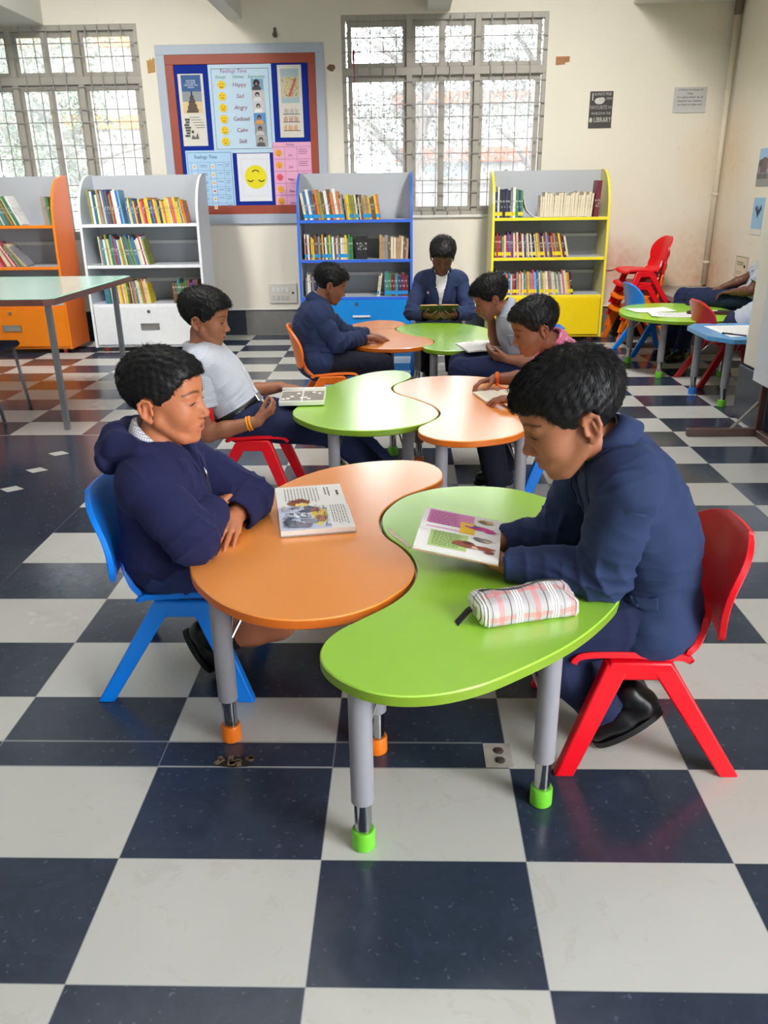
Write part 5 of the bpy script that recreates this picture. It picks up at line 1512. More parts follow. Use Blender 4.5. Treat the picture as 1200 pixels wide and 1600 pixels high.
strip(hbv, [B.chest+V3(.13, .004, .07), B.chest+V3(.135, .003, 0), B.pelvis+V3(.14, 0, .06)], [.006, .006, .006], .0015, mat('zip_dark', (40, 42, 56), .5), 'zip', hd, .0005)
q, nr, _, _ = hbv.find_nearest(Vector(tuple(B.chest+V3(.15, -.004, .075))))
m = MB(); m.tube([q+nr*.004+Vector((0, 0, .012)), q+nr*.010, q+nr*.011+Vector((.002, 0, -.022))], [.003, .0035, .0028], 8); build(m, 'zip_pull', mat('zip_silver', (210, 210, 214), .25, 1.0), hd, True)
for s_ in (1, -1):
    strip(hbv, [B.neck+V3(.075, s_*.040, -.02), B.chest+V3(.125, s_*.020, .075)], [.006, .004], .002, HOODIE, 'zip_edge', hd, .001)
collar(B.root, B, COLLAR_W, .058, .052, .35, axis=V3(.30, 0, 1), flare=.012, drop=1.3)
trousers(B, B.root, SHORTS, 22, short=True, name='shorts')
for an, s in ((B.anR, -1), (B.anL, 1)):
    V, F = field_mesh([CAP(an+V3(.02, 0, .005), an+V3(.085, 0, .025), .040, .046, .01)], .005); mesh_obj('sock', V, F, SOCK, B.root, None, True)
    shoe(B.root, an+V3(-.055, 0, .045), an+V3(.02, .0, -.10), (-.85, 0, .4) if False else (.9, 0, .45))
# small studs in the ear and nose
for p_ in ((-.055, -.335, -.165), (.41, -.062, -.155)):
    e = B.head+B.Fm @ (np.array(p_)*B.H); m = MB(); m.lathe([(.0, -.002), (.0022, -.001), (.0022, .001), (.0, .002)], tuple(e), 10); build(m, 'ear_stud' if p_[0] < 0 else 'nose_stud', mat('gold_stud', (240, 210, 150), .2, 1.0), B.root, True)

# ---------------------------------------------------------------- boy leaning back in a checked shirt, middle left
C = base_pose(pelvis=(-.585, 2.05, .385), chest=(-.690, 2.05, .575), neck=(-.752, 2.05, .702), fwd=(1, 0, 0), lat=(0, 1, 0),
    shL=(-.735, 2.185, .640), shR=(-.735, 1.915, .640), elL=(-.60, 2.25, .45), elR=(-.715, 1.875, .345), wrL=(-.425, 2.235, .480), wrR=(-.485, 1.885, .400),
    hpL=(-.56, 2.13, .375), hpR=(-.56, 1.97, .375), knL=(-.15, 2.14, .34), knR=(-.15, 1.95, .33), anL=(.10, 2.14, .09), anR=(.12, 1.94, .08),
    head=(-.712, 2.05, .843), H=.248, face=(-4, 8, 0), skin=(166, 108, 78), lip=(160, 92, 84), seed=9, mouth=.008, hres=.003,
    hair=dict(nstr=2600, length=.02, lift=.25, top=.08, side=.030, fringe=-.03),
    handL=dict(d=(1, -.05, -.05), n=(0, .1, 1), curl=(.12, .14, .18, .2), thumb=(.7, .6, -.2)), handR=dict(d=(.75, .35, .45), n=(.35, -.75, -.5), curl=(.75, .8, .85, .9), thumb=(.75, .55, -.15), spread=.03, tcurl=.2))
person(C, 'boy in a checked shirt leaning back on a red chair, holding a small book', (-.56, 2.05, 0))
def shirt_short(P, m, seed, tsl=.62, r=(.064, .064, .062), h=.006, tt=.020):
    add = torso(P, tt)
    for sh in (P.shL, P.shR): add.append(CAP(sh, sh*.9+P.chest*.1, r[0]*.97, r[0]*.9, .03))
    sub = [neck_hole(P, .054, .066), CAP(P.neck+P.fwd*.045, P.neck+P.fwd*.10-V3(0, 0, .07), .030, .006, .006, -1)]
    limbs = [(P.pelvis, P.chest, .15, lambda t: .8*np.exp(-((t-.25)/.4)**2))]
    for sh in (P.shL, P.shR): limbs.append((sh, P.chest*.5+P.pelvis*.5, .07, lambda t: .6*np.exp(-((t-.35)/.4)**2)))
    o, bvh = garment('shirt', add+sub, m, P.root, h, limbs, seed, .005, .0028, [(P.pelvis, P.neck, .15)])
    for sd in (1, -1): short_sleeve(P, sd, r, tsl, o, m, seed+sd, h)
    return o, bvh
sh, sbv = shirt_short(C, SHIRT_W, 31, .60)
up = unit(C.neck-C.pelvis)
strip(sbv, [C.neck+V3(.085, 0, -.05), C.chest+V3(.13, 0, 0), C.pelvis*.5+C.chest*.5+V3(.13, 0, 0), C.pelvis+V3(.13, 0, .06)], [.013]*4, .002, mat('placket_white', (214, 216, 226), .8), 'placket', sh, .0008)
for k in range(4):
    q, nr, _, _ = sbv.find_nearest(Vector(tuple((C.neck+V3(.10, 0, -.06))*(1-k/3.5)+(C.pelvis+V3(.13, 0, .06))*(k/3.5))))
    m = MB(); m.tube([q+nr*.003, q+nr*.0055], .0045, 10); build(m, 'button', mat('shirt_button', (230, 230, 232), .3), sh)
collar(C.root, C, SHIRT_W, .056, .040, .7, flare=.022, drop=.8)
tr, tbv = trousers(C, C.root, TROUSER, 32, tuck=True)
# belt with a steel buckle, showing under the shirt front
ups = unit(C.chest-C.pelvis); cc = C.pelvis+ups*.045; Fp = np.stack([unit(C.fwd-ups*(C.fwd @ ups)), C.lat, ups], 1)
def outer(a):
    dv = Vector(tuple(Fp[:, 0]*math.cos(a)+Fp[:, 1]*math.sin(a))); o_ = Vector(tuple(cc)); best = .10
    for bv in (sbv, tbv):
        h_ = bv.ray_cast(o_+dv*.4, -dv)
        if h_[0] is not None: best = max(best, (h_[0]-o_).length)
    return best
an_ = np.linspace(-2.2, 2.2, 45); rr_ = np.array([outer(a) for a in an_]); rr_ = np.convolve(np.pad(rr_, 4, 'edge'), np.ones(9)/9, 'valid')+.004
rows = [[tuple(cc+(Fp[:, 0]*math.cos(a)+Fp[:, 1]*math.sin(a))*(r_+.002*(1-abs(s)))+Fp[:, 2]*.014*s) for s in (-1, 0, 1)] for a, r_ in zip(an_, rr_)]
b_ = build(shell(rows, .004), 'belt', mat('black_belt', (20, 20, 24), .4), C.root, True)
k_ = int(np.argmin(np.abs(an_+.30))); dv_ = Fp[:, 0]*math.cos(an_[k_])+Fp[:, 1]*math.sin(an_[k_])
m = MB(); m.box(tuple(cc+dv_*(rr_[k_]+.005)), (.004, .021, .017), 0, Matrix(np.stack([dv_, np.cross(Fp[:, 2], dv_), Fp[:, 2]], 1).tolist()), .002); build(m, 'buckle', mat('buckle_steel', (196, 198, 204), .25, 1.0), b_)
d_ = unit(C.wrR-C.elR)
for k, cm in enumerate(((244, 190, 30), (226, 80, 30), (244, 190, 30))):
    c_ = C.wrR-d_*(.030+.007*k); f_ = nfr(d_, V3(0, 0, 1))
    m = MB(); m.tube([c_+f_[:, 1]*math.cos(a)*.031+f_[:, 2]*math.sin(a)*.031 for a in [2*PI*i/24 for i in range(24)]], .0038, 8, closed=True)
    build(m, 'thread_bracelet', mat('thread_%d' % cm[1], cm, .6), C.root, True)
shoe(C.root, (.07, 2.13, .01), (.27, 2.14, .012), (0, 0, 1)); shoe(C.root, (.09, 1.94, .01), (.29, 1.94, .012), (0, 0, 1))

# ---------------------------------------------------------------- boy in a blazer at the far orange table
Dp = base_pose(pelvis=(-.365, 3.43, .395), chest=(-.385, 3.44, .595), neck=(-.340, 3.45, .730), fwd=(.97, .22, 0), lat=(-.22, .97, 0),
    shL=(-.370, 3.575, .655), shR=(-.345, 3.315, .655), elL=(-.20, 3.64, .50), elR=(-.235, 3.335, .500), wrL=(-.06, 3.72, .485), wrR=(-.085, 3.56, .495),
    hpL=(-.33, 3.51, .375), hpR=(-.32, 3.35, .375), knL=(.03, 3.60, .35), knR=(.04, 3.42, .35), anL=(.10, 3.60, .09), anR=(.11, 3.44, .09),
    head=(-.263, 3.46, .838), H=.232, face=(16, 20, 0), skin=(146, 92, 66), lip=(140, 84, 76), seed=12, hres=.0034, res=.007, handres=.0036,
    hair=dict(nstr=1800, length=.016, lift=.3, top=.062, side=.026, fringe=-.03),
    handR=dict(d=(.95, .35, -.02), n=(0, 0, 1), curl=(.30, .35, .40, .40), thumb=(.6, .55, -.3)), handL=dict(d=(.9, -.1, -.05), n=(0, 0, 1), curl=(.3, .3, .35, .4)))
person(Dp, 'boy in a blazer on the orange chair with his hands on the far orange table', (-.365, 3.43, 0))
blazer(Dp, Dp.root, BLAZER, 41, h=.0065, r=(.068, .060, .046))
collar(Dp.root, Dp, mat('white_collar', (228, 228, 232), .8), .050, .044, .5)
trousers(Dp, Dp.root, DARKTR, 42, h=.008)
shoe(Dp.root, (.06, 3.60, .01), (.25, 3.61, .012), (0, 0, 1)); shoe(Dp.root, (.07, 3.43, .01), (.26, 3.44, .012), (0, 0, 1))

# ---------------------------------------------------------------- boy facing the camera in front of the far wall
Ep = base_pose(pelvis=(.462, 4.86, .39), chest=(.464, 4.80, .615), neck=(.468, 4.760, .785), fwd=(0, -1, 0), lat=(1, 0, 0),
    shL=(.615, 4.79, .715), shR=(.315, 4.79, .715), elL=(.680, 4.66, .500), elR=(.240, 4.66, .500), wrL=(.560, 4.53, .495), wrR=(.345, 4.53, .495),
    hpL=(.54, 4.82, .375), hpR=(.38, 4.82, .375), knL=(.55, 4.50, .34), knR=(.36, 4.50, .34), anL=(.55, 4.46, .09), anR=(.36, 4.46, .09),
    head=(.472, 4.685, .905), H=.255, face=(-92, 30, -3), skin=(104, 66, 54), lip=(110, 70, 66), seed=15, hres=.0034, res=.007, handres=.0038,  # dark skin tone has the backlight shade put into its colour
    hair=dict(nstr=1800, length=.020, lift=.35, top=.085, side=.032, fringe=-.04),
    handL=dict(d=(-.5, -.75, -.05), n=(.5, -.3, -.8), curl=(.4, .4, .4, .4)), handR=dict(d=(.5, -.75, -.05), n=(-.5, -.3, -.8), curl=(.4, .4, .4, .4)))
person(Ep, 'boy in a blazer and open white shirt facing the camera behind the far tables', (.462, 4.86, 0))
garment('shirt', torso(Ep, .010)+[CAP(Ep.neck, Ep.head_base, .052, .050, .008, -1)], check_cloth('white_creased_shirt', (232, 232, 238), (196, 198, 210), .012, .2), Ep.root, .0065, [(Ep.pelvis, Ep.neck, .14, J_ALL)], 51, .005, .003, [(Ep.pelvis, Ep.neck, .14)])
blazer(Ep, Ep.root, BLAZER, 52, h=.0065, r=(.060, .055, .048), tt=.018)
collar(Ep.root, Ep, mat('white_collar', (228, 228, 232), .8), .055, .040, .6, flare=.02, drop=.9)
trousers(Ep, Ep.root, DARKTR, 53, h=.008)
shoe(Ep.root, (.55, 4.50, .01), (.55, 4.31, .012), (0, 0, 1)); shoe(Ep.root, (.36, 4.50, .01), (.36, 4.31, .012), (0, 0, 1))

# ---------------------------------------------------------------- boy resting his chin on his hand
Fp_ = base_pose(pelvis=(.93, 3.25, .385), chest=(.872, 3.25, .565), neck=(.790, 3.255, .700), fwd=(-1, 0, 0), lat=(0, -1, 0),
    shL=(.855, 3.125, .640), shR=(.835, 3.375, .635), elL=(.935, 3.08, .425), elR=(.750, 3.365, .495), wrL=(.785, 3.075, .445), wrR=(.712, 3.330, .632),
    hpL=(.88, 3.17, .375), hpR=(.88, 3.33, .375), knL=(.52, 3.16, .365), knR=(.53, 3.30, .365), anL=(.50, 3.16, .09), anR=(.52, 3.34, .09),
    head=(.690, 3.25, .773), H=.242, face=(178, 26, 0), skin=(160, 104, 76), lip=(150, 88, 80), seed=18, hres=.0032, res=.007, handres=.0034,
    hair=dict(nstr=2000, length=.02, lift=.35, top=.080, side=.030, fringe=-.02),
    handL=dict(d=(-.95, .2, .2), n=(.1, -.6, -.6), curl=(.5, .55, .6, .65), thumb=(.8, .5, -.2)), handR=dict(d=(-.55, -.35, .45), n=(.5, .2, -.9), curl=(.8, .9, .9, .9), thumb=(.5, .6, -.2)))
person(Fp_, 'boy in a pale checked shirt resting his chin on his hand over a white book', (.93, 3.25, 0))
s2, b2 = shirt_short(Fp_, SHIRT_B, 61, .60, h=.007)
strip(b2, [Fp_.chest+V3(-.05, -.13, .03), Fp_.chest+V3(-.05, -.14, -.02), Fp_.chest+V3(-.05, -.14, -.05)], [.024, .024, .018], .002, mat('badge_grey', (150, 156, 172), .7), 'badge', s2, .001)
collar(Fp_.root, Fp_, SHIRT_B, .055, .036, .6, flare=.018)
trousers(Fp_, Fp_.root, TROUSER, 62, h=.008, tuck=True)
shoe(Fp_.root, (.54, 3.16, .01), (.35, 3.16, .012), (0, 0, 1)); shoe(Fp_.root, (.56, 3.34, .01), (.37, 3.34, .012), (0, 0, 1))

# ---------------------------------------------------------------- boy in the pink shirt, middle right
Gp = base_pose(pelvis=(.955, 2.02, .385), chest=(.920, 2.00, .580), neck=(.845, 1.97, .722), fwd=(-1, 0, 0), lat=(0, -1, 0),
    shL=(.895, 1.855, .655), shR=(.880, 2.125, .655), elL=(.83, 1.83, .50), elR=(.805, 2.275, .505), wrL=(.700, 1.925, .490), wrR=(.635, 2.290, .500),
    hpL=(.91, 1.94, .375), hpR=(.91, 2.10, .375), knL=(.56, 1.92, .35), knR=(.60, 2.12, .35), anL=(.62, 1.90, .09), anR=(.68, 2.14, .09),
    head=(.748, 1.92, .808), H=.240, face=(186, 19, 0), skin=(146, 92, 66), lip=(150, 88, 82), seed=21, hres=.003, res=.007, handres=.003, mouth=.009,
    hair=dict(nstr=2400, length=.014, lift=.4, top=.060, side=.024, fringe=-.02),
    handL=dict(d=(-.92, .15, -.05), n=(0, 0, 1), curl=(.35, .40, .42, .45), thumb=(.65, .5, -.3)), handR=dict(d=(-.85, -.25, -.10), n=(.05, .35, 1), curl=(.55, .60, .62, .65), thumb=(.6, .5, -.45)))
person(Gp, 'boy in a pink shirt with an orange wrist thread reading at the middle orange table', (.955, 2.02, 0))
shirt_short(Gp, SHIRT_P, 71, .98, r=(.062, .060, .058), h=.0065)
collar(Gp.root, Gp, SHIRT_P, .055, .036, .6, flare=.018)
trousers(Gp, Gp.root, DARKTR, 72, h=.008)
shoe(Gp.root, (.66, 1.90, .01), (.47, 1.90, .012), (0, 0, 1)); shoe(Gp.root, (.72, 2.14, .01), (.53, 2.14, .012), (0, 0, 1))
d_ = unit(Gp.wrR-Gp.elR); f_ = nfr(d_, V3(0, 0, 1))
m = MB()
for k in range(2): m.tube([Gp.wrR-d_*(.004+.008*k)+f_[:, 1]*math.cos(a)*.030+f_[:, 2]*math.sin(a)*.030 for a in [2*PI*i/24 for i in range(24)]], .0048, 8, closed=True)
m.tube([Gp.wrR+V3(0, -.03, -.012), Gp.wrR+V3(.02, -.06, -.030), Gp.wrR+V3(.05, -.075, -.033)], .004, 8)
build(m, 'thread_bracelet', mat('thread_orange', (246, 100, 20), .6), Gp.root, True)

# ---------------------------------------------------------------- two more readers mostly hidden by the pillar
Hp = base_pose(pelvis=(2.98, 5.02, .53), chest=(3.05, 4.96, .72), neck=(3.06, 4.93, .86), fwd=(-.80, .60, 0), lat=(-.60, -.80, 0),
    shL=(2.97, 4.83, .79), shR=(3.08, 5.08, .80), elL=(2.865, 4.84, .615), elR=(2.95, 5.20, .665), wrL=(2.80, 5.02, .585), wrR=(2.80, 5.24, .600),
    hpL=(2.94, 5.00, .52), hpR=(2.98, 5.12, .52), knL=(2.62, 5.34, .50), knR=(2.58, 5.52, .50), anL=(2.50, 5.18, .10), anR=(2.46, 5.40, .10),
    head=(3.05, 4.90, 1.00), H=.24, face=(150, 20, 0), skin=(112, 72, 56), lip=(120, 74, 68), seed=24, hres=.005, res=.008, handres=.0045,
    hair=dict(nstr=400), handL=dict(d=(-.6, .7, -.1), n=(0, 0, 1), curl=(.4, .4, .5, .5)), handR=dict(d=(-.8, .1, -.25), n=(0, 0, 1), curl=(.4, .4, .5, .5)))
person(Hp, 'person in navy trousers behind the lime table, forearm resting across the knees', (2.98, 5.02, 0))
shirt_short(Hp, SHIRT_B, 81, .7, h=.009)
trousers(Hp, Hp.root, TROUSER, 82, h=.009, tuck=True)
shoe(Hp.root, (2.53, 5.19, .01), (2.36, 5.12, .012), (0, 0, 1)); shoe(Hp.root, (2.49, 5.42, .01), (2.32, 5.36, .012), (0, 0, 1))
Jp = base_pose(pelvis=(2.66, 4.42, .41), chest=(2.84, 4.30, .57), neck=(2.94, 4.22, .67), fwd=(.83, -.55, 0), lat=(.55, .83, 0),
    shL=(2.97, 4.34, .64), shR=(2.83, 4.14, .64), elL=(3.02, 4.20, .50), elR=(2.86, 4.02, .505), wrL=(3.0, 4.0, .50), wrR=(2.9, 3.86, .50),
    hpL=(2.70, 4.50, .385), hpR=(2.68, 4.34, .385), knL=(3.0, 4.42, .36), knR=(2.95, 4.28, .36), anL=(2.98, 4.42, .09), anR=(2.94, 4.28, .09),
    head=(3.06, 4.12, .75), H=.24, face=(-35, 35, 0), skin=(108, 70, 55), lip=(120, 74, 68), seed=27, hres=.005, res=.008, handres=.0045,
    hair=dict(nstr=400), handL=dict(d=(-.2, -.9, -.1), n=(0, 0, 1)), handR=dict(d=(.2, -.9, -.1), n=(0, 0, 1)))
person(Jp, 'person in navy trousers on the red chair beside the pillar, bent over the blue table', (2.62, 4.42, 0))
shirt_short(Jp, SHIRT_B, 91, .6, h=.009)
trousers(Jp, Jp.root, TROUSER, 92, h=.009, tuck=True)
shoe(Jp.root, (2.87, 4.46, .01), (3.05, 4.46, .012), (0, 0, 1)); shoe(Jp.root, (2.87, 4.30, .01), (3.05, 4.30, .012), (0, 0, 1))
# ================================================================ books in use
def page_print(rows_fn, name, parent, m): 
    return build(rows_fn, name, m, parent)
def open_book(name, label, c, rz, w, d, th_l, th_r, tilt=None, page=(238, 236, 232), lift=.006, cover=(200, 190, 180), fold=None, back=None):
    """book lying open: local x across the two pages, y along the spine; returns root and a mapper for things printed on the pages"""
    t = thing(name, label, 'book', c)
    def prof(u):        # page height over u in -1..1
        a = abs(u); th = th_l if u < 0 else th_r
        return th*(1-.15*a) + lift*math.sin(min(1, a*3.2)*PI*.5)*(1-a*.55) - (.004*(1-a*8) if a < .125 else 0)
    def mp(u, v, dz=0.0):
        p = Vector((u*w/2, v*d/2, prof(u)+dz))
        if fold: p = fold(p, u, v)
        if tilt is not None: p = tilt @ p
        q = turn([tuple(p)], c, rz)[0]
        return q
    for sgn, th in ((-1, th_l), (1, th_r)):
        us = [sgn*k/14 for k in range(15)]; P = [[mp(u, v) for v in (-1, -.5, 0, .5, 1)] for u in us]
        lo = [[mp(u, v, -prof(u)+.0012) for v in (-1, -.5, 0, .5, 1)] for u in us]
        m = MB(); m.grid(P, 0); m.grid(lo, 0)
        n = 75
        for i in range(14):
            for e in (0, 4): m.f.append((i*5+e, (i+1)*5+e, n+(i+1)*5+e, n+i*5+e)); m.mi.append(0)
        for i in (0, 14):
            for j in range(4): m.f.append((i*5+j, i*5+j+1, n+i*5+j+1, n+i*5+j)); m.mi.append(0)
        auto_smooth(build(m, 'pages', mat('page_%d' % page[0], page, .6, var=.03, scale=60), t), .6)
        P2 = [[mp(u*1.012, v*1.015, -prof(u)-.0002) for v in (-1, 1)] for u in us]
        build(shell(P2, .0016), 'cover', mat('cover_card_%d_%d' % (cover[0], cover[2]), cover, .45), t)
    def quad(u0, v0, u1, v1, m, nm, dz=.0006, n=6):
        P = [[mp(u0+(u1-u0)*i/n, v0+(v1-v0)*j/2, dz) for j in range(3)] for i in range(n+1)]
        return build(MB().grid(P), nm, m, t, True)
    def blob(cu, cv, ru, rv, m, nm, dz=.0009, n=18, rag=.12, seed=0):
        rs = random.Random(seed); pts = [(cu+ru*math.cos(a)*(1+rs.uniform(-rag, rag)), cv+rv*math.sin(a)*(1+rs.uniform(-rag, rag))) for a in [2*PI*i/n for i in range(n)]]
        b = MB(); b.add([mp(cu, cv, dz)]+[mp(x, y, dz) for x, y in pts], [(0, 1+i, 1+(i+1) % n) for i in range(n)])
        return build(b, nm, m, t)
    def lines(u0, u1, v0, v1, n, m, seed=0, vert=False, dz=.0008, thick=.012, nm='text_lines'):
        """rows of broken strokes; the lines run along u, or along v when vert"""
        rs = random.Random(seed); b = MB()
        for k in range(n):
            if vert:
                uu = u0+(u1-u0)*(k+.5)/n; a = v0; end = v0+(v1-v0)*rs.uniform(.78, 1)
                while a < end:
                    l = rs.uniform(.04, .11); e = min(end, a+l)
                    b.add([mp(uu-thick, a, dz), mp(uu+thick, a, dz), mp(uu+thick, e, dz), mp(uu-thick, e, dz)], [(0, 1, 2, 3)]); a = e+.02
            else:
                vv = v0+(v1-v0)*(k+.5)/n; a = u0; end = u0+(u1-u0)*rs.uniform(.78, 1)
                while a < end:
                    l = rs.uniform(.04, .11); e = min(end, a+l)
                    b.add([mp(a, vv-thick, dz), mp(e, vv-thick, dz), mp(e, vv+thick, dz), mp(a, vv+thick, dz)], [(0, 1, 2, 3)]); a = e+.02
        return build(b, nm, m, t)
    return t, quad, blob, lines, mp
INK = mat('printing_ink', (70, 66, 66), .8)
# ---- storybook lying open on the nearest orange table: spine runs roughly along x, far page plain text, near page illustrated
# local x -> towards -y (near page is u > 0), local y -> +x
cx_, cy_ = -.100, .655
t, quad, blob, lines, mp = open_book('open_storybook', 'open storybook with a town picture, lying on the nearest orange table', (cx_, cy_, TZ+.0035), -PI/2+.19, .40, .215, .004, .015)
lines(-.88, -.18, -.78, .28, 11, INK, 3, vert=False, thick=.010)
lines(-.86, -.40, .42, .62, 2, INK, 4, thick=.017, nm='heading')
lines(-.68, -.42, .78, .86, 1, INK, 5, thick=.034, nm='page_number')
quad(.02, -.98, .98, .38, mat('print_sky_lilac', (206, 214, 236), .6), 'sky_print')
blob(.45, .12, .40, .24, mat('print_yellow', (240, 220, 110), .6), 'glow_print', .0009, rag=.25, seed=2)
for k, (u, v, ru, rv, rgb) in enumerate([(-.20, -.36, .14, .30, (150, 84, 54)), (-.10, -.30, .07, .22, (240, 214, 130)), (-.25, -.40, .05, .27, (110, 50, 40)), (.40, .16, .13, .20, (226, 190, 90)), (.28, .02, .10, .16, (196, 120, 110)), (.62, .14, .12, .16, (180, 120, 90)), (.20, -.14, .08, .16, (110, 110, 130)), (.33, -.25, .05, .20, (88, 96, 116)), (.72, -.1, .10, .18, (150, 150, 170)), (.5, -.45, .10, .24, (232, 236, 246)), (.80, -.62, .12, .20, (120, 124, 140)), (.70, -.78, .10, .12, (96, 100, 118)), (.55, -.70, .06, .15, (150, 156, 180)), (.86, -.3, .08, .22, (140, 130, 150)), (.14, -.55, .05, .18, (176, 186, 214))]):
    blob(u, v, ru, rv, mat('print_%d_%d_%d' % rgb, rgb, .6), 'picture_patch', .0011+.0002*k, rag=.3, seed=k)
rs_ = random.Random(9)
b = MB()
for k in range(70):
    u = rs_.uniform(.08, .95); v = rs_.uniform(-.9, .34); a = rs_.uniform(0, PI); l = rs_.uniform(.03, .10)
    du, dv = math.cos(a)*l, math.sin(a)*l; nu, nv = -math.sin(a)*.010, math.cos(a)*.010
    b.add([mp(u-du+nu, v-dv+nv, .0045), mp(u+du+nu, v+dv+nv, .0045), mp(u+du-nu, v+dv-nv, .0045), mp(u-du-nu, v-dv-nv, .0045)], [(0, 1, 2, 3)])
build(b, 'ink_drawing', mat('print_ink_blue', (84, 86, 104), .7), t)
lines(.12, .92, .50, .88, 6, INK, 6, thick=.009) if False else None
b = MB()
for k in range(6):
    v = .48+.075*k; u = .10
    while u < .80:
        e = u+rs_.uniform(.05, .12); b.add([mp(u, v-.009, .0012), mp(e, v-.009, .0012), mp(e, v+.009, .0012), mp(u, v+.009, .0012)], [(0, 1, 2, 3)]); u = e+.025
build(b, 'text_lines', INK, t)

# ---- comic book tilted up in the hands of the boy in the blue blazer
def fold_up(p, u, v): return Vector((p.x, p.y, p.z + .020*abs(u)**1.5))
tl = Matrix.Rotation(math.radians(9), 3, 'Y') @ Matrix.Rotation(math.radians(0), 3, 'X')
# local x along -y: far page u < 0; local y along +x
tl = Matrix.Rotation(math.radians(-9), 3, 'X')
t, quad, blob, lines, mp = open_book('open_comic_book', 'open comic book with pink and green panels held by the boy in the blue blazer', (.330, .290, .520), -PI/2-.14, .270, .215, .003, .004, tilt=tl, cover=(205, 170, 130), lift=.012, fold=None)
pk, gn = mat('print_pink', (222, 132, 186), .6), mat('print_leaf_green', (178, 204, 128), .6)
quad(-.94, -.86, -.08, .30, pk, 'pink_panel'); quad(.12, -.70, .86, .22, gn, 'green_panel')
quad(-.50, -.02, -.06, .36, mat('print_gold', (238, 190, 40), .6), 'gold_panel', .0012)
lines(-.86, -.16, -.80, .0, 9, mat('print_plum', (120, 40, 110), .7), 7, vert=True, dz=.0011, thick=.012)
lines(.20, .80, -.62, .14, 9, mat('print_dark_green', (80, 100, 50), .7), 8, vert=True, dz=.0011, thick=.012)
for k, (u, v, ru, rv, rgb) in enumerate([(-.30, .45, .09, .34, (206, 50, 140)), (-.34, .34, .07, .13, (90, 70, 160)), (-.22, .72, .06, .16, (214, 60, 150)), (-.36, .20, .06, .10, (240, 200, 120)), (-.72, .60, .10, .22, (206, 170, 120)), (-.70, .52, .05, .10, (120, 90, 70)), (.58, .16, .12, .26, (150, 74, 52)), (.52, .22, .06, .13, (90, 40, 36)), (.62, .55, .07, .34, (150, 70, 50)), (.66, .40, .05, .07, (220, 190, 160)), (.28, .58, .08, .22, (130, 124, 122)), (.34, .66, .04, .08, (220, 180, 140)), (.24, .44, .04, .10, (80, 76, 80)), (.76, .76, .06, .12, (120, 60, 46))]):
    blob(u, v, ru, rv, mat('print_%d_%d_%d' % rgb, rgb, .6), 'figure_print', .0014+.0002*k, rag=.18, seed=30+k)

# ---- small thick book held at the table edge by the boy leaning back
t = thing('illustrated_book', 'thick white-edged picture book on the edge of the middle green table', 'book', (-.295, 2.07, .455))
m = MB(); m.bb((-.105, -.115, 0), (.105, .115, .022), bev=.002); m.v = turn(m.v, (-.295, 2.07, .455), .06); build(m, 'page_block', mat('page_block_white', (226, 224, 214), .7, var=.08, scale=90, stretch=(1, 1, 30)), t)
m = MB()
for (x0, x1, y0, y1) in ((-.100, -.004, -.108, .080), (.004, .100, -.108, .080)): m.bb((x0, y0, .022), (x1, y1, .0226))
m.v = turn(m.v, (-.295, 2.07, .455), .06); build(m, 'picture_panels', mat('print_grey_brown', (140, 134, 124), .6, var=.5, scale=40), t)
m = MB(); rs_ = random.Random(4)
for k in range(9):
    x = -.085+.02*k+rs_.uniform(-.005, .005); y = rs_.uniform(-.09, .06); m.bb((x-.008, y-.010, .0226), (x+.008, y+.012, .0232))
m.v = turn(m.v, (-.295, 2.07, .455), .06); build(m, 'white_spots', PAPER, t)
m = MB(); m.tube(turn([(-.105, .108, .026), (.106, .108, .026)], (-.295, 2.07, .455), .06), .009, 10); build(m, 'curled_page', mat('page_block_white', (226, 224, 214), .7), t, True)

# ---- other books in the hands of readers
tl = Matrix.Rotation(math.radians(24), 3, 'X')
t, *_r = open_book('green_book', 'green and orange book held open by the boy facing the camera', (.445, 4.545, .512), PI, .285, .150, .003, .003, tilt=Matrix.Rotation(math.radians(52), 3, 'X'), page=(214, 166, 110), cover=(84, 112, 60), lift=.01)
t, *_r = open_book('white_book', 'white book tipped over the edge of the far green table', (.640, 3.335, .470), .42, .23, .17, .006, .010, page=(240, 240, 236), cover=(180, 176, 168), tilt=Matrix.Rotation(math.radians(8), 3, 'X'))
t, quad, blob, lines, mp = open_book('reading_book', 'cream book lying open under the hands of the boy in pink', (.665, 2.12, TZ+.003), .25, .26, .20, .005, .006, page=(234, 226, 204), cover=(196, 186, 160))
lines(-.85, -.12, -.8, .8, 9, INK, 12, thick=.010); lines(.12, .85, -.8, .8, 9, INK, 13, thick=.010)

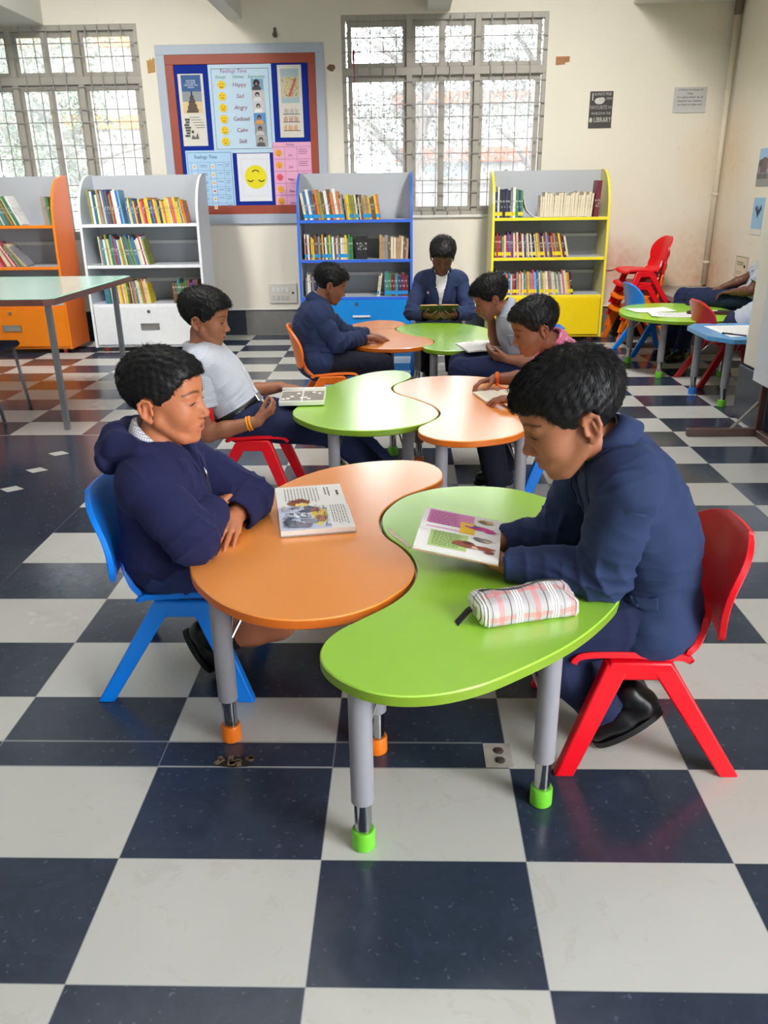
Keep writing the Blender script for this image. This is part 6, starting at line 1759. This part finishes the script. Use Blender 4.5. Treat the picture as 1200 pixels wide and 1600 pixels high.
# ---- tartan pencil case
def tartan():
    m, nt, p = newmat('tartan_cloth'); L = nt.links
    tc = N(nt, 'ShaderNodeTexCoord'); mp_ = N(nt, 'ShaderNodeMapping'); L.new(tc.outputs['Object'], mp_.inputs[0]); mp_.inputs[2].default_value = (0, 0, -.285)
    sp = N(nt, 'ShaderNodeSeparateXYZ'); L.new(mp_.outputs[0], sp.inputs[0])
    g = N(nt, 'ShaderNodeNewGeometry')
    X = sp.outputs[0]; Yv = math_node(nt, 'ADD', sp.outputs[1], math_node(nt, 'MULTIPLY', sp.outputs[2], -1.0))
    def band(s, per, off, wid): return math_node(nt, 'LESS_THAN', math_node(nt, 'ABSOLUTE', math_node(nt, 'SUBTRACT', math_node(nt, 'FRACT', math_node(nt, 'ADD', math_node(nt, 'DIVIDE', s, per), off)), .5)), wid/per/2)
    c = mixc(nt, .5, srgb(186, 180, 182), srgb(190, 184, 186))
    for s in (X, Yv):
        for o in (-.10, 0, .10): c = mixc(nt, math_node(nt, 'MULTIPLY', band(s, .088, .36+o*.5, .0028), .75), c, srgb(226, 120, 118))
    for s in (X, Yv):
        for o in (-.07, .0, .07): c = mixc(nt, math_node(nt, 'MULTIPLY', band(s, .088, .86+o, .0042), .95), c, srgb(248, 248, 246))
        c = mixc(nt, math_node(nt, 'MULTIPLY', band(s, .088, .10, .0024), .85), c, srgb(40, 38, 42)); c = mixc(nt, math_node(nt, 'MULTIPLY', band(s, .088, .62, .0018), .8), c, srgb(50, 46, 50))
        for o in (-.035, .035): c = mixc(nt, math_node(nt, 'MULTIPLY', band(s, .088, .86+o, .0012), .8), c, srgb(50, 46, 50))
    L.new(c, p.inputs['Base Color']); p.inputs['Roughness'].default_value = .6
    n2 = N(nt, 'ShaderNodeTexNoise'); n2.inputs['Scale'].default_value = 700; L.new(tc.outputs['Object'], n2.inputs[0])
    b = N(nt, 'ShaderNodeBump'); b.inputs['Strength'].default_value = .2; b.inputs['Distance'].default_value = .001; L.new(n2.outputs[0], b.inputs['Height']); L.new(b.outputs[0], p.inputs['Normal'])
    return m
pc = np.array((.462, -.002, TZ)); pd = unit((.265, .078, 0)); pl = np.cross(V3(0, 0, 1), pd); Fm_ = np.stack([pd, pl, V3(0, 0, 1)], 1)
t = thing('pencil_case', 'grey tartan pencil case with a black strap on the nearest green table', 'pencil case', tuple(pc))
Lc = .118
prims = [BOX(pc+V3(0, 0, .022), (Lc-.012, .040, .010), Fm_, .012, .02), BOX(pc+pd*(-.02)+V3(0, 0, .040), (Lc-.026, .024, .006), Fm_, .012, .03),
         CAP(pc+pd*(Lc-.02)+pl*.012+V3(0, 0, .046), pc+pd*(.02)+pl*.006+V3(0, 0, .052), .012, .014, .03), CAP(pc-pd*(Lc-.03)+pl*.004+V3(0, 0, .044), pc-pd*.01+V3(0, 0, .050), .013, .014, .03),
         ELL(pc-pd*.025+pl*.026+V3(0, 0, .070), (.05, .020, .020), Fm_, .02, -1)]
V, F = field_mesh(prims, .0032); V = relax(V, F, 2); Nn = vnormals(V, F); V = folds(V, Nn, [], 77, .001, .0011); V[:, 2] = np.maximum(V[:, 2], TZ+.0004)
body = mesh_obj('case_body', V, F, tartan(), t, None, True)
# piped edges and the zip
pb = BVHTree.FromPolygons([Vector(v) for v in V.tolist()], F.tolist())
pip = mat('piping_white', (232, 230, 226), .6)
for e in (-1, 1):
    ring = []
    for a in np.linspace(0, 2*PI, 25)[:-1]:
        q, nr, _, _ = pb.find_nearest(Vector(tuple(pc+pd*e*(Lc-.010)+pl*math.cos(a)*.06+V3(0, 0, .028+.05*math.sin(a))))); ring.append(q+nr*.0005+Vector((0, 0, max(0, TZ+.002-q.z))))
    m = MB(); m.tube(ring, .0022, 6, closed=True); build(m, 'piping', pip, t, True)
strip(pb, [pc+pd*(-Lc+.01)+pl*.016+V3(0, 0, .07), pc+pl*.018+V3(0, 0, .075), pc+pd*(Lc-.02)+pl*.018+V3(0, 0, .075)], [.004]*3, .0015, mat('zip_black', (24, 24, 26), .6), 'zip', t)
sp_ = [pc-pd*(Lc-.005)+pl*.006+V3(0, 0, .030), pc-pd*(Lc+.014)+pl*.004+V3(0, 0, .026), pc-pd*(Lc+.034)-pl*.002+V3(0, 0, .012), pc-pd*(Lc+.050)-pl*.008+V3(0, 0, .0015)]
P = [[tuple(np.array(q)-pl*.011), tuple(q), tuple(np.array(q)+pl*.011)] for q in crom(sp_, 5, False)]
build(shell(P, .0018), 'strap', mat('strap_black', (22, 22, 26), .7), t, True)

# ================================================================ the notice board
YB = WY-.001
def wb(lo, hi, depth, m, nm, par, bev=.0, y=YB):
    b = MB(); b.bb((lo[0], y-depth, lo[1]), (hi[0], y, hi[1]), bev=bev); return build(b, nm, m, par)
t = thing('notice_board', 'notice board with a grey and red-brown frame and blue felt', 'notice board', (-1.32, WY, 1.86))
gfr = mat('board_frame_grey', (176, 186, 200), .5, var=.04); bfr = mat('board_frame_redbrown', (158, 70, 46), .5, var=.1, scale=8)
for lo, hi in (((-2.10, 2.555), (-.548, 2.635)), ((-2.10, 1.085), (-.548, 1.175)), ((-2.10, 1.175), (-2.02, 2.555)), ((-.628, 1.175), (-.548, 2.555))): wb(lo, hi, .03, gfr, 'frame_rail', t, .003)
for lo, hi in (((-2.02, 2.475), (-.628, 2.555)), ((-2.02, 1.175), (-.628, 1.255)), ((-2.02, 1.255), (-1.945, 2.475)), ((-.70, 1.255), (-.628, 2.475))): wb(lo, hi, .024, bfr, 'inner_rail', t, .002)
felt = cloth('blue_felt', (20, 44, 138), .95, .3, 400, .5); wb((-1.945, 1.255), (-.70, 2.475), .012, felt, 'felt_panel', t)
YP = WY-.015
class Poster:
    """flat sheet on a wall; u to the right, v up, in 0..1 of its size"""
    def __init__(s, name, label, x0, z0, x1, z1, m, y=YP, skew=0.0, side=False, curl=.0):
        s.x0, s.z0, s.w, s.h, s.y, s.side = x0, z0, x1-x0, z1-z0, y, side
        s.t = thing(name, label, 'poster', s.pt(.5, .5)); s.skew = skew; s.n = 0
        P = [[s.pt(i/8, j/8, .0004+curl*max(0, (.35-j/8))**2) for j in range(9)] for i in range(9)]
        b = shell(P, .0008); build(b, 'sheet', m, s.t)
    def pt(s, u, v, d=0.0):
        a = s.x0+u*s.w; b = s.z0+v*s.h
        return (s.y-d, a, b) if s.side else (a, s.y-d, b)
    def lift(s): s.n += 1; return .0012+.00012*s.n
    def rect(s, u0, v0, u1, v1, rgb, nm='printed_panel'):
        d = s.lift(); b = MB(); b.add([s.pt(u0, v0, d), s.pt(u1, v0, d), s.pt(u1, v1, d), s.pt(u0, v1, d)], [(0, 1, 2, 3)])
        return build(b, nm, mat('poster_ink_%d_%d_%d' % rgb, rgb, .7, var=.05, scale=30), s.t)
    def rects(s, L, rgb, nm):
        d = s.lift(); b = MB()
        for u0, v0, u1, v1 in L: b.add([s.pt(u0, v0, d), s.pt(u1, v0, d), s.pt(u1, v1, d), s.pt(u0, v1, d)], [(0, 1, 2, 3)])
        return build(b, nm, mat('poster_ink_%d_%d_%d' % rgb, rgb, .7, var=.05, scale=30), s.t)
    def poly(s, pts, rgb, nm='drawing'):
        d = s.lift(); b = MB(); b.add([s.pt(u, v, d) for u, v in pts], [tuple(range(len(pts)))])
        return build(b, nm, mat('poster_ink_%d_%d_%d' % rgb, rgb, .7, var=.12, scale=40), s.t)
    def disc(s, u, v, r, rgb, nm='disc', asp=None, ru=None):
        k = s.w/s.h if asp is None else asp
        return s.poly([(u+(ru or r)*math.cos(a), v+r*(k if ru is None else 1)*math.sin(a)) for a in [2*PI*i/28 for i in range(28)]], rgb, nm)
    def arc(s, u, v, r, a0, a1, rgb, wd=.012, nm='stroke', par=None):
        k = s.w/s.h; d = s.lift(); b = MB(); n = 10; P = []
        for i in range(n+1):
            a = a0+(a1-a0)*i/n
            P.append([s.pt(u+(r-wd/2)*math.cos(a), v+(r-wd/2)*k*math.sin(a), d), s.pt(u+(r+wd/2)*math.cos(a), v+(r+wd/2)*k*math.sin(a), d)])
        b.grid(P); return build(b, nm, mat('poster_ink_%d_%d_%d' % rgb, rgb, .7), s.t)
    def text(s, st, u, v, hgt, rgb, shear=.0, wmax=None, stretch=1.0, rot=0.0, nm='lettering', bold=0):
        vv, ff = text_mesh(st, hgt*s.h*1.35, shear=shear)
        if not vv: return
        sc = stretch; wd = max(q[0] for q in vv)-min(q[0] for q in vv)
        if wmax and wd*sc > wmax*s.w: sc = wmax*s.w/wd
        d = s.lift(); c, sn = math.cos(rot), math.sin(rot)
        out = []
        for q in vv:
            a, b = q[0]*sc, q[1]; a, b = a*c-b*sn, a*sn+b*c
            out.append(s.pt(u+a/s.w, v+b/s.h, d))
        o = mesh_obj(nm, out, ff, mat('poster_ink_%d_%d_%d' % rgb, rgb, .7), s.t)
        if bold:
            o2 = None
        return o
    def frame(s, m_, rgb, wd=.008):
        return s.rects([(m_, m_, 1-m_, m_+wd), (m_, 1-m_-wd, 1-m_, 1-m_), (m_, m_, m_+wd*s.h/s.w, 1-m_), (1-m_-wd*s.h/s.w, m_, 1-m_, 1-m_)], rgb, 'border_line')
    def face(s, u, v, r, rgb, mood):
        k = s.w/s.h; s.disc(u, v, r, rgb, 'emoji_face'); dk = (60, 40, 20)
        s.disc(u-r*.36, v+r*k*.22, r*.11, dk, 'emoji_eye'); s.disc(u+r*.36, v+r*k*.22, r*.11, dk, 'emoji_eye')
        if mood > 0: s.arc(u, v-r*k*.05, r*.5, PI*1.15, PI*1.85, dk, r*.13, 'emoji_mouth')
        elif mood < 0: s.arc(u, v-r*k*.75, r*.45, PI*.2, PI*.8, dk, r*.13, 'emoji_mouth')
        else: s.rects([(u-r*.35, v-r*k*.42, u+r*.35, v-r*k*.30)], dk, 'emoji_mouth')
sheetm = lambda nm, rgb: mat(nm, rgb, .55, var=.03, scale=6, bump=.08, bscale=9)
SKY_S = sheetm('pale_blue_sheet', (196, 222, 240)); WHITE_S = sheetm('white_sheet', (232, 234, 240)); PINK_S = sheetm('pink_sheet', (238, 172, 206)); CREAM_S = sheetm('cream_sheet', (222, 218, 206)); BLUE_S = sheetm('light_blue_sheet', (176, 214, 244)); GREY_S = sheetm('grey_sheet', (196, 196, 194)); DARK_S = sheetm('charcoal_sheet', (62, 58, 56))
# left bookmark poster
p = Poster('poster', 'narrow poster of a tree made of books, at the left of the notice board', -1.915, 1.79, -1.68, 2.40, CREAM_S)
p.rect(.12, .46, .90, .985, (60, 96, 150)); p.rect(.12, .46, .90, .76, (150, 156, 160)); p.rect(.12, .46, .90, .62, (226, 200, 150))
for i, (st, v) in enumerate((('THE MORE', .905), ('YOU READ', .875), ('THE MORE YOU', .845), ('KNOW', .815))): p.text(st, .5, v, .022, (232, 238, 248), wmax=.6)
for k in range(11):
    v = .47+.0215*k; w_ = .22*(1-k/12.5)+.02; p.rects([(.5-w_+.015*((k*7) % 3-1), v, .5+w_+.015*((k*5) % 3-1), v+.019)], (66+10*(k % 3), 56+8*(k % 2), 60), 'book_stack')
p.rects([(.47, .70, .53, .76)], (60, 56, 66), 'book_spire')
for k in range(7): p.rects([(.10+.02*((k*3) % 4), .13+.038*k, .30+.02*((k*5) % 4), .16+.038*k)], (90, 86, 84), 'stacked_books')
for k in range(5): p.rects([(.34+.06*k, .40-.036*k, min(.92, .74+.07*k), .407-.036*k)], (120, 116, 110), 'small_print')
p.disc(.42, .20, .055, (80, 76, 74), 'reader_head'); p.poly([(.34, .10), (.40, .16), (.52, .12), (.60, .19), (.66, .10)], (110, 106, 102), 'reader_figure')
# feelings chart
p = Poster('poster', 'large pale blue feelings chart with six yellow faces and six small pictures', -1.628, 1.724, -1.040, 2.472, SKY_S)
p.frame(.045, (70, 76, 90), .005)
p.text('Feelings Time', .40, .925, .045, (150, 50, 130), .15, .42)
for st, u in (('Emojis', .19), ('Names', .47), ('Expressions', .76)): p.text(st, u, .862, .036, (40, 130, 90), .15, .26)
names = ['Happy', 'Sad', 'Angry', 'Confused', 'Calm', 'Sick']; moods = [1, -1, -1, 0, 1, 0]
pics = [((120, 166, 200), (40, 36, 38), (70, 64, 66)), ((206, 202, 200), (40, 38, 40), (226, 226, 226)), ((212, 206, 208), (60, 54, 52), (236, 236, 238)), ((90, 150, 206), (70, 46, 40), (226, 160, 80)), ((150, 156, 164), (70, 60, 54), (200, 196, 190)), ((176, 172, 172), (48, 44, 46), (96, 92, 94))]
for k in range(6):
    v = .775-.128*k; p.face(.20, v, .062, (246, 206, 24), moods[k]); p.text(names[k], .48, v, .050, (156, 84, 110), .2, .26)
    bgc, hair_c, top_c = pics[k]; u0, u1, v0, v1 = .67+.004*k, .86+.004*k, v-.062, v+.062
    p.rect(u0, v0, u1, v1, bgc, 'photo_ground'); uc = (u0+u1)/2-.01
    p.poly([(uc-.075, v0), (uc-.055, v0+.040), (uc, v0+.052), (uc+.055, v0+.040), (uc+.075, v0)], top_c, 'photo_shoulders')
    p.disc(uc, v+.016, .034 if k else .052, hair_c, 'photo_hair'); p.disc(uc, v+.006, .021, (150, 112, 92) if k not in (1, 2, 5) else (186, 180, 178), 'photo_face')
# right strip
p = Poster('poster', 'narrow poster of bookshelves at the upper right of the notice board', -.985, 1.852, -.762, 2.460, CREAM_S)
p.rect(.12, .48, .88, .95, (170, 190, 196)); p.rect(.14, .56, .86, .84, (206, 196, 160), 'crowd_ground')
rs_ = random.Random(3)
for rgb in ((190, 80, 60), (90, 96, 86), (226, 206, 120), (120, 140, 110)): p.rects([(lambda a, b: (a, b, a+.03, b+.012))(rs_.uniform(.15, .82), rs_.uniform(.565, .82)) for _ in range(26)], rgb, 'crowd_dots')
p.poly([(.40, .57), (.52, .57), (.78, .80), (.70, .82)], (196, 104, 84), 'red_stair')
for k, (v, rgb) in enumerate(((.33, (170, 168, 160)), (.22, (190, 120, 100)), (.10, (226, 150, 70)))):
    p.rects([(.15, v-.008, .88, v)], (60, 56, 54), 'shelf_line'); p.rects([(.18+.045*i, v, .205+.045*i, v+.06+.012*((i*7) % 3)) for i in range(14) if (i+k) % 5], rgb, 'drawn_books')
# light blue table chart
p = Poster('poster', 'light blue chart headed Feelings Time, lower left of the notice board', -1.908, 1.166, -1.456, 1.750, BLUE_S, y=YP-.004)
p.frame(.03, (60, 80, 120), .006); p.text('Feelings Time', .42, .90, .060, (44, 54, 96), .2, .48)
for u in (.10, .24, .50, .62, .80): p.rects([(u, .06, u+.004, .82)], (90, 120, 160), 'ruled_line')
for k in range(7): p.rects([(.05, .82-.125*k, .95, .823-.125*k)], (90, 120, 160), 'ruled_line')
for k in range(6):
    v = .755-.125*k
    for u in (.17, .565): p.rect(u-.035, v-.03, u+.035, v+.03, (236, 236, 230), 'sticker'); p.disc(u, v, .022, (232, 170, 60) if k != 3 else (196, 70, 80), 'emoji_face')
    p.rects([(.29+.005*j, v+.02-.025*j, .44, v+.026-.025*j) for j in range(2)]+[(.66, v+.02, .77, v+.026), (.83, v+.03, .93, v+.036), (.83, v, .91, v+.006)], (110, 110, 150), 'writing')
# white sheet with the upside-down smiling face
p = Poster('poster', 'white sheet with one large upside-down yellow face', -1.416, 1.292, -1.100, 1.718, WHITE_S)
p.frame(.11, (190, 190, 198), .004); p.disc(.54, .51, .335, (236, 222, 20), 'yellow_face')
p.arc(.54, .555, .13, PI*.2, PI*.8, (40, 40, 30), .03, 'face_mouth'); p.arc(.37, .50, .11, PI*1.2, PI*1.8, (40, 40, 30), .03, 'face_eye'); p.arc(.71, .50, .11, PI*1.2, PI*1.8, (40, 40, 30), .03, 'face_eye')
# pink chart
p = Poster('poster', 'pink chart with a column of orange faces, lower right of the notice board', -1.066, 1.219, -.700, 1.812, PINK_S, y=YP-.002)
p.text('Feelings', .45, .965, .030, (70, 50, 90), .15, .35)
for u in (.30, .62): p.rects([(u, .05, u+.005, .93)], (120, 80, 120), 'ruled_line')
for k in range(5):
    p.rects([(.02, .93-.18*k, .98, .934-.18*k)], (120, 80, 120), 'ruled_line'); v = .84-.18*k
    p.face(.15, v, .085, (240, 170, 40) if k != 2 else (232, 90, 110), [1, -1, 0, 0, 1][k]); p.text(['Joy', 'Sad', 'Angry', 'Fear', 'Calm'][k], .45, v-.03, .035, (80, 60, 90), .2, .22)
    p.rects([(.66, v+.05-.03*j, .88+.03*((j+k) % 2), v+.056-.03*j) for j in range(3)], (90, 60, 90), 'writing')
# posters on the bare wall
p = Poster('poster', 'charcoal lettered library poster on the far wall right of the window', 1.910, 1.892, 2.124, 2.201, DARK_S, y=WY-.0005, curl=.05)
p.text('I', .12, .84, .22, (206, 204, 200), 0, .1); p.text('ALWAYS FIND', .56, .92, .085, (190, 188, 184), 0, .74); p.text('NEW', .84, .80, .07, (190, 188, 184), 0, .25)
p.disc(.42, .74, .21, (206, 204, 198), 'cloud_shape', asp=.42); p.disc(.52, .77, .14, (196, 194, 188), 'cloud_shape', asp=.5)
p.text('FAVOURITE', .40, .56, .115, (176, 174, 170), 0, .72); p.text('PLACE', .90, .56, .08, (176, 174, 170), 0, .18)
p.text('WORLDS IN THE', .52, .40, .075, (186, 184, 180), 0, .84); p.text('LIBRARY', .60, .22, .15, (210, 208, 202), 0, .74); p.disc(.10, .22, .07, (190, 188, 182), 'round_mark', asp=1.0)
p.rects([(.03, .07, .5, .085), (.7, .07, .97, .085)], (170, 166, 166), 'foot_rule')
p = Poster('poster', 'grey printed quotation about a library on the far wall near the corner', 2.680, 2.010, 2.982, 2.223, GREY_S, y=WY-.0005, curl=.06)
for i, st in enumerate(('A library is a house of', 'hope.', "It's a place where we all", 'whatever our situation,', 'can feed our ideas and', 'develop our dreams.')): p.text(st, .5, .90-.145*i, .085, (70, 70, 68), 0, .80)
# posters on the right wall: u runs from the corner towards the camera
XR = RX-.002
class SidePoster(Poster):
    def pt(s, u, v, d=0.0): return (XR-d, s.x0-u*s.w, s.z0+v*s.h)
p = SidePoster('poster', 'grey printed sheet high on the right wall', 5.75, 2.03, 6.12, 2.26, GREY_S); p.rects([(.04, .90, .98, .97)], (50, 48, 46), 'heading_bar')
for k in range(4): p.rects([(.10+.12*i, .68-.17*k, .19+.12*i, .74-.17*k) for i in range(6)], (110, 108, 104), 'printed_words')
p = SidePoster('poster', 'yellow, white and grey sheet below the high grey sheet on the right wall', 5.50, 1.72, 5.80, 2.0, WHITE_S); p.rect(0, .80, 1, 1, (236, 200, 30), 'yellow_band'); p.rect(0, 0, 1, .30, (150, 152, 160), 'grey_band'); p.arc(.6, .15, .12, 0, 2*PI, (90, 92, 100), .03)
p = SidePoster('poster', 'elephant picture on the right wall', 5.855, 1.365, 6.295, 1.660, sheetm('elephant_sky_sheet', (160, 196, 230)))
p.rect(0, 0, 1, .26, (150, 152, 150), 'ground'); p.rect(0, .2, 1, .34, (110, 120, 110), 'bank')
for (u, c_) in ((.28, (120, 104, 104)), (.66, (150, 142, 142))):
    p.disc(u, .56, .20, c_, 'elephant_body', asp=1.05); p.rects([(u-.17, .20, u-.09, .5), (u+.07, .20, u+.16, .5)], c_, 'elephant_legs'); p.disc(u-.16, .62, .10, tuple(x-12 for x in c_), 'elephant_head', asp=1.0); p.rects([(u-.26, .30, u-.21, .62)], tuple(x-12 for x in c_), 'elephant_trunk')
p = SidePoster('poster', 'green and yellow picture beside the elephant picture', 5.40, 1.37, 5.77, 1.68, sheetm('jungle_sheet', (110, 170, 80))); p.rect(0, .7, 1, 1, (150, 200, 226), 'sky'); p.disc(.55, .35, .28, (236, 190, 60), 'fruit_shape', asp=.9); p.disc(.75, .5, .15, (196, 80, 50), 'red_shape', asp=1); p.disc(.45, .45, .08, (236, 236, 230), 'white_shape', asp=1)
p = SidePoster('poster', 'blue bookmark with a flying bird on the right wall', 5.83, .980, 6.055, 1.277, sheetm('bird_sky_sheet', (150, 196, 232)))
p.rect(0, 0, 1, .16, (226, 226, 220), 'pale_foot'); p.poly([(.20, .72), (.34, .80), (.46, .66), (.50, .80), (.56, .66), (.72, .82), (.80, .70), (.56, .52), (.50, .44), (.44, .52)], (50, 70, 90), 'bird')
p = SidePoster('poster', 'line drawing sheet low on the right wall', 6.05, .600, 6.335, .793, sheetm('line_art_sheet', (226, 214, 186))); p.frame(.04, (110, 100, 84), .02)
for k in range(5): p.arc(.20+.10*k, .66, .05, 0, 2*PI, (120, 110, 96), .02)
p.disc(.76, .55, .07, (60, 56, 54), 'dark_shape', asp=1); p.rects([(.12, .28, .6, .30), (.12, .20, .5, .22)], (130, 120, 104), 'printed_words')
p = SidePoster('poster', 'small faded sketch beside the pillar on the right wall', 5.46, .72, 5.60, .86, sheetm('line_art_sheet', (226, 214, 186))); p.arc(.5, .5, .2, 0, 2*PI, (150, 144, 130), .03)

# ================================================================ small things on the far wall
t = thing('switch_board', 'ivory switch board with eight switches low on the far wall', 'switch board', (-1.045, WY, .415))
wb((-1.185, .318), (-.903, .513), .016, mat('ivory_plastic', (216, 212, 200), .45, var=.06, scale=30), 'plate', t, .003)
for k in range(4):
    wb((-1.155+.045*k, .425), (-1.125+.045*k, .475), .022, mat('switch_white', (232, 232, 228), .35), 'switch', t, .002)
    wb((-1.158+.045*k, .345), (-1.120+.045*k, .400), .019, mat('socket_ivory', (206, 202, 192), .4), 'socket', t, .002)
    m = MB(); [m.bb((-1.146+.045*k+dx, YB-.0195, zz), (-1.141+.045*k+dx, YB-.018, zz+.005)) for dx, zz in ((0, .36), (.012, .36), (.006, .38))]; build(m, 'socket_holes', mat('hole_black', (20, 20, 20), .8), t)
m = MB(); m.lathe([(.010, -.020), (.012, -.016), (.012, .0)], (-.945, YB, .42), 14, axis='y'); build(m, 'indicator', mat('indicator_grey', (60, 60, 62), .4), t)
t = thing('hook_bracket', 'small dark pipe hook above the notice board', 'hook', (-.98, WY, 2.72))
m = MB(); m.lathe([(.018, -.05), (.02, -.045), (.02, .0)], (-.985, YB, 2.70), 14, axis='y'); m.bb((-.997, YB-.012, 2.70), (-.975, YB, 2.76)); build(m, 'stub', mat('hook_brown', (96, 84, 72), .5), t)
def patch(label, pts, rgb, nm='tape_patch', y=WY-.0004, th=.0018):
    b = MB(); b.prism(pts, 0, th, fn=lambda x, z, d: (x, y-d, z)); o = build(b, nm, mat('patch_%d_%d' % rgb[:2], rgb, .7, var=.25, scale=40)); return tag(o, label, 'patch')
patch('brown tape remnant left of the notice board', [(-2.19, 2.41), (-2.12, 2.42), (-2.115, 2.53), (-2.13, 2.54), (-2.145, 2.515), (-2.155, 2.535), (-2.17, 2.515), (-2.19, 2.52)], (186, 144, 80))
patch('brown plaster hole between the notice board and the centre window', [(-.53, 2.43), (-.50, 2.405), (-.47, 2.40), (-.445, 2.43), (-.455, 2.455), (-.50, 2.46)], (120, 88, 66), 'plaster_hole')
patch('brown cardboard tape right of the centre window', [(1.575, 2.42), (1.66, 2.425), (1.66, 2.44), (1.70, 2.445), (1.70, 2.49), (1.575, 2.49)], (176, 124, 82), 'cardboard_tape')
patch('peeled scribble on the plaster above the red chair stack', [(2.14, .60), (2.18, .605), (2.22, .595), (2.26, .60), (2.30, .62), (2.295, .625), (2.25, .610), (2.20, .608), (2.15, .612)], (130, 60, 50), 'peeled_plaster')
t = thing('red_thread', 'red thread hanging in the centre window', 'thread', (-.275, 6.70, 2.3))
m = MB(); m.tube([(-.27, 6.690, 2.565), (-.27, 6.672, 2.55), (-.275, 6.670, 2.50), (-.268, 6.672, 2.40), (-.275, 6.67, 2.20), (-.272, 6.67, 2.02)], [.004, .012, .009, .004, .0035, .003], 8); build(m, 'thread', mat('red_thread', (150, 50, 70), .8), t, True)
# drain pipe in the corner
t = thing('drain_pipe', 'cream pipe running down the corner of the far wall', 'pipe', (3.14, 6.69, .5))
pm = mat('pipe_cream', (222, 212, 192), .5)
m = MB(); m.lathe([(.026, .47), (.026, 2.78)], (3.145, 6.68, 0), 16); build(m, 'pipe', pm, t, True)
m = MB(); m.lathe([(.03, 2.78), (.034, 2.80), (.034, 3.2)], (3.145, 6.68, 0), 16); build(m, 'upper_pipe', mat('pipe_iron', (120, 108, 96), .6), t, True)
for z in (.68, 1.30, 2.2):
    m = MB(); m.lathe([(.026, z-.012), (.032, z-.010), (.032, z+.010), (.026, z+.012)], (3.145, 6.68, 0), 16); build(m, 'clip', pm, t, True)
# broken hole and bolt plate in the dark floor strip
hole = tag(build(MB().prism([(-.305, .005), (-.285, .03), (-.255, .04), (-.225, .032), (-.205, .008), (-.22, .002), (-.26, -.002)], .0008, .0018), 'floor_hole', mat('broken_floor', (20, 18, 16), .9)), 'dark broken hole in the floor strip under the nearest orange table', 'hole')
m = MB(); rs_ = random.Random(2)
for k in range(9): m.box((-.255+rs_.uniform(-.045, .04), .018+rs_.uniform(-.015, .015), .003), (.010, .006, .002), 0, Matrix.Rotation(rs_.uniform(0, 3), 3, 'Z'))
build(m, 'rubble', mat('rubble_brown', (110, 92, 74), .9, var=.4, scale=60), hole)
t = thing('floor_plate', 'small rusty bolt plate at the end of the dark floor strip', 'plate', (.428, .05, 0))
m = MB(); m.bb((.391, .004, 0), (.462, .100, .0015)); build(m, 'mortar', mat('mortar_grey', (170, 164, 152), .9, var=.25, scale=40), t)
for yy in (.030, .068):
    m = MB(); m.lathe([(.013, .0015), (.013, .004), (.008, .007), (.0, .007)], (.430, yy, 0), 10); build(m, 'bolt', mat('rusty_bolt', (70, 60, 50), .7, .4, var=.4, scale=80), t)
